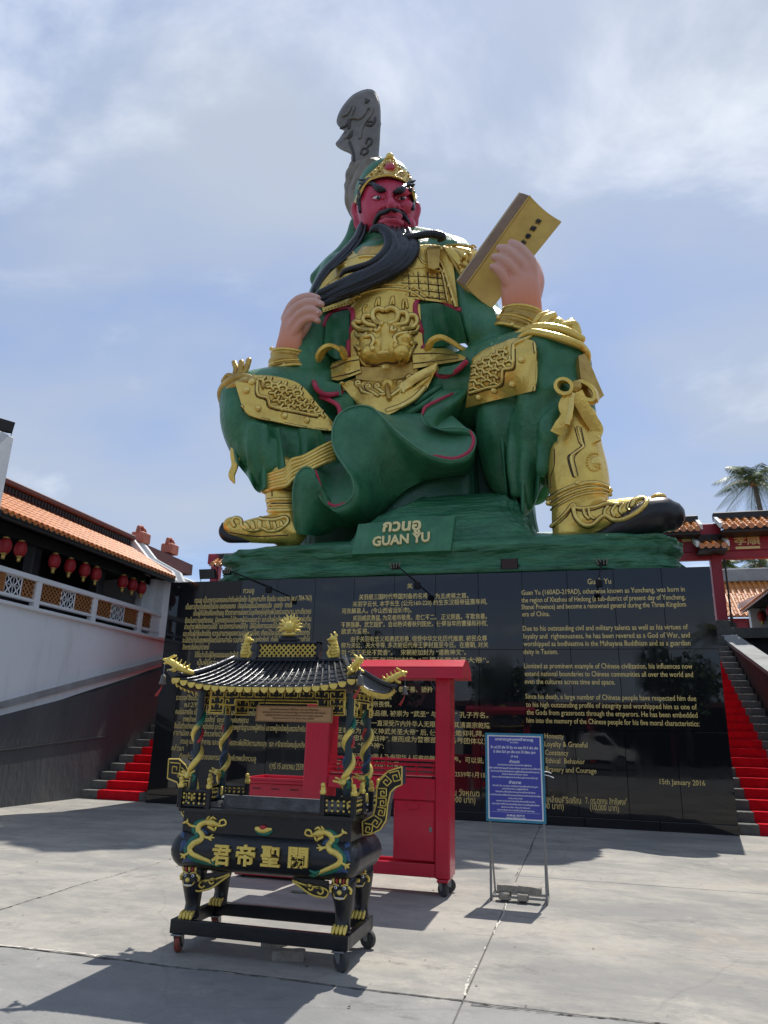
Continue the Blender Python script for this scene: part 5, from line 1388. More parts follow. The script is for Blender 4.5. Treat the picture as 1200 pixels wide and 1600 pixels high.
for r_ in range(5):
    for i in range(6):
        px = 744 + i * 11 + r_ * -1.0; py = 572 + r_ * 11 - i * 6.2
        if px > 780 and py > 572: continue
        if px > 797 or py < 556 - (px - 740) * 0.42 or py > 606 - (px - 740) * 0.2: continue
        yscale(RV, px, py, 6.6, 0.6 if (i + r_) % 2 else -1.2)
# knotted cords and wraps round the knees
for P in ([(352, 640, 1.65, 7), (347, 618, 1.5, 8), (352, 604, 1.35, 8), (366, 594, 1.2, 8), (384, 590, 1.2, 7), (398, 596, 1.1, 6)], [(350, 632, 1.7, 7), (356, 612, 1.3, 7), (370, 600, 1.1, 6), (392, 595, 1.05, 5)],
          [(366, 592, 1.4, 5), (369, 578, 1.4, 5), (366, 567, 1.45, 4.5)], [(372, 592, 1.4, 5), (376, 580, 1.35, 5), (377, 566, 1.4, 4.5)], [(378, 590, 1.4, 5), (384, 578, 1.4, 5), (389, 563, 1.45, 4.5)],
          [(350, 596, 1.4, 5), (357, 588, 1.35, 5.5), (366, 589, 1.3, 5)], [(386, 588, 1.35, 4), (402, 590, 1.3, 4), (412, 604, 1.1, 3)]):
    k = MB(); tubeS(k, P, 8); k.build('knee_cord', G['gold_dk'], st, smooth=True)
k = MB()
A0 = cr([(348, 628, 1.8), (352, 650, 1.75), (358, 676, 1.7), (360, 690, 1.7)], 8); B0 = cr([(362, 628, 1.5), (366, 652, 1.5), (372, 676, 1.5), (374, 688, 1.5)], 8)
A = np.array([[S(*(a * (1 - v) + b_ * v)) for v in np.linspace(0, 1, 4)] for a, b_ in zip(A0, B0)]); k.slab(A, A + np.array([0.05, 0.25, 0])); k.build('side_plate', G['gold'], st, smooth=True, angle=50)
k = MB(); tubeS(k, [(372 + 6 * math.cos(t_), 682 + 9 * math.sin(t_), 1.35, 2.6) for t_ in np.linspace(0, 6.28, 14)], 7); k.build('bow_loop', G['gold'], st, smooth=True)
k = MB(); tubeS(k, [(362 + 4 * math.cos(t_), 684 + 8 * math.sin(t_), 1.4, 2.2) for t_ in np.linspace(0, 6.28, 14)], 7); k.build('bow_loop', G['gold_dk'], st, smooth=True)
for P in ([(366, 690, 1.4, 4), (364, 708, 1.4, 5), (366, 726, 1.4, 5), (362, 742, 1.4, 6), (366, 754, 1.4, 2)], [(370, 690, 1.4, 3), (372, 712, 1.4, 4.5), (367, 732, 1.4, 5), (362, 748, 1.42, 3)]):
    k = MB(); tubeS(k, [(*q, 0.5) for q in P], 8); k.build('bow_tail', G['gold'], st, smooth=True)
# right knee top wrap
for P in ([(806, 534, 1.6, 5), (826, 520, 1.3, 6), (852, 522, 1.0, 6), (880, 530, 0.9, 7), (906, 540, 1.0, 6), (914, 548, 1.2, 4)], [(800, 530, 1.9, 6), (824, 515, 1.6, 7), (852, 512, 1.3, 8), (884, 518, 1.2, 8), (908, 530, 1.2, 7)],
          [(846, 516, 1.4, 8), (852, 500, 1.5, 8), (864, 494, 1.6, 7)], [(862, 510, 1.5, 6), (872, 504, 1.5, 8), (884, 512, 1.4, 7)], [(880, 512, 1.4, 9), (896, 508, 1.4, 8), (902, 520, 1.4, 7)], [(886, 506, 1.5, 6), (893, 503, 1.5, 6)],
          [(906, 538, 1.15, 6), (917, 552, 1.3, 6), (919, 566, 1.5, 4)], [(836, 504, 1.6, 5), (844, 494, 1.65, 5), (856, 490, 1.7, 5)]):
    k = MB(); tubeS(k, P, 9); k.build('knee_cord', G['gold'], st, smooth=True)
k = MB()
A0 = cr([(914, 552, 1.2), (925, 574, 1.2), (935, 598, 1.2), (944, 618, 1.2)], 8); B0 = cr([(904, 556, 1.0), (906, 580, 0.95), (911, 610, 0.92), (919, 634, 0.95)], 8)
A = np.array([[S(*(a * (1 - v) + b_ * v)) for v in np.linspace(0, 1, 4)] for a, b_ in zip(A0, B0)]); k.slab(A, A + np.array([-0.1, 0.2, 0])); k.build('side_plate', G['gold_dk'], st, smooth=True, angle=50)
# right bow
def bow_ring(cx_, cy_, rx_, rz_, y, rot, w_, m='gold'):
    Q = [(cx_ + rx_ * math.cos(t_) * math.cos(rot) - rz_ * math.sin(t_) * math.sin(rot), cy_ + rx_ * math.cos(t_) * math.sin(rot) + rz_ * math.sin(t_) * math.cos(rot), y) for t_ in np.linspace(0, 6.28, 14)]
    return ribbon('bow_loop', G[m], Q, w_, th=0.08, up=(0.25, 1, 0.1))
bow_ring(883, 606, 13, 11, 0.72, 0.35, 9); bow_ring(917, 613, 18, 10, 0.86, 0.75, 9)
k = MB(); ballS(k, 900, 604, 0.68, 9, 11, 7); k.build('bow_knot', G['gold_dk'], st, smooth=True)
ribbon('bow_tail', G['gold'], [(892, 616, 0.72), (882, 634, 0.7), (886, 650, 0.68), (876, 664, 0.7), (868, 678, 0.74)], 9, up=(1, 0, 0.15))
ribbon('bow_tail', G['gold_lt'], [(894, 616, 0.70), (892, 640, 0.62), (886, 664, 0.64)], 4, up=(1, 0, 0.1))
ribbon('bow_tail', G['gold'], [(900, 614, 0.72), (910, 634, 0.8), (922, 654, 0.9), (932, 672, 1.0), (926, 684, 1.0), (930, 692, 1.0)], 10, up=(1, 0, 0.5))
# ================================================================ HEAD
k = MB(); HY = 4.7
tubeS(k, [(604, 306, HY + .06, 37), (604, 313, HY, 44), (604, 320, HY, 47), (605, 330, HY - .05, 47), (606, 350, HY - .05, 43), (608, 366, HY, 32), (610, 374, HY + .05, 20)], 24, 5)
tubeS(k, [(598, 355, HY + .25, 30), (598, 378, HY + .3, 30), (598, 395, HY + .35, 34)], 16)
fy = lambda d: HY - d
for sx, ex, ez in ((-1, 588, 309), (1, 627, 310)):
    tubeS(k, [(ex - 15, ez - 12 + (2 if sx > 0 else -2), fy(.72), 5), (ex, ez - 9, fy(.90), 6.5), (ex + 15, ez - 10 + (-2 if sx > 0 else 2), fy(.72), 5)], 10)
    ballS(k, 606 + sx * 26, 325, fy(.55), 15, 14, 14)
    ballS(k, 607 + sx * 30, 352, fy(.35), 13, 14, 14)
tubeS(k, [(608, 297, fy(.92), 5), (609, 308, fy(1.04), 5.5), (611, 317, fy(1.18), 7), (611, 322, fy(1.20), 8)], 12)
ballS(k, 602, 323, fy(1.02), 6.5, 5, 6); ballS(k, 620, 323, fy(1.02), 6.5, 5, 6)
tubeS(k, [(596, 337, fy(.90), 4.5), (604, 334.5, fy(1.0), 5), (611, 334, fy(1.03), 5), (618, 334.5, fy(1.0), 5), (625, 338, fy(.88), 4.5)], 10)
tubeS(k, [(597, 347, fy(.85), 5), (604, 345, fy(.97), 6.5), (611, 345, fy(1.0), 7), (619, 346, fy(.96), 6.5), (627, 349, fy(.82), 5)], 10)
ballS(k, 611, 358, fy(.80), 15, 9, 12)
for ex, y0_, dx_ in ((557, HY + .05, -1), (649, HY + .05, 1)):
    tubeS(k, [(ex + dx_ * -1, 320, y0_, 5), (ex + dx_ * 2, 322, y0_ - .05, 6), (ex + dx_ * 3, 330, y0_, 6), (ex, 340, y0_, 6), (ex - dx_ * 1, 350, y0_, 6), (ex - dx_ * 2, 356, y0_ - .02, 5)], 10)
head = k.build('head', G['face'], st); fuse(head, 0.032, 2)
HV = bvh_of(head)
def hline(name, m, P, r_, off=0.3, flat=1.0, y=None, taper=False, parent=None, bv=None):
    return line(name, m, P, r_, bv or HV, off, flat, 7, y, taper, parent or head)
for ex, ez, rot in ((589, 308.5, 0.10), (626.5, 309.5, -0.06)):
    k = MB(); p = hit(HV, ex, ez, 0.0); kk = K(p); k.ell(p + np.array([0, 0.03, 0]), (8.5 * kk, 3.4 * kk, 3.6 * kk), 14, 8); eye = k.build('eye', G['white'], head, smooth=True)
    k = MB(); q = S(ex + 2.5, ez + 0.3, p[1] - 0.045); k.ell(q, (3.7 * kk, 1.6 * kk, 3.5 * kk), 12, 7); k.build('pupil', G['sole'], eye, smooth=True)
    k = MB(); q = S(ex + 3.6, ez - 0.8, p[1] - 0.075); k.ell(q, (0.9 * kk, .5 * kk, .9 * kk), 8, 5); k.build('eye_glint', G['white'], eye, smooth=True)
    EV = bvh_of(head, eye)
    line('eyelid', G['face'], [(ex - 9.5, ez + 0.5 - rot * 8), (ex - 4, ez - 3.6), (ex + 3, ez - 3.8), (ex + 9.5, ez + 0.8 + rot * 8)], 1.9, EV, 0.3, parent=head)
    line('eyelid', G['face'], [(ex - 9, ez + 1.2), (ex, ez + 4.2), (ex + 9, ez + 1.5)], 1.5, EV, 0.2, parent=head)
# brows: thick black with swept spikes
for P in ([(600, 297), (592, 295), (585, 289), (577, 283)], [(599, 299), (590, 297.5), (584, 292)], [(588, 291), (578, 284), (570, 282), (560, 281)], [(580, 288), (572, 286), (566, 288), (561, 286)], [(617, 300), (625, 298), (632, 292), (638, 286)], [(618, 301), (628, 299), (634, 294)], [(630, 293), (638, 287), (643, 285), (649, 282)], [(634, 292), (640, 290), (645, 290), (648, 288)]):
    hline('eyebrow', G['black'], P, 5.6 if len(P) == 4 and P[0][0] in (600, 617) else 3.8, 0.6, taper=True)
# creases from nose and cheek
for P in ([(598, 322), (592, 328), (587, 334)], [(622, 323), (630, 328), (636, 334)], [(600, 300), (604, 303), (606, 308)], [(616, 301), (613, 304), (611, 308)]):
    hline('face_crease', G['face'], P, 1.5, 0.2, taper=True)
hline('mouth_line', G['line'], [(596, 341), (604, 339.5), (611, 339.5), (618, 340), (627, 343)], 0.9, 0.75)
# moustache
for P, r_ in (([(610, 327), (602, 331), (594, 334), (588, 342), (584, 352), (582, 358)], 4.4), ([(613, 327), (622, 331), (630, 335), (636, 343), (641, 350)], 4.4), ([(607, 329), (598, 332), (591, 339), (587, 349)], 3.4), ([(616, 329), (626, 333), (633, 341)], 3.4)):
    hline('moustache', G['black'], P, r_, 0.5, taper=True)
# sideburns and ear outlines
for P in ([(560, 318), (562, 300), (568, 288)], [(563, 330), (562, 316), (564, 302)], [(645, 326), (645, 310), (641, 296)]):
    hline('sideburn', G['black'], P, 3.6, 0.35)
# crown band, front plate and gem
cap = MB(); tubeS(cap, [(605, 262, HY + .34, 12), (605, 269, HY + .32, 28), (604, 285, HY + .32, 42), (602, 305, HY + .45, 48.5), (601, 325, HY + .55, 47)], 24, 5)
crown = cap.build('helmet', G['robe'], head, smooth=True)
CB = bvh_of(head, crown)
cp = MB(); patch_on(cp, CB, [(553, 316), (561, 294), (571, 279), (583, 268), (597, 255), (607, 243), (613, 244), (623, 261), (638, 273), (645, 288), (651, 308)], [(558, 318), (567, 297), (575, 284), (586, 279), (597, 276), (608, 275), (618, 277), (629, 281), (637, 288), (643, 297), (648, 316)], 0.22, 34, 7, y=HY, smooth=3)
band = cp.build('crown_plate', G['gold_lt'], head, smooth=True, angle=50)
KV = bvh_of(head, crown, band)
for P, r_ in (([(558, 314), (566, 296), (575, 284), (586, 277), (608, 274), (629, 281), (637, 289), (644, 300), (649, 316)], 2.0), ([(561, 294), (571, 279), (583, 268), (597, 255), (607, 244), (613, 245), (623, 261), (638, 273), (645, 288)], 1.8)):
    line('crown_edge', G['gold'], P, r_, KV, 0.3, parent=head, y=HY)
k = MB(); ballS(k, 609, 245, HY - .55, 6.5, 6, 6); k.build('crown_finial', G['gold_lt'], head, smooth=True)
gy = hit(KV, 609, 262)[1]
k = MB(); ballS(k, 609, 262, gy - 0.02, 9, 8, 5.5, 18, 9); gem = k.build('crown_gem', G['gem'], head, smooth=True)
k = MB(); ballS(k, 609, 262, gy + 0.03, 13, 11.5, 3, 18, 8); k.build('gem_setting', G['gold_dk'], head, smooth=True)
for i in range(16):
    t_ = i * 2 * math.pi / 16; k = MB(); ballS(k, 609 + 12.2 * math.cos(t_), 262 + 10.6 * math.sin(t_), gy - 0.06, 1.9, n=8, m=6); k.build('pearl', G['pearl'], head, smooth=True)
for i in range(19):
    u = i / 18; q_ = cr(np.array([(561, 294), (571, 279), (583, 268), (597, 255), (607, 245), (613, 246), (623, 261), (638, 273), (645, 288)], float), 60)[int(u * 59)]
    k = MB(); dot_on(k, KV, q_[0], q_[1] + 1.5, 2.3, 0.9, 0.5, y=HY, n=8, m=6); k.build('crown_bead', G['pearl'] if i % 2 else G['gold_dk'], head, smooth=True)
for P in ([(588, 272), (592, 266), (598, 268), (595, 273)], [(620, 274), (625, 268), (631, 271), (627, 276)], [(572, 286), (577, 279), (582, 281)], [(636, 283), (640, 277), (643, 283)], [(599, 259), (604, 252), (609, 250), (614, 254), (618, 262)]):
    line('crown_scroll', G['gold_dk'], P, 1.7, KV, 0.6, parent=head, y=HY)
for px, py in ((577, 279), (586, 271), (631, 273), (639, 282), (564, 297), (646, 300)):
    k = MB(); dot_on(k, KV, px, py, 3.0, 0.6, 0.2, y=HY); k.build('crown_boss', G['robe'] if py in (279, 297, 300, 282) else G['gold'], head, smooth=True)

# ================================================================ BEARD
bd = MB()
def strand(P, flat=1.0, n=10): tubeS(bd, P, n, 6, flat)
BA = [(568, 344, 4.35, 2), (565, 356, 4.2, 7), (559, 372, 4.05, 7.5), (546, 388, 3.85, 7.5), (528, 405, 3.55, 7), (508, 424, 3.2, 6), (494, 446, 2.9, 5), (486, 462, 2.75, 2.5)]
strand(BA)
strand([(579, 363, 3.35, 2.5), (584, 358, 3.3, 6), (597, 358, 3.3, 8.5), (607, 368, 3.25, 9.5), (608, 386, 3.2, 9.5), (596, 402, 3.1, 8.5), (578, 413, 3.05, 6.5), (556, 419, 3.0, 5.5), (539, 424, 2.95, 4.5), (531, 433, 2.95, 1.5)])
strand([(612, 372, 3.3, 3), (624, 372, 3.25, 5), (645, 370, 3.2, 5.5), (668, 366, 3.25, 6), (684, 367, 3.35, 7), (692, 371, 3.45, 6), (686, 376, 3.5, 3)])
for i, (P, r_) in enumerate((([(622, 366), (632, 388), (622, 412), (594, 428), (560, 440), (524, 454), (500, 463)], (8, 15, 18, 17, 14, 12, 9)),
                             ([(638, 370), (646, 386), (634, 408), (606, 428), (566, 443), (532, 458), (503, 468)], (6, 11, 13, 13, 12, 10, 8)),
                             ([(648, 374), (649, 390), (635, 410), (611, 429), (574, 445), (537, 461), (507, 474)], (5, 7, 9, 10, 9, 8, 6)),
                             ([(612, 364), (618, 388), (606, 408), (584, 424), (556, 434), (528, 446), (500, 458)], (7, 10, 11, 10, 9, 8, 6)))):
    ys = (3.42, 3.2, 3.05, 2.95, 2.85, 2.75, 2.65)
    strand([(*p, y - 0.03 * i, r2) for p, y, r2 in zip(P, ys, r_)], 0.8, 14)
for i in range(11):   # raised locks running down the mass
    u = i / 10
    x0, y0_ = 612 + 40 * u, 366 + 10 * u
    P = [(x0, y0_), (616 + 34 * u, 390 + 2 * u), (600 + 34 * u, 408 + 8 * u), (576 + 26 * u, 422 + 14 * u), (546 + 16 * u, 434 + 20 * u), (519 + 10 * u, 448 + 18 * u), (497 + 8 * u, 460 + 14 * u)]
    ys = (3.2, 2.92, 2.78, 2.68, 2.60, 2.54, 2.5)
    strand([(a + random.uniform(-1, 1), b_ + random.uniform(-1, 1), y + 0.10 * abs(u - 0.5) * 2 + random.uniform(-.03, .03), r2) for (a, b_), y, r2 in zip(P, ys, (2.5, 4.2, 5.2, 5.0, 4.4, 3.4, 1.6))], 1.0, 7)
for px in (613, 621, 629, 637):   # chin tufts
    strand([(px, 355 + (px - 613) * .1, 3.6, 3), (px + 2, 362, 3.45, 5), (px + 4, 374, 3.3, 5.5)], 1, 8)
for P in ([(560, 374, 3.95, 3), (540, 398, 3.6, 3.5), (514, 424, 3.2, 3.2), (494, 452, 2.75, 1.5)], [(572, 352, 4.1, 2), (566, 372, 3.9, 3), (548, 396, 3.6, 3), (520, 420, 3.2, 2)], [(560, 392, 3.6, 3), (584, 386, 3.6, 4), (600, 380, 3.5, 3)]):
    strand(P, 1, 7)
beard = bd.build('beard', G['black'], head, smooth=True)

# ================================================================ HANDS
sk = bpy.data.materials.new('painted_skin'); sk.use_nodes = True
t = sk.node_tree; b = t.nodes['Principled BSDF']
tcn = t.nodes.new('ShaderNodeTexCoord'); sp_ = t.nodes.new('ShaderNodeSeparateXYZ'); t.links.new(tcn.outputs['Generated'], sp_.inputs[0])
r_ = t.nodes.new('ShaderNodeValToRGB')
r_.color_ramp.elements[0].position = 0.34; r_.color_ramp.elements[0].color = (0.74, 0.25, 0.115, 1)
r_.color_ramp.elements[1].position = 0.78; r_.color_ramp.elements[1].color = (0.68, 0.40, 0.32, 1)
t.links.new(sp_.outputs['Z'], r_.inputs[0]); t.links.new(r_.outputs[0], b.inputs['Base Color']); b.inputs['Roughness'].default_value = 0.42
k = MB()
tubeS(k, [(449, 580, 2.70, 24, .85), (450, 562, 2.6, 23, .8), (451, 545, 2.5, 21.5, .75), (454, 526, 2.42, 20, .62), (457, 508, 2.36, 19, .55), (460, 496, 2.34, 15, .5)], 18, 5)
for P in ([(446, 498, 2.42, 7.5), (455, 479, 2.36, 7.4), (467, 468, 2.28, 7.2), (483, 463.5, 2.22, 6.6), (496, 466, 2.26, 5.6)],
          [(447, 505, 2.33, 7.8), (458, 486, 2.24, 7.6), (472, 475, 2.14, 7.2), (489, 471.5, 2.10, 6.6), (502, 475.5, 2.14, 5.6)],
          [(453, 514, 2.30, 7.6), (464, 496, 2.2, 7.3), (475, 487, 2.12, 7.0), (488, 484, 2.08, 6.4), (498.5, 489, 2.12, 5.4)],
          [(459, 522, 2.30, 7.0), (469, 507, 2.22, 6.6), (479, 499, 2.16, 6.2), (490, 497.5, 2.14, 5.7), (497, 501.5, 2.18, 4.8)],
          [(466, 528, 2.6, 9), (476, 512, 2.75, 8), (484, 496, 2.8, 7), (492, 482, 2.7, 6)]):
    tubeS(k, P, 12, 5)
hl = k.build('hand', sk, st); fuse(hl, 0.028, 3)
k = MB()
tubeS(k, [(817, 512, 2.78, 30, .85), (817, 494, 2.74, 30, .8), (815, 474, 2.68, 30.5, .72), (813, 452, 2.62, 30.5, .6), (811, 434, 2.56, 28, .5), (810, 424, 2.52, 22, .45)], 18, 5)
for P in ([(834, 436, 2.58, 8), (831, 412, 2.46, 8.6), (822, 398, 2.36, 8.4), (810, 386, 2.28, 8.0), (799, 380, 2.26, 6.4)],
          [(826, 440, 2.54, 8.4), (819, 416, 2.42, 8.8), (806, 402, 2.30, 8.6), (792, 391, 2.22, 8.2), (781, 388, 2.22, 6.4)],
          [(814, 446, 2.52, 8.4), (806, 426, 2.40, 8.8), (795, 413, 2.30, 8.6), (782, 404, 2.24, 8.0), (773, 402, 2.24, 6.2)],
          [(800, 456, 2.52, 8.0), (792, 440, 2.42, 8.4), (784, 427, 2.34, 8.2), (776, 419, 2.30, 7.4), (770, 417, 2.30, 5.8)],
          [(838, 462, 2.8, 9), (842, 440, 3.0, 9), (838, 420, 3.2, 8), (830, 406, 3.3, 7)]):
    tubeS(k, P, 12, 5)
hr = k.build('hand', sk, st); fuse(hr, 0.028, 3)
HLV = bvh_of(hl); HRV = bvh_of(hr)
# nails and knuckle tendons
for px, py in ((494, 464.5), (500, 474), (496.5, 487.5), (495, 500)):
    k = MB(); dot_on(k, HLV, px, py, 3.0, 0.35, 0.05, n=8, m=6); k.build('fingernail', mat('nail_paint', (0.66, 0.42, 0.35), 0.3) if 'nail' not in G else G['nail'], hl, smooth=True)
    G.setdefault('nail', bpy.data.materials['nail_paint'])
# sleeve cuffs: banded gold bracers
def bracer(rows, label=None):
    P = np.array(rows, float); Q = cr(P, 26); C3 = np.array([S(*q[:3]) for q in Q]); u = np.linspace(0, 1, 26)
    rip = 1 + 0.035 * np.sin(u * 2 * np.pi * 4 - 1.2)
    r3 = np.array([q[3] * K(c) for q, c in zip(Q, C3)]) * rip
    k = MB(); k.tube(C3, r3, 24, 0.86, ref=(0, 1, 0)); o = k.build('bracer', G['gold_dk'], st, smooth=True, angle=70)
    for uu, r_ in ((0.02, 2.6), (0.5, 1.8), (0.97, 2.6)):
        i = int(uu * 25); tg = C3[min(i + 1, 25)] - C3[max(i - 1, 0)]; tg /= np.linalg.norm(tg)
        b_ = np.array([0, 1.0, 0]) - tg * tg[1]; b_ /= np.linalg.norm(b_); c_ = np.cross(tg, b_); th = np.linspace(0, 2 * np.pi, 25)
        k = MB(); k.tube([C3[i] + r3[i] * 1.0 * (math.cos(t_) * c_ + .86 * math.sin(t_) * b_) for t_ in th], r_ * K(C3[i]), 7); k.build('bracer_band', G['gold'], o, smooth=True)
    return o
b1 = bracer([(450, 551, 2.50, 26), (449, 564, 2.56, 29), (450, 576, 2.62, 32), (451, 583, 2.64, 32)])
b2 = bracer([(817, 490, 2.68, 33), (814, 503, 2.70, 36), (809, 515, 2.72, 38), (806, 522, 2.74, 38)])
B1V = bvh_of(b1); B2V = bvh_of(b2)
for px, py, V_, o_ in ((444, 571, B1V, b1), (426, 569, B1V, b1), (478, 551, B1V, b1), (424, 545, B1V, b1), (800, 507, B2V, b2), (838, 502, B2V, b2), (779, 496, B2V, b2)):
    k = MB(); dot_on(k, V_, px, py, 3.6, 0.9, 0.2, y=2.6); k.build('bracer_stud', G['gold_lt'], o_, smooth=True)

# ================================================================ BOOK
A_, B_, C_, D_ = S(729, 448, 2.70), S(768, 481, 2.78), S(877, 346, 2.86), S(829, 307, 2.76)
E_, F_ = S(812, 302, 3.05), S(713, 440, 2.98)
th_ = (E_ - D_) * 1.0
n_f = np.cross(C_ - A_, D_ - B_); n_f /= np.linalg.norm(n_f)
if n_f[1] > 0: n_f = -n_f
def sag(u): return 0.10 * math.sin(math.pi * u)
Lg = np.linspace(0, 1, 8)
front = np.array([[(A_ * (1 - v) + D_ * v) * (1 - u) + (B_ * (1 - v) + C_ * v) * u - n_f * sag(u) for v in Lg] for u in Lg])
back = np.array([[q for q in row] for row in front]) + np.array([0.5 * ((F_ - A_) + (E_ - D_))])
k = MB(); k.slab(front * 1.0, front - n_f * 0.05); book = k.build('book_cover', G['book'], st, smooth=True, angle=40)
ins = 0.03
pf = front - n_f * 0.052; pb = back + n_f * 0.052
sh = lambda g_: g_[:, :] * 0.985 + 0.015 * g_.mean((0, 1))
k = MB(); k.slab(sh(pf), sh(pb)); k.build('book_pages', G['paper'], book, smooth=True, angle=30)
k = MB(); k.slab(back + n_f * 0.05, back); k.build('book_cover', G['book'], book, smooth=True, angle=40)
k = MB()
spn = np.array([[front[0, j] * (1 - u) + back[0, j] * u + (A_ - B_) / np.linalg.norm(A_ - B_) * (0.03 + 0.05 * math.sin(math.pi * u)) for j in range(8)] for u in np.linspace(0, 1, 6)])
k.slab(spn, spn + (B_ - A_) / np.linalg.norm(A_ - B_) * 0.04); k.build('book_spine', G['book_sp'], book, smooth=True, angle=40)
k = MB(); k.tube([spn[0, 0] , spn[0, -1]], 0.028, 6); k.build('cover_edge', G['book'], book)
ax_ = (A_ - D_) / np.linalg.norm(A_ - D_); ay_ = (C_ - D_) / np.linalg.norm(C_ - D_)
def onbook(px, py):
    d = ray(px, py); P0 = front[4, 4] + n_f * 0.012; t_ = ((P0 - CO) @ n_f) / (d @ n_f); return CO + d * t_
for ch, px, py in (('夜', 841, 346), ('讀', 833, 357), ('春', 825, 369), ('秋', 818, 379)):
    c_ = onbook(px, py); u_ = -ax_; x_ = np.cross(u_, n_f); h_ = 8.5 * K(c_)
    lettering('brush_character', ch, G['black'], book, c_ - u_ * h_ * 0.42, x_, u_, None, h_, 0.0, 0.02, center=True, xh=0.9)

# ================================================================ GLAIVE BLADE BEHIND THE HEAD
BO = [(440 / 6 + 500, 139), (581.7, 140), (588.3, 146), (592.5, 156.7), (594.7, 171.7), (595, 190), (595.8, 194), (594.7, 198.3), (593.3, 223.3), (592, 247), (597, 252), (600, 270), (600, 300), (560, 330),
      (551, 321), (543, 312), (540.8, 303), (539, 295), (541.7, 290), (542.5, 283), (548, 278), (547.5, 270), (544.7, 265), (545, 258.3), (548.3, 254), (548.3, 246.7), (547.5, 240.8), (531.7, 233.3), (524.2, 225), (530, 216.7), (538.3, 205), (547, 201.7), (538.3, 203.3), (528.3, 196.7), (525.8, 188.3), (530, 175), (538.3, 161.7), (550, 149), (563.3, 141.7)]
YB = 6.0
bl2 = []
Pc = cr(np.array(BO + [BO[0]], float), 150)[:-1]
ctr = Pc.mean(0)
def bring(s_, y): return np.array([S(*(ctr + (p - ctr) * 1.0 - s_ * (p - ctr) / (np.linalg.norm(p - ctr) + 1e-6) * 4.0), y) for p in Pc])
k = MB(); 
R0, R1, R2, R3 = bring(1, YB - 0.16), bring(0, YB - 0.06), bring(0, YB + 0.06), bring(1, YB + 0.16)
k.rings([R0, R1, R2, R3]); blade = k.build('glaive_blade', G['blade'], st)
yf = YB - 0.17
def brelief(P, r_, m='blade_dk', taper=False):
    k = MB(); Q = cr(np.array(P, float), 4 * len(P)); C3 = np.array([S(a, b_, yf) for a, b_ in Q]); rr_ = np.full(len(C3), r_ * K(C3[0]))
    if taper: rr_ *= np.linspace(1, 0.35, len(rr_))
    k.tube(C3, rr_, 8, 0.8, ref=(0, 1, 0), round_end=True); k.build('dragon_relief', G[m], blade, smooth=True)
for P, r_ in (([(536, 181), (542, 178), (547, 170), (550, 165), (553, 168), (549, 178), (545, 186)], 2.6), ([(545, 186), (553, 184), (562, 185), (569, 178), (573, 170), (578, 168), (581, 172), (577, 182), (570, 190), (564, 202), (562, 215)], 3.0),
              ([(572, 155), (574, 159), (571, 160), (576, 157)], 2.0), ([(573, 195), (580, 196), (585, 190), (586, 184)], 2.2), ([(575, 190), (581, 190)], 1.8), ([(572, 224), (574, 217), (580, 217), (580, 224), (575, 229)], 1.8), ([(564, 240), (566, 233), (573, 232), (574, 238), (568, 242)], 1.8),
              ([(547, 203), (549, 210), (545, 216)], 2.2), ([(546, 222), (551, 235), (553, 250)], 2.2), ([(540, 215), (546, 207), (549, 204)], 3.0), ([(533, 200), (541, 196), (546, 187), (545, 200)], 2.4)):
    brelief(P, r_, 'blade' if r_ > 2.5 else 'blade_dk')
k = MB()
for P in ([(598, 262, 5.7, 10), (580, 258, 5.65, 12), (564, 266, 5.6, 12), (556, 280, 5.6, 11)], [(592, 252, 5.75, 7), (576, 256, 5.7, 8), (562, 258, 5.65, 8)], [(552, 262, 5.75, 7), (548, 274, 5.7, 9), (552, 290, 5.65, 10)],
          [(545, 290, 5.8, 8), (550, 300, 5.7, 12), (552, 315, 5.7, 14), (556, 330, 5.8, 12)], [(580, 270, 5.6, 22), (575, 300, 5.65, 30), (572, 330, 5.7, 26)], [(545, 282, 5.7, 5), (556, 275, 5.5, 6), (558, 262, 5.5, 4)]):
    tubeS(k, P, 12)
mt_ = k.build('blade_mount', G['taupe'], st); fuse(mt_, 0.05, 2)
k = MB(); p0 = S(575, 320, 5.85); k.tube([p0, (p0[0] + 0.3, 6.0, PLZ + 1.5)], 0.22, 12); k.build('glaive_shaft', G['taupe'], st, smooth=True)

# ================================================================ BOOTS
def boot(parts, sole):
    k = MB()
    for P in parts: tubeS(k, P, 18, 5)
    o = k.build('boot', G['gold'], st); fuse(o, 0.045, 3)
    k = MB()
    for P in sole: tubeS(k, P, 16, 5)
    q = k.build('boot_sole', G['sole'], o); fuse(q, 0.045, 2)
    return o
boR = boot([[(896, 660, 1.55, 38), (898, 700, 1.5, 42), (902, 735, 1.48, 46), (905, 765, 1.45, 46), (904, 792, 1.45, 42), (900, 815, 1.45, 38), (897, 832, 1.4, 34)],
            [(884, 822, 1.45, 22), (912, 816, 1.25, 30), (945, 810, 1.05, 28), (975, 804, .85, 26), (1003, 797, .7, 22), (1022, 790, .6, 15), (1030, 786, .58, 9)],
            [(900, 838, 1.35, 14), (940, 832, 1.05, 16)]],
           [[(905, 843, 1.15, 7), (945, 836, .9, 12), (980, 824, .68, 22), (1008, 811, .52, 28), (1034, 805, .45, 29), (1045, 806, .45, 25)]])
QV = bvh_of(boR, *boR.children)
for P, r_ in (([(856, 780), (880, 766), (905, 757), (930, 754), (950, 760)], 3.0), ([(860, 789), (884, 774), (908, 765), (934, 762), (953, 768)], 2.4), ([(862, 797), (886, 782), (908, 773), (936, 769), (955, 773)], 2.0)):
    line('ankle_strap', G['gold_lt'], P, r_, QV, 0.3, y=1.4)
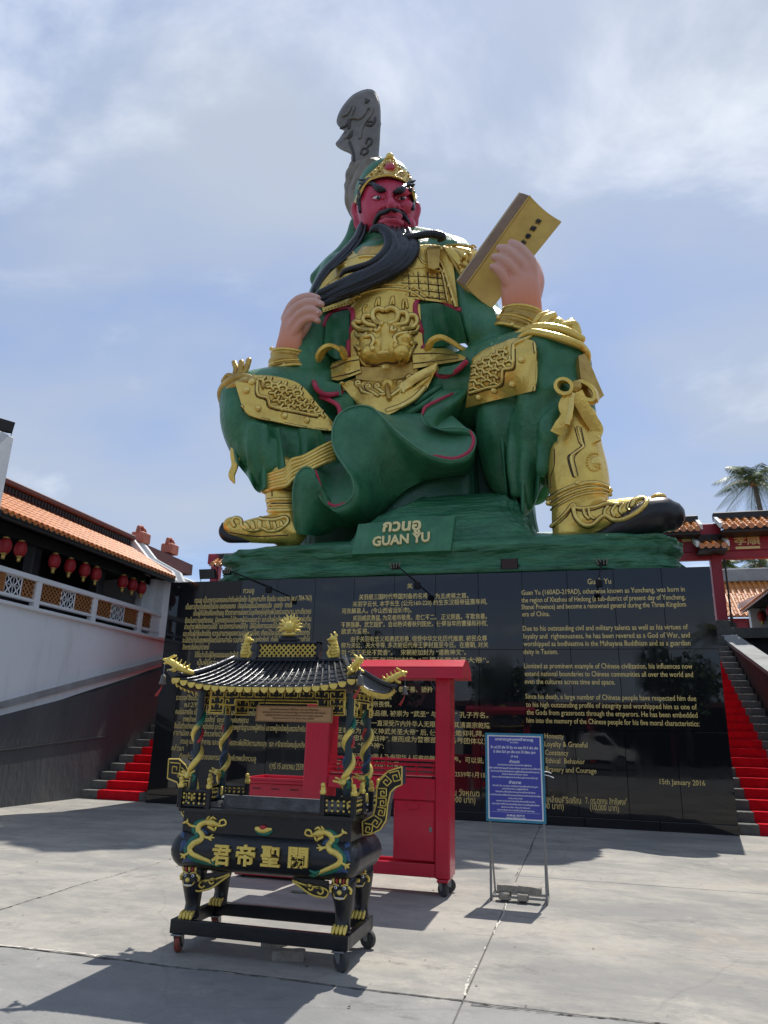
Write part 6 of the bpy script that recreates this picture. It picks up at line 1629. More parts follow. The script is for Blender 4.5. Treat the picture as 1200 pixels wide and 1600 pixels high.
for P in ([(898, 668), (904, 690), (908, 698), (894, 708), (887, 714), (890, 730), (895, 745)], [(908, 668), (913, 692), (913, 698), (902, 708), (897, 716), (900, 730), (903, 743)], [(856, 706), (856, 730), (852, 755), (858, 762)], [(866, 702), (866, 728), (860, 746), (861, 762)]):
    line('boot_seam', G['line'], P, 0.9, QV, 0.5, y=1.4)
line('boot_seam', G['gold_lt'], [(903, 668), (909, 691), (911, 698), (898, 708), (892, 715), (895, 730), (899, 744)], 2.2, QV, 0.1, y=1.4)
k = MB(); dot_on(k, QV, 930, 722, 9.5, 0.5, 0.1, y=1.2, n=16, m=8); md = k.build('boot_medallion', G['gold_lt'], boR, smooth=True)
for i in range(14):
    t_ = 0.8 + i * 0.33; k = MB(); dot_on(k, QV, 929 + 12 * math.cos(t_), 722 + 13.5 * math.sin(t_), 2.1, 0.9, 0.3, y=1.2, n=8, m=5); k.build('medallion_bead', G['gold'], boR, smooth=True)
for px, py in ((902, 755), (857, 786), (953, 766)):
    k = MB(); dot_on(k, QV, px, py, 4.6, 0.9, 0.5, y=1.3); k.build('strap_stud', G['gold_lt'], boR, smooth=True)
for P, r_ in (([(862, 822), (880, 806), (893, 790), (896, 788), (900, 793), (910, 794), (930, 792), (948, 786), (966, 788)], 2.6), ([(896, 794), (900, 808), (912, 820), (926, 820), (940, 808), (948, 806), (958, 812), (972, 812), (990, 804), (1006, 792), (1011, 782), (1004, 778), (992, 782), (988, 790)], 3.6),
              ([(912, 796), (914, 804), (920, 810)], 2.4), ([(920, 796), (922, 806), (928, 810)], 2.2), ([(950, 792), (944, 800), (948, 806)], 2.4), ([(962, 790), (956, 798), (960, 806)], 2.4), ([(974, 788), (968, 796), (972, 802)], 2.2), ([(984, 786), (980, 793), (984, 797)], 2.0)):
    line('boot_scroll', G['gold_lt'], P, r_, QV, 0.35, sides=8, y=1.2)
line('boot_seam', G['line'], [(864, 826), (884, 808), (896, 792), (904, 798), (926, 797), (948, 790), (966, 791)], 0.9, QV, 0.8, y=1.2)
k = MB(); ballS(k, 1029, 777, .52, 12, 6, 12); k.build('toe_knob', G['gold'], boR, smooth=True)
boL = boot([[(440, 740, 1.9, 28), (441, 765, 1.85, 28), (444, 790, 1.8, 27), (448, 812, 1.75, 28), (450, 832, 1.7, 28)], [(372, 812, .95, 4), (360, 814, .9, 7), (358, 822, .95, 10), (372, 830, 1.05, 14), (398, 828, 1.2, 19), (428, 826, 1.4, 22), (452, 830, 1.6, 20), (466, 834, 1.75, 14)], [(380, 840, 1.1, 8), (430, 838, 1.3, 12), (464, 840, 1.7, 10)]],
           [[(350, 820, .98, 5), (349, 830, 1.0, 8), (356, 839, 1.0, 9), (372, 842, 1.02, 7), (390, 846, 1.1, 3)]])
PV = bvh_of(boL, *boL.children)
for P, r_ in (([(417, 782), (436, 780), (462, 781)], 3.0), ([(418, 790), (436, 789), (462, 790)], 2.0), ([(419, 798), (438, 798), (464, 797)], 3.2), ([(366, 822), (362, 814), (368, 809), (376, 812), (377, 821), (388, 828), (402, 828), (410, 826), (420, 830), (434, 828), (446, 820), (450, 812), (444, 808), (430, 812), (412, 812), (406, 810)], 2.8),
              ([(384, 820), (388, 826)], 3.6), ([(394, 818), (396, 826)], 3.8), ([(406, 817), (406, 825)], 3.8), ([(418, 817), (420, 826)], 3.6), ([(428, 818), (430, 826)], 3.2), ([(439, 817), (440, 822)], 3.0)):
    line('boot_scroll', G['gold_lt'], P, r_, PV, 0.35, sides=8, y=1.3)
for P in ([(424, 745), (425, 775)], [(432, 742), (436, 756), (446, 766), (458, 766)], [(417, 786), (462, 786)], [(360, 832), (400, 838), (450, 836)]):
    line('boot_seam', G['line'], P, 0.9, PV, 0.6, y=1.5)
k = MB(); dot_on(k, PV, 414, 764, 8, 0.7, 0.1, y=1.6); k.build('boot_medallion', G['gold_lt'], boL, smooth=True)
k = MB(); dot_on(k, PV, 422, 789, 3.4, 0.9, 0.5); k.build('strap_stud', G['gold_lt'], boL, smooth=True)

# ================================================================ SASH TO THE LEFT BOOT
for i in range(6):
    o_ = i * 5.2
    k = MB(); tubeS(k, [(522, 690 + o_ * 1.05, 1.75, 3.4), (500, 700 + o_, 1.55, 3.4), (474, 714 + o_ * .95, 1.35, 3.5), (456, 719 + o_ * 1.2 + (0 if i > 1 else 0), 1.25, 3.6), (448, 732 + o_, 1.25, 3.6), (432, 738 + o_ * .9, 1.3, 3.8), (420, 742 + o_ * .85, 1.4, 3.4), (411, 750 + o_ * .5, 1.5, 2.5)], 8)
    k.build('sash_cord', G['gold_lt'] if i % 2 else G['gold'], st, smooth=True)
k = MB()
A = np.array([[S(*p) for p in cr(np.array(r__, float), 16)] for r__ in ([(522, 689, 1.82), (474, 713, 1.42), (456, 718, 1.32), (448, 732, 1.32), (425, 740, 1.4), (410, 750, 1.52)], [(524, 704, 1.84), (476, 726, 1.44), (458, 734, 1.34), (448, 746, 1.34), (430, 752, 1.42), (414, 758, 1.54)], [(524, 718, 1.84), (478, 738, 1.44), (460, 748, 1.34), (450, 758, 1.34), (434, 764, 1.42), (424, 768, 1.52)])])
k.slab(A, A + np.array([0, 0.08, 0])); k.build('sash', G['gold_dk'], st, smooth=True)

# ================================================================ FRONT DRAPE: one long wavy hem, falling cloth above and below it
HEM = [(462, 834, 1.45), (459, 800, 1.25), (458, 768, 1.12), (464, 742, 1.05), (478, 730, 1.05), (490, 737, 1.10), (496, 758, 1.2), (502, 780, 1.3), (518, 793, 1.36), (538, 788, 1.3), (552, 773, 1.2), (551, 750, 1.15), (538, 728, 1.12), (524, 706, 1.2), (519, 682, 1.3), (524, 656, 1.42), (540, 640, 1.55), (562, 634, 1.62), (582, 638, 1.62), (600, 654, 1.5), (620, 674, 1.4), (650, 698, 1.32), (680, 714, 1.28), (712, 719, 1.3), (736, 708, 1.4), (743, 690, 1.5), (737, 675, 1.6), (718, 668, 1.75), (690, 669, 1.85), (668, 664, 1.85), (659, 652, 1.85), (664, 640, 1.9), (684, 629, 2.1), (708, 618, 2.35), (728, 600, 2.6)]
LOW = [(500, 838, 2.3), (512, 834, 2.3), (520, 830, 2.3), (526, 826, 2.3), (532, 824, 2.3), (536, 824, 2.35), (540, 824, 2.4), (545, 824, 2.4), (552, 824, 2.45), (562, 822, 2.5), (576, 816, 2.5), (588, 808, 2.5), (600, 798, 2.5), (610, 788, 2.5), (618, 780, 2.5), (626, 772, 2.5), (634, 766, 2.5), (644, 760, 2.5), (652, 756, 2.5), (662, 752, 2.5), (672, 750, 2.5), (684, 748, 2.5), (698, 746, 2.5), (716, 744, 2.55), (732, 738, 2.6), (740, 720, 2.65), (742, 704, 2.7), (738, 694, 2.7), (728, 688, 2.7), (716, 684, 2.7), (706, 678, 2.7), (706, 668, 2.75), (714, 654, 2.8), (724, 640, 2.9), (736, 622, 3.0)]
UPP = [(478, 800, 2.2), (486, 780, 2.2), (492, 765, 2.2), (500, 750, 2.2), (508, 742, 2.25), (512, 735, 2.3), (518, 730, 2.3), (524, 726, 2.3), (532, 722, 2.35), (540, 716, 2.4), (548, 708, 2.4), (548, 700, 2.4), (546, 690, 2.4), (545, 680, 2.45), (546, 668, 2.5), (552, 656, 2.5), (560, 650, 2.55), (572, 646, 2.6), (588, 642, 2.6), (606, 640, 2.6), (624, 642, 2.6), (640, 644, 2.6), (656, 646, 2.6), (672, 648, 2.65), (684, 648, 2.7), (690, 644, 2.75), (692, 638, 2.8), (690, 632, 2.85), (684, 626, 2.9), (680, 620, 2.9), (682, 612, 2.95), (690, 606, 3.0), (700, 600, 3.0), (712, 592, 3.05), (728, 582, 3.1)]
nh = 150
Hm, Lw, Up = cr(HEM, nh), cr(LOW, nh), cr(UPP, nh)
def sheet(Aa, Bb, bow, nv=14):
    out_ = []
    for a, b_ in zip(Aa, Bb):
        row = []
        for v in np.linspace(0, 1, nv):
            q = a * (1 - v) + b_ * v
            q = q + np.array([0, 0, -bow * math.sin(math.pi * v) * (1 - v * 0.3)])
            row.append(S(*q))
        out_.append(row)
    return np.array(out_)
low = sheet(Hm, Lw, 0.42)
k = MB(); k.slab(low, low + np.array([0.0, 0.10, 0.05])); k.build('skirt_drape', G['robe'], st, smooth=True, angle=60)
upp = sheet(Hm + np.array([0, 0, 0.02]), Up, 0.0)
k = MB(); k.slab(upp, upp + np.array([0.0, 0.10, 0.02])); k.build('skirt_lining', G['robe_in'], st, smooth=True, angle=60)
k = MB(); P3 = np.array([S(*q) for q in Hm]); k.tube(P3, 1.8 * np.array([K(p) for p in P3]), 8); k.build('skirt_hem', G['robe_in'], st, smooth=True)
def trim(i0, i1, dx_, dy_, r_=2.6):
    Q = cr(np.array(HEM[i0:i1], float), 40); P3 = np.array([S(q[0] + dx_, q[1] + dy_, q[2] - 0.02) for q in Q])
    tp = np.sin(np.linspace(0, np.pi, 40)) ** 0.4
    k = MB(); k.tube(P3, r_ * K(P3[0]) * (0.25 + 0.75 * tp), 8, 0.6, ref=(0, 1, 0), round_end=True); k.build('hem_trim', G['red'], st, smooth=True)
trim(5, 10, 3.2, -3.0); trim(22, 27, -3.0, -3.0, 3.0); trim(30, 34, 1.0, -4.0, 3.2)
# upper coat fronts spreading over the thighs
for rows, tr in (([[(486, 600, 2.75), (492, 612, 2.5), (505, 622, 2.35), (522, 628, 2.2), (531, 640, 2.1), (531, 655, 2.1)], [(506, 590, 3.1), (520, 600, 3.0), (536, 606, 2.9), (548, 614, 2.8), (556, 630, 2.7), (556, 650, 2.6)]], [(500, 620, 2.33), (516, 626, 2.2), (528, 634, 2.06), (531, 646, 2.02), (530, 656, 2.02)]),):
    a, b_ = cr(rows[0], 24), cr(rows[1], 24)
    A = np.array([[S(*(p * (1 - v) + q * v)) for v in np.linspace(0, 1, 6)] for p, q in zip(a, b_)])
    k = MB(); k.slab(A, A + np.array([0, 0.12, 0])); k.build('coat_front', G['robe'], st, smooth=True, angle=60)
    P3 = np.array([S(*q) for q in cr(np.array(tr, float), 20)]); k = MB(); k.tube(P3, 3.6 * K(P3[0]), 8, 0.6); k.build('hem_trim', G['red'], st, smooth=True)
# folds running from the knot into the drape
for P in ([(628, 648, 2.62, 5), (650, 640, 2.6, 5), (690, 612, 2.75, 4)], [(650, 630, 2.7, 4.5), (676, 612, 2.75, 4.5), (716, 588, 2.9, 3)], [(580, 644, 2.4, 8), (566, 662, 2.3, 7), (556, 690, 2.2, 5)]):
    k = MB(); tubeS(k, P, 10); k.build('skirt_fold', G['robe'], st, smooth=True)
# ================================================================ INCENSE BURNER ON WHEELS
X0, X1, Y0, Y1 = 0.255, 1.645, -9.53, -8.86
XC, YCn = (X0 + X1) / 2, (Y0 + Y1) / 2
ib = thing('incense_burner', 'black wheeled incense burner with gold dragons, railed tank and small tiled canopy roof', 'incense burner', (XC, YCn, 0))
def ip(nm, m, fn, parent=None, smooth=False, angle=None):
    k = MB(); fn(k); return k.build(nm, m, parent or ib, smooth=smooth, angle=angle)
# trolley frame
for a, b_ in (((X0, Y0, .13), (X1, Y0 + .05, .225)), ((X0, Y1 - .05, .13), (X1, Y1, .225)), ((X0, Y0 + .052, .13), (X0 + .05, Y1 - .052, .225)), ((X1 - .05, Y0 + .052, .13), (X1, Y1 - .052, .225))):
    ip('frame_bar', G['bb'], lambda k: k.bbox(a, b_, .005))
# castors
def castor(x, y, rot, tyre, parent, r=.066, wd=.036, zt=.13, name='castor'):
    ca, sa = math.cos(rot), math.sin(rot)
    ax = np.array([-sa, ca, 0]); fw = np.array([ca, sa, 0])
    c_ = np.array([x, y, 0]) + fw * .025 + np.array([0, 0, r])
    k = MB(); k.tube([c_ - ax * wd / 2, c_ - ax * wd * .3, c_ + ax * wd * .3, c_ + ax * wd / 2], [r * .93, r, r, r * .93], 22, ref=(0, 0, 1)); o = k.build(name, tyre, parent, smooth=True, angle=40)
    k = MB(); k.tube([c_ - ax * (wd / 2 + .003), c_ + ax * (wd / 2 + .003)], r * .62, 16, ref=(0, 0, 1)); k.build('wheel_rim', G['steel'] if tyre is G['rubber_red'] else G['rubber'], o, smooth=True, angle=40)
    for i in range(5):
        a_ = i * 2 * math.pi / 5; q = c_ + ax * (wd / 2 + .005) * (1 if sa <= 0 else -1) + (fw * math.cos(a_) + np.array([0, 0, 1]) * math.sin(a_)) * r * .36
        k = MB(); k.tube([q - ax * .002, q + ax * .002], r * .13, 8, ref=(0, 0, 1)); k.build('rim_hole', G['sole'], o)
    for s_ in (-1, 1):
        p = ax * s_ * (wd / 2 + .008)
        k = MB(); P = [np.array([x, y, zt - .012]) + p - fw * .03, np.array([x, y, zt - .012]) + p + fw * .04, c_ + p + fw * .014 - (0, 0, .012), c_ + p - fw * .014 - (0, 0, .012)]
        k.prism(P, ax * s_ * .005); k.build('fork', G['steel'], o)
    k = MB(); b0 = np.array([x, y, zt - .012]); k.bbox(b0 - (.045, .045, 0), b0 + (.045, .045, .011), .003); k.build('mount_plate', G['steel'], o)
    return o
castor(X0 + .065, Y0 + .03, R(100), G['rubber_red'], ib)
castor(X1 - .07, Y0 + .03, R(-28), G['rubber'], ib, .068)
castor(X1 - .05, Y1 - .04, R(-20), G['rubber'], ib, .068)
castor(X0 + .06, Y1 - .04, R(95), G['rubber_red'], ib)
# legs with lion masks and gilded paws
def leg(x, y, sx):
    k = MB(); k.tube([(x, y, .60), (x, y, .55), (x, y - .012, .48), (x + sx * .004, y + .004, .40), (x, y + .012, .32), (x, y, .265), (x, y - .012, .235), (x, y - .012, .226)], [.085, .092, .088, .070, .056, .058, .066, .068], 14, [1, 1, 1, .95, .95, .95, 1, 1])
    o = k.build('leg', G['bb'], ib, smooth=True)
    for i in range(4):
        ip('paw', G['bg'], lambda k: k.tube([(x - .042 + i * .028, y - .045, .275), (x - .042 + i * .028, y - .075, .262), (x - .044 + i * .0285, y - .088, .238)], [.010, .0155, .012], 8, round_end=True), o, True)
    f = y - .094
    ip('lion_snout', G['bb'], lambda k: (k.ell((x, f + .02, .49), (.052, .035, .045)), k.ell((x, f + .03, .535), (.07, .035, .035))), o, True)
    ip('lion_nose', G['bg'], lambda k: k.ell((x, f - .012, .498), (.018, .014, .017)), o, True)
    ip('lion_mouth', G['bg'], lambda k: k.tube([(x - .048, f + .012, .486), (x - .035, f - .006, .462), (x, f - .012, .455), (x + .035, f - .006, .462), (x + .048, f + .012, .486)], .0055, 6), o, True)
    for q in range(5): ip('lion_tooth', G['whitep'], lambda k: k.box((x - .028 + q * .013, f - .016, .458), (x - .02 + q * .013, f - .008, .468)), o)
    for s_ in (-1, 1):
        ip('lion_eye', G['whitep'], lambda k: k.ell((x + s_ * .032, f + .002, .527), (.013, .009, .013), 10, 6), o, True)
        ip('lion_pupil', G['bblue'], lambda k: k.ell((x + s_ * .032, f - .005, .527), (.007, .006, .007), 8, 5), o, True)
        ip('lion_brow', G['bg'], lambda k: k.tube([(x + s_ * .012, f, .540), (x + s_ * .034, f - .004, .550), (x + s_ * .054, f + .012, .545)], .006, 6, round_end=True), o, True)
        ip('lion_ear', G['bg'], lambda k: k.tube([(x + s_ * .060, f + .018, .53), (x + s_ * .078, f + .02, .515), (x + s_ * .074, f + .022, .495)], .011, 7, round_end=True), o, True)
    for i in range(5): ip('lion_mane', G['bred'] if i % 2 else G['bg'], lambda k: k.tube([(x - .05 + i * .025, f + .005, .56), (x - .052 + i * .026, f - .004, .575), (x - .05 + i * .026, f + .012, .592)], .009, 6, round_end=True), o, True)
for lx, sx in ((X0 + .115, -1), (X1 - .075, 1)):
    leg(lx, Y0 + .10, sx); leg(lx, Y1 - .10, sx)
# tank: swelling belly, straight neck
def foot(d, e=.08, n=9):
    x0, x1, y0, y1 = X0 - d, X1 + d, Y0 - d, Y1 + d
    e = max(.012, e); P = []
    for cx_, cy_, a0 in ((x1 - e, y1 - e, 0), (x0 + e, y1 - e, 90), (x0 + e, y0 + e, 180), (x1 - e, y0 + e, 270)):
        for t_ in np.linspace(0, 90, n): P.append((cx_ + e * math.cos(R(a0 + t_)), cy_ + e * math.sin(R(a0 + t_))))
    return np.array(P)
prof = [(.565, -.16), (.555, -.10), (.562, -.05), (.585, 0.0), (.62, .035), (.66, .055), (.70, .062), (.74, .055), (.78, .035), (.81, .008), (.826, -.012), (.832, -.02)]
def rg3(z, d, e): q = foot(d, e); return np.column_stack([q, np.full(len(q), z)])
ip('tank_belly', G['bb'], lambda k: k.rings([rg3(z, d, .05 + max(0, d) * .8) for z, d in prof]), None, True, 60)
ip('tank_neck', G['bb'], lambda k: k.rings([rg3(z, d, .014) for z, d in ((.828, -.012), (.835, -.012), (.985, -.012), (.985, -.05), (.93, -.055), (.92, -.3))]), None, True, 30)
ip('tank_rim', G['bb'], lambda k: k.rings([rg3(z, d, .015) for z, d in ((.972, -.008), (.974, .02), (1.0, .024), (1.004, .01), (1.004, -.052), (.975, -.055))], True, False), None, True, 30)
ip('steel_liner', G['ash'], lambda k: (k.rings([rg3(z, d, .012) for z, d in ((1.012, -.056), (1.012, -.062), (.90, -.075))], True, False), k.box((X0 + .07, Y1 - .09, .95), (X1 - .07, Y1 - .06, 1.055))))
ip('ash_bed', mat('pale_ash', (.34, .33, .31), .95, 0, .3, 20, bump=.6, bscale=60), lambda k: k.box((X0 + .08, Y0 + .08, .90), (X1 - .08, Y1 - .08, .935)))
yfr = Y0 - .062
def front_y(z): return Y0 - np.interp(z, [p[0] for p in prof[2:]], [p[1] for p in prof[2:]]) if z < .828 else Y0 + .012
# four large gilt characters
for ch, px in (('君', 347), ('帝', 385), ('聖', 424), ('關', 467)):
    p = S(px, 1334 + (px - 347) * .035, yfr)
    lettering('gilt_character', ch, G['bg'], ib, (p[0], yfr - .002, p[2] - .060), (1, 0, 0), (0, 0.0, 1), .150, .128, .03, .02, center=True, xh=.86)
def bt(nm, m, P, r_, flat=.7, taper=True, sides=8, lift=.006):
    """relief strand on the tank front through photo positions"""
    Q = cr(np.array(P, float), 5 * len(P)); W3 = []
    for a, b_ in Q:
        z_ = S(a, b_, yfr)[2]
        for _ in range(3): z_ = S(a, b_, front_y(z_) - lift)[2]
        W3.append(S(a, b_, front_y(z_) - lift))
    k = MB(); rr_ = np.full(len(W3), r_)
    if taper: rr_ = r_ * np.interp(np.linspace(0, 1, len(W3)), [0, .2, .6, 1], [.7, 1, 1, .45])
    k.tube(W3, rr_, sides, flat, ref=(0, 1, 0), round_end=True); return k.build(nm, m, ib, smooth=True)
def tank_dragon(mx_, dx, dy):
    f = lambda P: [(mx_(a) + dx, b_ + dy) for a, b_ in P]
    bt('dragon_cloud', G['bblue'], f([(508, 1318), (520, 1314), (516, 1322)]), .028, .3, lift=.002); bt('dragon_cloud', G['bblue'], f([(536, 1346), (540, 1334), (545, 1344)]), .026, .3, lift=.002); bt('dragon_cloud', G['bblue'], f([(524, 1360), (534, 1358), (542, 1362)]), .022, .3, lift=.002); bt('dragon_cloud', G['bblue'], f([(544, 1318), (541, 1324)]), .022, .3, lift=.002)
    bt('dragon_fin', G['bgreen'], f([(508, 1299), (519, 1302), (525, 1312), (522, 1322), (532, 1334), (537, 1344), (528, 1356), (514, 1362), (500, 1366)]), .026, .35, lift=.001)
    bt('dragon_body', G['bg'], f([(498, 1304), (508, 1301), (517, 1306), (519, 1314), (513, 1321), (516, 1329), (526, 1334), (532, 1342), (528, 1350), (516, 1356), (504, 1361), (494, 1366)]), .023)
    bt('dragon_tail', G['bgreen'], f([(500, 1362), (492, 1364), (484, 1360)]), .014); bt('dragon_tail', G['bgreen'], f([(498, 1365), (490, 1368), (484, 1367)]), .012)
    bt('dragon_head', G['bg'], f([(506, 1300), (498, 1302), (490, 1304)]), .026, .9); bt('dragon_jaw', G['bg'], f([(504, 1308), (498, 1311), (496, 1314)]), .012)
    for P in ([(502, 1297), (497, 1293), (492, 1296)], [(506, 1296), (502, 1291)], [(492, 1308), (494, 1314)]): bt('dragon_horn', G['bg'], f(P), .009)
    bt('dragon_pearl', G['bg'], f([(490, 1306), (482, 1306), (477, 1303), (479, 1297), (485, 1298), (487, 1303)]), .008, taper=False)
    for P in ([(513, 1322), (504, 1325), (497, 1320)], [(504, 1325), (499, 1329)], [(505, 1325), (495, 1325)], [(519, 1308), (530, 1306), (537, 1300)], [(537, 1300), (542, 1302)], [(536, 1302), (535, 1296)], [(530, 1346), (540, 1352), (546, 1350)], [(540, 1352), (545, 1356)], [(540, 1352), (540, 1358)]): bt('dragon_claw', G['bg'], f(P), .0095)
tank_dragon(lambda a: a, 0, 0)
tank_dragon(lambda a: 315 + (512 - a) * 1.03, 2, -16)
bt('lotus_leaf', G['bgreen'], [(400, 1298), (406, 1302), (412, 1303), (419, 1303), (425, 1299)], .015, .5); bt('lotus_flower', G['bg'], [(401, 1295), (408, 1297), (416, 1297), (423, 1296)], .024, .5); bt('lotus_heart', G['bred'], [(407, 1293), (412, 1293), (417, 1294)], .018, .9)
# scrolls under the belly
def cloud_scroll(P0, s_):
    for P in ([(0, 0), (14, 6), (30, 10), (46, 12), (56, 18), (52, 27), (40, 26), (28, 22), (14, 12), (0, 2)], [(20, 9), (28, 8), (32, 13), (28, 16), (25, 13)], [(36, 12), (44, 12), (48, 18), (44, 22), (39, 19)]):
        W3 = [S(P0[0] + s_ * a, P0[1] + b_, Y0 + .05) for a, b_ in P]; k = MB(); k.tube(cr(W3, 26), .0075, 6, ref=(0, 1, 0)); k.build('cloud_scroll', G['bg'], ib, smooth=True)
    W3 = [S(P0[0] + s_ * a, P0[1] + b_, Y0 + .062) for a, b_ in [(0, -4), (20, -2), (56, 2), (56, 18), (52, 27), (40, 26), (28, 22), (14, 12)]]; k = MB(); k.prism(W3, (0, .02, 0)); k.build('scroll_bracket', G['bb'], ib)
cloud_scroll((457, 1375), 1); cloud_scroll((359, 1365), -1)
# corner balustrades
def rail(a, b_, n):
    a = np.array(a, float); b_ = np.array(b_, float); d = (b_ - a); ln_ = np.linalg.norm(d); u = d / ln_
    ip('rail_bar', G['bb'], lambda k: (k.tube([a + (0, 0, .012), b_ + (0, 0, .012)], .014, 4), ))
    ip('rail_bar', G['bb'], lambda k: (k.tube([a + (0, 0, .118), b_ + (0, 0, .118)], .016, 4), ))
    for i in range(n):
        q = a + d * (i + .7) / (n + .4)
        o = ip('baluster', G['bb'], lambda k: k.lathe([(.006, .02), (.007, .05), (.004, .07), (.007, .09), (.006, .112)], q, 7), None, True)
        for z_ in (.032, .070, .1): ip('baluster_ring', G['bg'], lambda k: k.lathe([(.003, z_ - .013), (.009, z_ - .004), (.009, z_ + .004), (.003, z_ + .012)], q, 7), o, True)
def lion_post(x, y):
    o = ip('rail_post', G['bb'], lambda k: k.bbox((x - .018, y - .018, 1.0), (x + .018, y + .018, 1.145), .004))
    ip('lion_finial', G['bg'], lambda k: (k.ell((x, y, 1.162), (.026, .026, .024), 9, 6), k.ell((x, y, 1.19), (.019, .019, .026), 9, 6), k.ell((x, y - .012, 1.212), (.017, .017, .018), 9, 6), k.ell((x, y - .027, 1.207), (.008, .008, .007), 6, 4)), o, True)
RL = .24
for sx, xa in ((1, X0 - .012), (-1, X1 + .012)):
    for sy, ya in ((1, Y0 - .012), (-1, Y1 + .012)):
        dxy = RL if sy > 0 else RL
        rail((xa, ya, 1.004), (xa + sx * RL, ya, 1.004), 5); rail((xa, ya, 1.004), (xa, ya + sy * .22, 1.004), 5)
        lion_post(xa, ya); lion_post(xa + sx * RL, ya); lion_post(xa, ya + sy * .22)
# S-shaped handles with meander faces
def handle(P, ysf, ww=.13):
    poly = np.array([S(a, b_, ysf) for a, b_ in P])
    o = ip('handle', G['bb'], lambda k: k.prism(poly, (0, ww, 0)))
    loop = np.vstack([poly, poly[:1]]); k = MB()
    for a, b_ in zip(loop[:-1], loop[1:]): k.tube([a + (0, -.003, 0), b_ + (0, -.003, 0)], .006, 5)
    k.build('handle_border', G['bg'], o)
    return o, poly
PR = [(628, 1198), (607, 1205), (594, 1216), (589, 1232), (588, 1255), (583, 1274), (566, 1284), (567, 1305), (580, 1303), (594, 1296), (603, 1282), (606, 1256), (610, 1238), (618, 1230), (628, 1226)]
oR, pR_ = handle(PR, -9.26)
PL_ = [(264, 1186), (280, 1186), (291, 1196), (297, 1212), (298, 1240), (296, 1290), (284, 1270), (283, 1240), (277, 1222), (262, 1216)]
oL, pL_ = handle(PL_, -9.26)
def meander(o, cells, ysf):
    for (cx_, cy_, s_, rot) in cells:
        pts = [(-1, -1), (1, -1), (1, 1), (-.45, 1), (-.45, -.25), (.4, -.25), (.4, .4)]
        ca, sa = math.cos(rot), math.sin(rot)
        W3 = [S(cx_ + s_ * (a * ca - b_ * sa), cy_ + s_ * (a * sa + b_ * ca), ysf - .002) for a, b_ in pts]
        k = MB()
        for a, b_ in zip(W3[:-1], W3[1:]): k.tube([a, b_], .0045, 4)
        k.build('meander', G['bg'], o)
meander(oR, [(617, 1213, 7.5, -.25), (602, 1221, 7, -.8), (597.5, 1238, 6, 0), (597, 1253, 6, 0), (595, 1268, 6, .2), (587, 1284, 7, .6), (575, 1294, 6.5, .2)], -9.265)
meander(oL, [(273, 1200, 8, .1), (284, 1209, 7, .7), (289, 1226, 6, 0), (290, 1242, 6, 0), (291, 1258, 5.5, 0), (291, 1273, 4.5, 0)], -9.265)
# columns with coiled dragons
def column(x, y, ph):
    o = ip('column', G['teal_col'], lambda k: k.lathe([(.05, 1.0), (.05, 1.03), (.030, 1.05), (.028, 1.86), (.045, 1.88)], (x, y, 0), 14), None, True, 40)
    th = np.linspace(0, 2 * np.pi * 2.4, 60); zz_ = np.linspace(1.12, 1.80, 60)
    H = np.array([(x + .035 * math.cos(t_ + ph), y + .035 * math.sin(t_ + ph), z_) for t_, z_ in zip(th, zz_)])
    rr_ = np.interp(np.linspace(0, 1, 60), [0, .08, .3, .75, 1], [.012, .020, .024, .021, .008])
    ip('column_dragon', G['bg'], lambda k: k.tube(H[:44], rr_[:44], 8, ref=(0, 0, 1), round_end=True), o, True)
    ip('column_dragon_tail', G['bgreen'], lambda k: k.tube(H[42:], rr_[42:], 8, ref=(0, 0, 1), round_end=True), o, True)
    H2 = np.array([(x + .033 * math.cos(t_ + ph + 3.14), y + .033 * math.sin(t_ + ph + 3.14), z_) for t_, z_ in zip(th[10:52], zz_[10:52])])
    ip('column_cloud', G['bblue'], lambda k: k.tube(H2[5:16], .011, 6, ref=(0, 0, 1), round_end=True), o, True); ip('column_cloud', G['bred'], lambda k: k.tube(H2[22:34], .013, 6, ref=(0, 0, 1), round_end=True), o, True)
    hx, hz = x - .02, 1.235
    ip('dragon_head', G['bg'], lambda k: (k.ell((hx, y - .062, hz), (.032, .036, .024)), k.ell((hx + .01, y - .092, hz - .004), (.02, .02, .012)), k.tube([(hx - .02, y - .06, hz + .015), (hx - .05, y - .065, hz + .03)], .008, 6, round_end=True), k.tube([(hx + .02, y - .06, hz + .015), (hx + .05, y - .06, hz + .034)], .008, 6, round_end=True), k.tube([(hx - .02, y - .08, hz), (hx - .06, y - .09, hz + .008)], .009, 6, round_end=True)), o, True)
    ip('dragon_mane', G['bgreen'], lambda k: k.tube([(hx + .028, y - .05, hz + .01), (hx + .05, y - .045, hz - .01), (hx + .04, y - .045, hz - .035)], .014, 6, round_end=True), o, True)
    ip('dragon_foot', G['bg'], lambda k: (k.tube([(x - .03, y - .03, 1.13), (x - .055, y - .05, 1.105), (x - .045, y - .06, 1.08)], .010, 6, round_end=True), k.tube([(x + .02, y - .04, 1.11), (x + .03, y - .055, 1.06)], .012, 6, round_end=True)), o, True)
column(X0 + .05, Y0 + .06, .4); column(X1 - .065, Y0 + .06, .9); column(X0 + .02, Y1 - .05, 2.2); column(X1 - .08, Y1 - .05, 2.9)
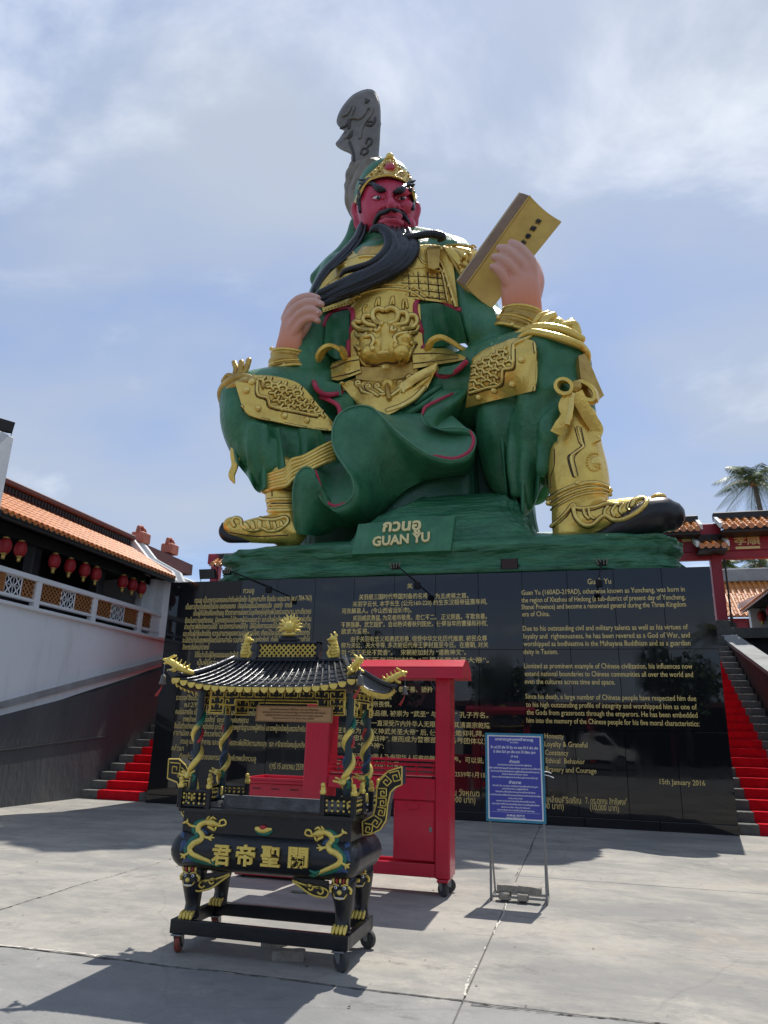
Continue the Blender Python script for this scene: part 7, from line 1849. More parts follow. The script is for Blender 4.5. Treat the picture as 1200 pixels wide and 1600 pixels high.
# fretwork under the eaves
def fret(ax, a0, a1, c_, zt_=1.905, hgt=.085, drop=.19, face=-1):
    """gilt meander boards; ax 0 runs along x at y=c_, ax 1 runs along y at x=c_"""
    def P(u, z): return (u, c_, z) if ax == 0 else (c_, u, z)
    dv = (0, .012, 0) if ax == 0 else (.012, 0, 0)
    ln_ = a1 - a0; st_ = min(.22, ln_ * .27)
    poly = [(a0, zt_), (a1, zt_), (a1, zt_ - drop), (a1 - st_ * .55, zt_ - drop), (a1 - st_ * .55, zt_ - hgt * 1.5), (a1 - st_, zt_ - hgt * 1.5), (a1 - st_, zt_ - hgt), (a0 + st_, zt_ - hgt), (a0 + st_, zt_ - hgt * 1.5), (a0 + st_ * .55, zt_ - hgt * 1.5), (a0 + st_ * .55, zt_ - drop), (a0, zt_ - drop)]
    k = MB(); k.prism([P(*q) for q in poly], dv); o = k.build('fret_board', G['bb'], ib)
    k = MB(); off = np.array((0, -.003, 0) if ax == 0 else (.014, 0, 0))
    lp = poly + poly[:1]
    for p, q in zip(lp[:-1], lp[1:]): k.tube([np.array(P(*p)) + off, np.array(P(*q)) + off], .0055, 4)
    n = max(2, int(ln_ / .062)); w_ = ln_ / n
    for i in range(n):
        u0 = a0 + i * w_; levels = [zt_ - .042] if st_ < (i + .5) * w_ < ln_ - st_ else ([zt_ - .045, zt_ - .105] if not ((i + .5) * w_ < st_ * .5 or (i + .5) * w_ > ln_ - st_ * .5) else [zt_ - .045, zt_ - .10, zt_ - .15])
        for zc_ in levels:
            s_ = .021; m_ = u0 + w_ / 2; fl_ = 1 if i % 2 else -1
            pts = [(m_ - fl_ * w_ * .42, zc_ - s_), (m_ + fl_ * w_ * .36, zc_ - s_), (m_ + fl_ * w_ * .36, zc_ + s_), (m_ - fl_ * w_ * .12, zc_ + s_), (m_ - fl_ * w_ * .12, zc_)]
            for p, q in zip(pts[:-1], pts[1:]): k.tube([np.array(P(*p)) + off, np.array(P(*q)) + off], .0045, 4)
    k.build('fret_gilding', G['bg'], o)
fret(0, .40, 1.545, Y0 + .03); fret(1, Y0 + .09, Y1 - .07, X1 - .055); fret(0, .33, 1.5, Y1 - .02); fret(1, Y0 + .09, Y1 - .07, X0 + .03)
# canopy roof: concave hipped roof with ribs and scalloped gilt drip edge
RX0, RX1, RZ = .42, 1.43, 2.16
EX0, EX1, EY0, EY1, EZ = .20, 1.71, -9.77, -8.60, 1.893
def eave_z(u): return EZ + .075 * abs(2 * u - 1) ** 3.2
def roof_pt(side, u, v):
    """u along the eave 0..1, v from ridge 0 to eave 1; side 0 front, 1 back, 2 left, 3 right"""
    if side in (0, 1):
        e = np.array([EX0 + (EX1 - EX0) * u, EY0 if side == 0 else EY1, eave_z(u)]); r_ = np.array([RX0 + (RX1 - RX0) * u, YCn, RZ])
    else:
        x_ = EX0 if side == 2 else EX1; e = np.array([x_, EY0 + (EY1 - EY0) * u, eave_z(u)]); r_ = np.array([RX0 if side == 2 else RX1, YCn + (u - .5) * .02, RZ])
    q = r_ * (1 - v) + e * v
    q[2] = e[2] + (r_[2] - e[2]) * ((1 - v) ** 1.5)
    return q
vs = np.linspace(0, 1, 9)
for side in range(4):
    A = np.array([[roof_pt(side, u, v) for v in vs] for u in np.linspace(0, 1, 20)])
    k = MB(); k.slab(A, A - np.array([0, 0, .018])); rf = k.build('roof_slope', G['bb_roof'], ib, smooth=True, angle=50)
    n = 22 if side < 2 else 18
    for i in range(n + 1):
        u = i / n; P = [roof_pt(side, u, v) + np.array([0, 0, .007]) for v in np.linspace(.01 if side < 2 else .12, 1.0, 9)]
        k = MB(); k.tube(P, .0105, 7, ref=(0, 0, 1)); k.build('tile_roll', G['bb_roof'], ib, smooth=True)
    if side in (0, 3):
        for i in range(n):
            for j in range(1, 6):
                v = .1 + j / 6.2 ; a_ = roof_pt(side, (i + .12) / n, v) + (0, 0, .004); b_ = roof_pt(side, (i + .88) / n, v) + (0, 0, .004)
                k = MB() if (i == 0 and j == 1) else k
                k.tube([a_, b_], .0042, 4, ref=(0, 0, 1))
        tag(k.build('tile_lap', G['bb_roof'], rf), kind='stuff')
    for i in range(n):
        u = (i + .5) / n; c_ = roof_pt(side, u, 1.0); w_ = (EX1 - EX0 if side < 2 else EY1 - EY0) / n * .46
        ax_u = np.array([1., 0, 0]) if side < 2 else np.array([0, 1., 0]); ou = np.array([0, -1., 0]) if side == 0 else np.array([0, 1., 0]) if side == 1 else np.array([-1., 0, 0]) if side == 2 else np.array([1., 0, 0])
        poly = [c_ + ax_u * w_ * a - np.array([0, 0, .032 * b_]) + ou * .012 for a, b_ in ((-1, -.25), (1, -.25), (.95, .35), (.55, .85), (0, 1.05), (-.55, .85), (-.95, .35))]
        k = MB(); k.prism(poly, -ou * .010); k.build('drip_tile', G['bg'], ib)
for sx, ex in ((RX0, EX0), (RX1, EX1)):
    for ey, u in ((EY0, 0), (EY1, 1)):
        side = 0 if ey == EY0 else 1; P = [roof_pt(side, 0 if ex == EX0 else 1, v) + (0, 0, .016) for v in vs]; P.append(P[-1] + np.array([(ex - XC) * .03, (ey - YCn) * .05, .03]))
        k = MB(); k.tube(P, [.026] * 8 + [.022, .014], 8, ref=(0, 0, 1), round_end=True); k.build('hip_ridge', G['bb_roof'], ib, smooth=True)
ip('ridge_beam', G['bb_roof'], lambda k: k.bbox((RX0 - .03, YCn - .035, RZ - .02), (RX1 + .03, YCn + .035, RZ + .02), .012))
# corner dragons with bells
def roof_dragon(c_, d):
    c_ = np.array(c_, float); d = np.array([d[0], d[1], 0.]); d /= np.linalg.norm(d); s_ = np.array([-d[1], d[0], 0.])
    P = [c_ - d * .10 + (0, 0, .02), c_ - d * .05 + (0, 0, .035), c_ + d * 0 + (0, 0, .055), c_ + d * .05 + (0, 0, .085), c_ + d * .09 + (0, 0, .105)]
    o = ip('corner_dragon', G['bg'], lambda k: (k.tube(cr(P, 14), np.interp(np.linspace(0, 1, 14), [0, .5, 1], [.018, .03, .024]), 8, ref=(0, 0, 1), round_end=True), k.ell(c_ + d * .10 + (0, 0, .108), (.030, .026, .026)), k.ell(c_ + d * .128 + (0, 0, .118), (.02, .016, .011)), k.ell(c_ + d * .12 + (0, 0, .088), (.018, .014, .008))), None, True)
    for a_ in (-1, 1):
        ip('dragon_horn', G['bg'], lambda k: k.tube([c_ + d * .09 + s_ * a_ * .014 + (0, 0, .13), c_ + d * .05 + s_ * a_ * .024 + (0, 0, .15)], .007, 6, round_end=True), o, True)
        ip('dragon_foot', G['bg'], lambda k: k.tube([c_ + d * .03 + s_ * a_ * .02 + (0, 0, .06), c_ + d * .05 + s_ * a_ * .045 + (0, 0, .035), c_ + d * .08 + s_ * a_ * .04 + (0, 0, .03)], .010, 6, round_end=True), o, True)
        ip('dragon_haunch', G['bg'], lambda k: k.ell(c_ - d * .06 + s_ * a_ * .02 + (0, 0, .06), .014, 7, 5), o, True)
    for j in range(4): ip('dragon_spine', G['bg'], lambda k: k.tube([c_ - d * (.06 - .035 * j) + (0, 0, .06 + .014 * j), c_ - d * (.075 - .035 * j) + (0, 0, .085 + .016 * j)], [.011, .004], 6, round_end=True), o, True)
    b0 = c_ + d * .125
    ip('bell_chain', G['steel'], lambda k: k.tube([b0 + (0, 0, .10), b0 + (0, 0, -.005)], .0025, 5), o)
    bl = ip('bell', mat('bell_bronze', (.13, .12, .10), .4, .6) if 'bell' not in G else G['bell'], lambda k: k.lathe([(.005, 0), (.018, -.006), (.022, -.04), (.027, -.068), (.032, -.075), (.02, -.074)], b0, 12), o, True)
    G.setdefault('bell', bpy.data.materials['bell_bronze'])
    ip('bell_tassel', G['bred'], lambda k: k.tube([b0 + (0, 0, -.07), b0 + (-.01, 0, -.11), b0 + (-.045, .0, -.165)], [.004, .006, .013], 6), o, True)
roof_dragon((EX0 + .03, EY0 + .04, EZ + .10), (-1, -.25)); roof_dragon((EX1 - .03, EY0 + .04, EZ + .10), (.5, -.6)); roof_dragon((EX1 - .02, EY1 - .04, EZ + .10), (1, .25)); roof_dragon((EX0 + .03, EY1 - .04, EZ + .10), (-1, .4))
# ridge: lattice box, flaming pearl, two fish dragons
ip('ridge_box', G['bb'], lambda k: k.box((.665, YCn - .02, 2.175), (1.195, YCn + .03, 2.30)))
for a, b_ in (((.645, 2.165), (1.215, 2.185)), ((.645, 2.29), (1.215, 2.315)), ((.645, 2.165), (.672, 2.315)), ((1.188, 2.165), (1.215, 2.315))):
    ip('ridge_box_frame', G['bb_roof'], lambda k: k.bbox((a[0], YCn - .04, a[1]), (b_[0], YCn + .045, b_[1]), .005))
k = MB(); n_ = 12
for i in range(-3, n_ + 1):
    for s_ in (-1, 1):
        pts = [(.672 + (1.188 - .672) * i / n_ + (q if s_ > 0 else .105 - q), 2.185 + q) for q in np.linspace(0, .105, 12)]
        pts = [q for q in pts if .672 <= q[0] <= 1.188]
        if len(pts) > 1: k.tube([(pts[0][0], YCn - .027 - .004 * s_, pts[0][1]), (pts[-1][0], YCn - .027 - .004 * s_, pts[-1][1])], .0065, 5)
k.build('ridge_lattice', G['bg'], ib)
ip('pearl_base', G['bb'], lambda k: (k.bbox((.84, YCn - .04, 2.315), (1.02, YCn + .04, 2.345), .006), k.bbox((.865, YCn - .03, 2.345), (.995, YCn + .03, 2.362), .006)))
pc = np.array((.928, YCn, 2.44))
fp = ip('flaming_pearl', G['bg'], lambda k: k.ell(pc + (0, -.02, 0), (.048, .03, .048), 16, 10), None, True)
for i in range(13):
    a_ = R(-20 + i * 220 / 12); o_ = np.array([math.cos(a_), 0, math.sin(a_)]); t_ = np.array([-math.sin(a_), 0, math.cos(a_)]) * (1 if i % 2 else -1)
    ip('pearl_flame', G['bg'], lambda k: k.tube([pc + o_ * .045, pc + o_ * .07 + t_ * .008, pc + o_ * .092 - t_ * .002, pc + o_ * (.108 + .012 * (i % 2)) + t_ * .006], [.016, .014, .010, .003], 7, .6, round_end=True), fp, True)
for s_ in (-1, 1): ip('pearl_scroll', G['bg'], lambda k: (k.ell(pc + (s_ * .035, -.01, -.062), (.024, .022, .018)), k.ell(pc + (s_ * .012, -.015, -.066), (.02, .022, .014))), fp, True)
def fish_dragon(x, s_):
    c_ = np.array([x, YCn, RZ + .01])
    o = ip('ridge_dragon', G['bg'], lambda k: (k.tube([c_ + (-s_ * .005, 0, 0), c_ + (-s_ * .008, 0, .06), c_ + (0, 0, .12), c_ + (s_ * .004, 0, .155)], [.046, .044, .034, .026], 10, .55), k.ell(c_ + (s_ * .012, 0, .165), (.036, .026, .026)), k.ell(c_ + (s_ * .046, 0, .158), (.022, .016, .010)), k.ell(c_ + (s_ * .04, 0, .138), (.018, .014, .007))), None, True)
    ip('dragon_fin', G['bg'], lambda k: (k.tube([c_ + (0, 0, .17), c_ + (-s_ * .015, 0, .2), c_ + (s_ * .008, 0, .222)], [.016, .014, .006], 7, round_end=True), k.tube([c_ + (s_ * .03, -.01, .01), c_ + (s_ * .05, -.012, .05), c_ + (s_ * .03, -.012, .085), c_ + (s_ * .052, -.01, .11)], [.018, .016, .013, .006], 7, round_end=True), k.tube([c_ + (s_ * .02, 0, .185), c_ + (s_ * .035, 0, .205)], [.01, .005], 6, round_end=True)), o, True)
    for j in range(5): ip('dragon_scale_row', G['bg'], lambda k: k.tube([c_ + (-s_ * .035, -.022, .02 + j * .026), c_ + (0, -.03, .012 + j * .026), c_ + (s_ * .03, -.022, .02 + j * .026)], .005, 5, round_end=True), o, True)
fish_dragon(.535, 1); fish_dragon(1.335, -1)
# hanging wooden plaque
pa, pb_ = S(401, 1103, Y0 - .02), S(521, 1130, Y0 - .02)
wp = ip('name_board', G['wood'], lambda k: k.bbox((pa[0], Y0 - .02, 1.655), (pa[0] + .63, Y0 - .002, 1.775), .004))
for a, b_ in (((pa[0], 1.655), (pa[0] + .63, 1.663)), ((pa[0], 1.767), (pa[0] + .63, 1.775)), ((pa[0], 1.663), (pa[0] + .008, 1.767)), ((pa[0] + .622, 1.663), (pa[0] + .63, 1.767))):
    ip('board_frame', G['wood_edge'], lambda k: k.box((a[0], Y0 - .024, a[1]), (b_[0], Y0 - .0205, b_[1])), wp)
for txt, z_, w_ in (('คุณพ่อคุณแม่ พี่น้อง และญาติมิตร', 1.742, .40), ('และครอบครัวขอน้อมถวายกระถางธูป แด่องค์เทพเจ้า เมื่อ ปีพุทธ', 1.720, .52), ('ขอให้ทุกท่านร่ำรวย มีสุขภาพแข็งแรง มีความสุข ตลอดไป', 1.698, .48), ('เทิดพระเกียรติ 24 ธันวาคม 2559', 1.676, .34)):
    lettering('board_lettering', txt, G['brown_ink'], wp, (pa[0] + .315, Y0 - .0215, z_), (1, 0, 0), (0, 0, 1), w_, .013, .01, .001, center=True)
for x in (pa[0] + .06, pa[0] + .57): ip('board_cord', G['bb'], lambda k: k.tube([(x, Y0 - .01, 1.775), (x, Y0 + .02, 1.86)], .004, 5))
# ================================================================ RED CANDLE KIOSK
KY = -6.93
ks = thing('candle_kiosk', 'crimson metal candle kiosk on castors with a wide canopy behind the incense burner', 'kiosk', (1.0, KY, 0))
def kp(nm, m, a, b_, r_=.008, parent=None):
    k = MB(); k.bbox(a, b_, r_); return k.build(nm, m, parent or ks)
KD = 0.34    # depth to the back
tl, tr_ = S(520, 1030, KY - .1), S(735, 1034, KY - .16)
xr = S(710, 1200, KY)[0] - .05; xp = S(680, 1200, KY)[0]
zc = S(700, 1060, KY - .16)[2]
kz = zc + .02
XLk = S(477, 1150, KY)[0]; XLk2 = S(514, 1150, KY)[0]
cxl, cxr = XLk - .12, tr_[0] - .085
# canopy: shallow roof with deep fascia
k = MB(); ph_ = [(KY - .17, kz), (KY - .17, kz + .095), (KY + .06, kz + .20), (KY + KD - .06, kz + .20), (KY + KD + .17, kz + .095), (KY + KD + .17, kz)]
k.prism([(cxl, y, z) for y, z in ph_], (cxr - cxl, 0, 0)); k.build('canopy', G['kiosk'], ks)
kp('canopy_lip', G['kiosk'], (cxl - .006, KY - .178, kz - .02), (cxr + .006, KY - .165, kz + .015), .004)
kp('canopy_seam', G['kiosk'], (cxl - .004, KY - .176, kz + .094), (cxr + .004, KY - .168, kz + .108), .004)
zb0, zb1 = .165, S(690, 1352, KY)[2]
for a, b_ in ((xp, xr), (XLk, XLk2)):
    kp('post', G['kiosk'], (a, KY, zb0), (b_, KY + KD, kz), .012)
zm0, zm1 = S(640, 1216, KY)[2], S(640, 1194, KY)[2]
# lower cabinet and shelf
kp('cabinet', G['kiosk'], (XLk2 + .002, KY + .02, zm0 - .13), (xp - .002, KY + KD - .02, zm0), .008)
for i in range(4):
    z_ = zm0 + .03 + i * .048; kp('slat', G['kiosk'], (XLk2 + .002, KY + .02, z_), (xp - .002, KY + .045, z_ + .016), .004)
    kp('slat', G['kiosk'], (XLk2 + .002, KY + KD - .04, z_), (xp - .002, KY + KD - .015, z_ + .016), .004)
kp('slat_tray', G['kiosk_dk'], (XLk2 + .01, KY + .05, zm0 + .002), (xp - .01, KY + KD - .05, zm0 + .022), .003)
dl, dr_ = S(614, 1290, KY)[0], xp - .004
dtop = S(640, 1250, KY)[2]
cab = kp('cupboard', G['kiosk'], (dl, KY + .02, zb1 + .02), (dr_, KY + .30, dtop), .006)
kp('cupboard_door', G['kiosk'], (dl + .012, KY + .008, zb1 + .03), (dr_ - .012, KY + .0195, dtop - .014), .004, cab)
hs = S(646, 1260, KY); kp('coin_slot_plate', G['kiosk'], (hs[0] - .055, KY - .008, hs[2] - .028), (hs[0] + .055, KY + .0075, hs[2] + .026), .004, cab)
kp('upper_panel', G['kiosk'], (S(604, 1240, KY)[0], KY + .004, dtop + .003), (xp - .003, KY + .0195, zm0 - .004), .004)
for y in (KY + .01, KY + KD - .06): kp('base_rail', G['kiosk'], (XLk2 + .002, y, zb0 + .01), (xp - .002, y + .05, zb1), .006)
for x0_, x1_ in ((xp, xr), (XLk, XLk2)): kp('base_rail', G['kiosk'], (x0_ + .02, KY - .004, zb0 - .03), (x1_ - .02, KY + KD - .02, zb0 - .002), .006)
kp('tray_rail', G['kiosk'], (XLk2 + .002, KY + .16, S(590, 1362, KY + .16)[2] - .02), (xp - .002, KY + .20, S(590, 1362, KY + .16)[2] + .02), .006)
castor((xp + xr) / 2 - .02, KY + .07, R(-35), G['rubber'], ks, .068, .04, zb0 - .018); castor((xp + xr) / 2, KY + KD - .06, R(20), G['rubber'], ks, .068, .04, zb0 - .018)
castor((XLk + XLk2) / 2, KY + .07, R(60), G['rubber'], ks, .068, .04, zb0 - .018); castor((XLk + XLk2) / 2, KY + KD - .06, R(-10), G['rubber'], ks, .068, .04, zb0 - .018)

for q in range(2):
    z_ = zb1 + .14 + q * (dtop - zb1 - .30); k = MB(); k.tube([(dl + .018, KY + .004, z_), (dl + .018, KY + .004, z_ + .07)], .009, 8, ref=(0, 1, 0)); k.build('hinge', G['kiosk'], cab)
kp('door_latch', G['steel'], (dr_ - .06, KY + .002, (zb1 + dtop) / 2), (dr_ - .03, KY + .0075, (zb1 + dtop) / 2 + .05), .003, cab)
for x in (xp, XLk2 - .001):
    for z_ in (.35, .9, 1.5, 2.0): k = MB(); k.ell((x + (.02 if x == xp else -.02), KY - .001, z_), (.008, .004, .008), 8, 5); k.build('rivet', G['kiosk'], ks)
for i in range(7):
    x = XLk2 + .12 + i * .17 + random.uniform(-.04, .04); hgt = random.uniform(.08, .2)
    k = MB(); k.tube([(x, KY + .12, zm0 + .02), (x + random.uniform(-.02, .02), KY + .12, zm0 + .02 + hgt)], .008, 6); k.build('candle', G['gem'], ks)

# ================================================================ DONATION BOX CABINET
BY = -6.72
db = thing('donation_cabinet', 'low crimson donation cabinet on small castors with pink label prints, left of the kiosk', 'donation box', (-.05, BY, 0))
b0_, b1_ = S(368, 1360, BY), S(476, 1372, BY)
zt0, zt1 = S(430, 1262, BY)[2], S(420, 1217, BY)[2]
xa_, xb_ = S(386, 1240, BY)[0], S(474, 1240, BY)[0]
k = MB(); k.bbox((xa_, BY, b0_[2] + .05), (xb_, BY + .5, zt1 - .05), .008); bx_ = k.build('cabinet_body', G['kiosk'], db)
k = MB(); k.bbox((xa_ - .02, BY - .025, zt1 - .05), (xb_ + .02, BY + .52, zt1 - .018), .006); k.build('cabinet_lid', G['kiosk'], db)
for a, b_ in (((xa_ - .02, BY - .025), (xb_ + .02, BY - .005)), ((xa_ - .02, BY + .5), (xb_ + .02, BY + .52)), ((xa_ - .02, BY - .004), (xa_ - .002, BY + .499)), ((xb_ + .002, BY - .004), (xb_ + .02, BY + .499))):
    k = MB(); k.bbox((*a, zt1 - .017), (*b_, zt1 + .015), .004); k.build('lid_edge', G['kiosk'], db)
for i in range(3):
    u = (i + .5) / 3; xc_ = xa_ + (xb_ - xa_) * u
    k = MB(); k.bbox((xc_ - .05, BY - .004, zt1 - .115), (xc_ + .05, BY + .002, zt1 - .10), .001); k.build('coin_slot', G['kiosk_dk'], db)
    k = MB(); k.bbox((xc_ - .075, BY - .003, zt0 - .05), (xc_ + .075, BY - .0005, zt0 + .06), .0005); lb_ = k.build('label', G['pink'], db)
    for j, tx in enumerate(('ตู้บริจาค', 'ทำบุญ', 'ค่าน้ำ ค่าไฟ')):
        lettering('label_print', tx, G['whitep'], lb_, (xc_, BY - .0035, zt0 + .033 - j * .032), (1, 0, 0), (0, 0, 1), .12 - .02 * j, .018, .02, .0008, center=True)
k = MB(); k.bbox((b0_[0], BY - .03, b0_[2] - .03), (b1_[0], BY + .55, b0_[2] + .05), .006); k.build('base_tray', G['kiosk'], db)
for x in (b0_[0] + .05, b1_[0] - .08):
    for y in (BY + .02, BY + .48): castor(x, y, R(40), G['rubber'], db, .045, .028, b0_[2] - .025)

# ================================================================ BLUE NOTICE BOARD
SY = -6.89
sg = thing('notice_board', 'blue board of white Thai prayer text in a teal frame on thin steel legs', 'sign', (2.6, SY, 0))
lean = .05
xs0, xs1 = 2.30, 2.91
zs0, zs1 = .745, 1.62
def sp(x, z, dy=0): return np.array([x, SY + lean * (z / 1.6) + dy, z])
def sbox(nm, m, x0_, z0_, x1_, z1_, d0, d1, parent=sg):
    k = MB(); k.rings([[sp(x0_, z0_, d0), sp(x1_, z0_, d0), sp(x1_, z0_, d1), sp(x0_, z0_, d1)], [sp(x0_, z1_, d0), sp(x1_, z1_, d0), sp(x1_, z1_, d1), sp(x0_, z1_, d1)]]); return k.build(nm, m, parent)
pn = sbox('white_border', G['whitep'], xs0 + .022, zs0 + .022, xs1 - .022, zs1 - .022, -.012, .012)
sbox('blue_panel', G['blue'], xs0 + .038, zs0 + .036, xs1 - .038, zs1 - .036, -.0145, -.0122)
for q in ((xs0, zs0, xs1, zs0 + .022), (xs0, zs1 - .022, xs1, zs1), (xs0, zs0 + .0225, xs0 + .022, zs1 - .0225), (xs1 - .022, zs0 + .0225, xs1, zs1 - .0225)): sbox('frame_bar', G['teal'], *q, -.02, .016)
SR = [('บทสวดบูชาเทพเจ้ากวนอู', .93, .42, .030), ('(แบบย่อ)', .895, .09, .014), ('ข้า แต่ ไท้ เสีย ไท้ กุ้น กง ซอง ใต้ สี่ เสี่ย เสีย', .835, .52, .026), ('นี เสี่ยง โอว์ ฮุก เสีย ฮวด ไท้ เซียน จุงฯ', .785, .46, .026), ('(3 จบ)', .735, .08, .022), ('คำแปล', .675, .11, .030),
      ('ข้าพเจ้าขอกราบนมัสการพระองค์ท่านผู้ยิ่งใหญ่', .635, .37, .015), ('ผู้มีความซื่อสัตย์กตัญญูกล้าหาญและเสียสละ กรุณาประทานพร ให้ข้าพเจ้า', .598, .56, .016), ('ปราศจากทุกข์โศกโรคภัยทั้งหลาย อยู่เย็นเป็นสุขตลอดไปเทอญสาธุ', .562, .53, .016), ('ร่ำรวย เงินทองไหลมา เทมา', .530, .28, .015), ('มีสุขภาพแข็งแรงอายุยืนยาวพลานามัยสมบูรณ์ ครอบครัวอบอุ่น', .496, .50, .015), ('คำถวาย', .440, .13, .030),
      ('ข้าพเจ้า ชื่อ นามสกุล ขอน้อมถวายเครื่องสักการะบูชา', .398, .49, .015), ('แด่องค์เทพเจ้ากวนอูผู้ศักดิ์สิทธิ์', .366, .28, .014), ('โปรดรับเครื่องสักการะบูชาของข้าพเจ้าด้วย', .332, .43, .015), ('และโปรดดลบันดาลให้ข้าพเจ้าและครอบครัวประสบแต่ความสุขความเจริญ', .296, .54, .015), ('สาธุ สาธุ สาธุ', .262, .15, .014),
      ('ขอความเมตตาจงบังเกิดแก่ข้าพเจ้า', .230, .42, .014), ('และบริวารทั้งหลายจงมีแต่ความเจริญรุ่งเรือง', .196, .51, .015), ('สุขสมหวัง ดังปรารถนา', .162, .31, .014), ('ทุกประการด้วยเทอญ', .130, .40, .014), ('关帝庙 苏梅岛', .072, .20, .016), ('GUAN YU SHRINE KOH SAMUI', .048, .21, .013), ('HUA THANON', .030, .10, .009)]
H_ = zs1 - zs0; upv = np.array([0, lean / 1.6, 1.0]); upv /= np.linalg.norm(upv)
for tx, v, w_, h_ in SR:
    lettering('notice_print', tx, G['whitep'], sg, sp((xs0 + xs1) / 2, zs0 + H_ * v - h_ * .45, -.0148), (1, 0, 0), upv, w_ * .95, h_ * .9, .022, .0006, center=True)
sbox('rule_line', G['whitep'], xs0 + .06, zs0 + H_ * .105, xs1 - .06, zs0 + H_ * .107, -.0152, -.0146)
for x in (2.335, 2.885):
    k = MB(); k.rings([[sp(x - .011, 0, .017), sp(x + .011, 0, .017), sp(x + .011, 0, .037), sp(x - .011, 0, .037)], [sp(x - .011, zs1 - .05, .017), sp(x + .011, zs1 - .05, .017), sp(x + .011, zs1 - .05, .037), sp(x - .011, zs1 - .05, .037)]]); k.build('leg', G['steel'], sg)
    k = MB(); k.bbox((x - .011, SY + .04, .004), (x + .011, SY + .42, .024), .002); k.build('foot', G['steel'], sg)
    k = MB(); k.tube([sp(x, .62, .04), (x, SY + .41, .02)], .010, 4); k.build('back_stay', G['steel'], sg)
k = MB(); k.bbox((2.347, SY + .016, .035), (2.873, SY + .034, .055), .002); k.build('cross_bar', G['steel'], sg)
k = MB(); k.bbox((2.347, SY + .40, .004), (2.873, SY + .42, .024), .002); k.build('cross_bar', G['steel'], sg)
for a, b_ in (((2.895, 1.245), (2.975, 1.23)), ((2.895, 1.215), (3.0, 1.185))):
    k = MB(); k.tube([sp(a[0], a[1], .02), sp((a[0] + b_[0]) / 2, (a[1] + b_[1]) / 2 + .006, .06), sp(b_[0], b_[1], .08)], .0045, 5); k.build('white_tie', G['whitep'], sg)

# ================================================================ CONCRETE PAVERS
def paver_mesh(l=.22, w=.11, h=.06):
    P = []
    for u, v in ((-.5, -.42), (-.36, -.5), (-.12, -.36), (.12, -.36), (.36, -.5), (.5, -.42), (.5, .42), (.36, .5), (.12, .36), (-.12, .36), (-.36, .5), (-.5, .42)): P.append((u * l, v * w))
    P = np.array(P); r = .94
    k = MB(); k.rings([[(*p, 0) for p in P], [(*p, h * .82) for p in P], [(*(p * r), h) for p in P]])
    me = k.mesh('concrete_paver'); me.materials.append(G['paver']); return me
PM = paver_mesh()
def paver(x, y, z, rz, label, grp, tilt=(0, 0), s=1.0):
    o = piece('concrete_paver', PM, None, (x, y, z), (tilt[0], tilt[1], rz)); o.scale = (s, s, s); tag(o, label, 'paver', grp)
fx = 2.6; fyy = SY + .09
paver(fx - .13, fyy, .026, R(88), 'grey paver lying lower left in the stack holding down the blue notice board', 'pavers weighing down the notice board')
paver(fx + .05, fyy, .026, R(92), 'grey paver lying lower right in the stack holding down the blue notice board', 'pavers weighing down the notice board')
paver(fx - .10, fyy - .01, .089, R(8), 'grey paver on top, left half of the stack under the blue notice board', 'pavers weighing down the notice board', (0, R(1)))
paver(fx + .12, fyy - .01, .088, R(-7), 'grey paver on top, right half of the stack under the blue notice board', 'pavers weighing down the notice board', (0, R(2)))
p = SZ(446, 1503, 0); paver(p[0], p[1] + .06, .001, R(12), 'weathered paver lying on the concrete in front, beneath the incense burner frame', 'pavers under the incense burner', s=1.05)
p = SZ(428, 1484, 0); paver(p[0] - .02, p[1] + .08, .001, R(70), 'weathered paver half hidden behind another beneath the incense burner', 'pavers under the incense burner', s=1.05)
p = SZ(254, 1253, 0); k = MB(); k.bbox((p[0] - .14, p[1] - .05, 0), (p[0] + .14, p[1] + .04, .07), .02); o = k.build('grey_stone', G['paver'], None); tag(o, 'small grey stone lying at the left foot of the granite wall', 'stone')
p = SZ(470, 1395, 0); k = MB(); k.bbox((p[0] - .10, p[1] - .05, 0), (p[0] + .12, p[1] + .05, .05), .018); o = k.build('grey_stone', G['paver'], None); tag(o, 'grey stone chocking the donation cabinet castor behind the burner', 'stone')

# ================================================================ WHAT THE GRANITE MIRRORS: the street side behind the viewer
def cloud_tree(x, y, h, r, label, seed):
    rg_ = np.random.default_rng(seed)
    t_ = thing('street_tree', label, 'tree', (x, y, 0), 'trees across the street')
    k = MB(); k.tube([(x, y, 0), (x + .1, y, h * .3), (x - .1, y, h * .55), (x, y, h * .8)], [.22, .17, .12, .05], 9)
    for i in range(5): a_ = i * 1.3; k.tube([(x, y, h * (.35 + .06 * i)), (x + r * .6 * math.cos(a_), y + r * .6 * math.sin(a_), h * (.6 + .06 * i))], [.08, .03], 6)
    k.build('trunk', G['bark'], t_, smooth=True)
    n = 2600; d = rg_.normal(size=(n, 3)); d /= np.linalg.norm(d, axis=1, keepdims=True)
    cl = rg_.normal(size=(14, 3)) * (r * .45, r * .45, h * .13) + (x, y, h * .72)
    c_ = cl[rg_.integers(0, 14, n)] + d * (rg_.random(n)[:, None] ** .5) * r * .42
    a_ = rg_.normal(size=(n, 3)) * .10; b_ = rg_.normal(size=(n, 3)) * .10
    V = np.stack([c_ - a_, c_ + b_, c_ + a_, c_ - b_], 1).reshape(-1, 3)
    k = MB(); k.add(V, [(4 * i, 4 * i + 1, 4 * i + 2, 4 * i + 3) for i in range(n)]); k.build('crown', G['leaf'], t_, fix=False)
cloud_tree(9.5, -32, 6.6, 2.4, 'round bushy street tree mirrored in the granite behind the English text', 1)
cloud_tree(-1.5, -36, 6.0, 2.6, 'broad street tree standing across the street, left of the carport', 2)
cloud_tree(-9.5, -34, 7.2, 2.8, 'tall street tree across the street, furthest from the carport', 3)
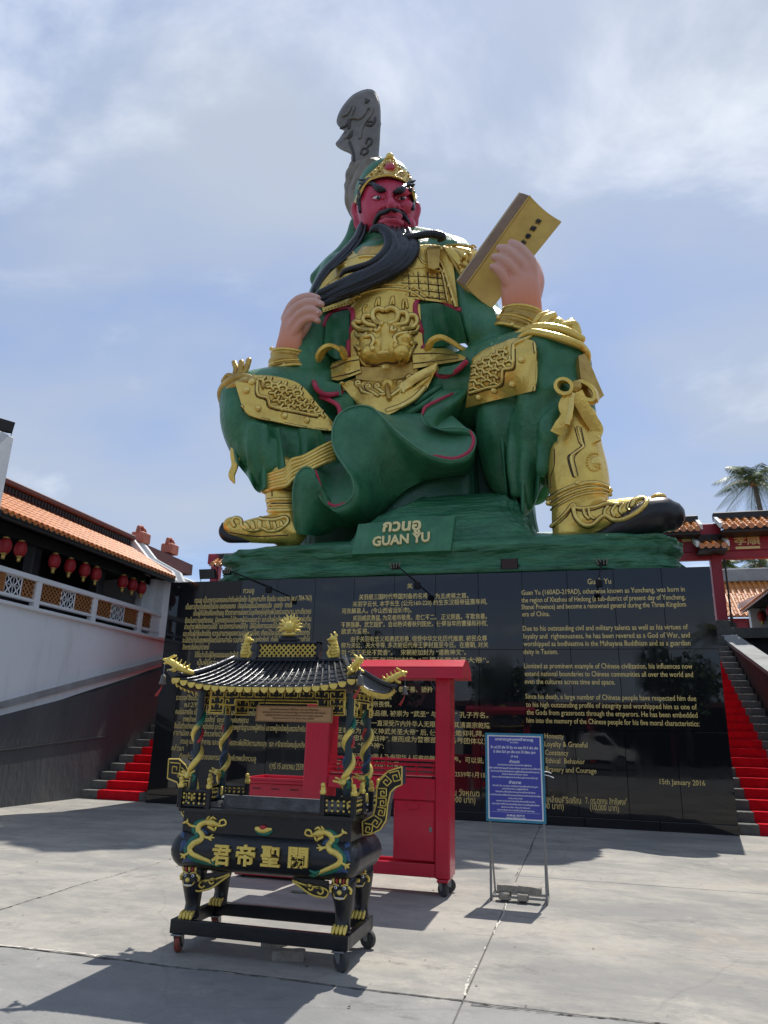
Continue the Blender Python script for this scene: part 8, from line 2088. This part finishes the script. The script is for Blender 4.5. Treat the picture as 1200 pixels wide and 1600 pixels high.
palm((13.5, -40, 0), (13.2, -40, 9.0), 'coconut palm across the street mirrored near the right edge of the granite', 20, 2.6, 21)
cp_ = thing('carport', 'dark open carport with a flat red roof across the street from the statue', 'carport', (6, -38, 0))
k = MB(); k.box((-6, -46, 3.4), (16, -34.5, 3.75)); k.build('roof', G['maroon'], cp_)
k = MB(); k.box((-6, -46, 0), (16, -45.7, 3.4)); k.build('back_wall', G['dark_in'], cp_)
for x in (-5.8, -1, 4, 9, 15.8): k = MB(); k.bbox((x - .15, -35, 0), (x + .15, -34.7, 3.4), .02); k.build('post', G['gate_red'], cp_)
sh_ = thing('street_house', 'long low house with a red tiled roof across the street', 'house', (-18, -42, 0))
k = MB(); k.box((-30, -48, 0), (-8.5, -40, 3.6)); k.build('wall', G['coping'], sh_)
k = MB(); k.prism([(-30.5, -39.4, 3.5), (-30.5, -48.6, 3.5), (-30.5, -44, 5.6)], (22.5, 0, 0)); k.build('roof', G['maroon'], sh_)
for i in range(5): k = MB(); k.bbox((-28.5 + i * 4, -39.98, .9), (-27 + i * 4, -39.9, 2.6), .02); k.build('window', G['car_glass'], sh_)
sh2 = thing('street_house', 'grey two storey house across the street at the right', 'house', (24, -42, 0))
k = MB(); k.box((18, -50, 0), (32, -40, 6.2)); k.build('wall', G['coping'], sh2)
k = MB(); k.box((17.4, -50.6, 6.2), (32.6, -39.4, 6.6)); k.build('roof', G['maroon'], sh2)
for i in range(4):
    for j in range(2): k = MB(); k.bbox((19 + i * 3.2, -39.98, 1 + j * 2.9), (20.6 + i * 3.2, -39.9, 2.5 + j * 2.9), .02); k.build('window', G['car_glass'], sh2)
# pickup truck, side on
TX, TY = 3.6, -26.5
tk = thing('pickup_truck', 'pale pickup truck parked across the plaza, mirrored in the granite wall', 'pickup truck', (TX, TY, 0))
prof_ = [(-2.6, .55), (-2.6, 1.0), (-2.5, 1.1), (-.35, 1.12), (-.25, 1.72), (.1, 1.80), (.95, 1.78), (1.55, 1.15), (2.45, 1.02), (2.62, .85), (2.65, .5), (2.35, .45), (-2.4, .45)]
k = MB(); ri = []
for y, s_ in ((-.88, .96), (-.80, 1.0), (.80, 1.0), (.88, .96)): ri.append([(TX + a * (1 if abs(y) < .85 else .995), TY + y * (1 if z < 1.15 else .86), z if s_ == 1.0 else (z - .8) * s_ + .8) for a, z in prof_])
k.rings(ri); k.build('body', G['car'], tk, smooth=True, angle=35)
for ys in (-1, 1):
    k = MB(); k.prism([(TX - .18, TY + ys * .775, 1.2), (TX + 1.38, TY + ys * .775, 1.2), (TX + .9, TY + ys * .76, 1.68), (TX - .1, TY + ys * .76, 1.68)], (0, ys * .015, 0)); k.build('side_window', G['car_glass'], tk)
    for wx in (-1.65, 1.6):
        k = MB(); k.tube([(TX + wx, TY + ys * .70, .38), (TX + wx, TY + ys * .90, .38)], .38, 20, ref=(0, 0, 1)); w_ = k.build('wheel', G['rubber'], tk, smooth=True, angle=40)
        k = MB(); k.tube([(TX + wx, TY + ys * .88, .38), (TX + wx, TY + ys * .91, .38)], .23, 16, ref=(0, 0, 1)); k.build('rim', G['steel'], w_, smooth=True, angle=40)
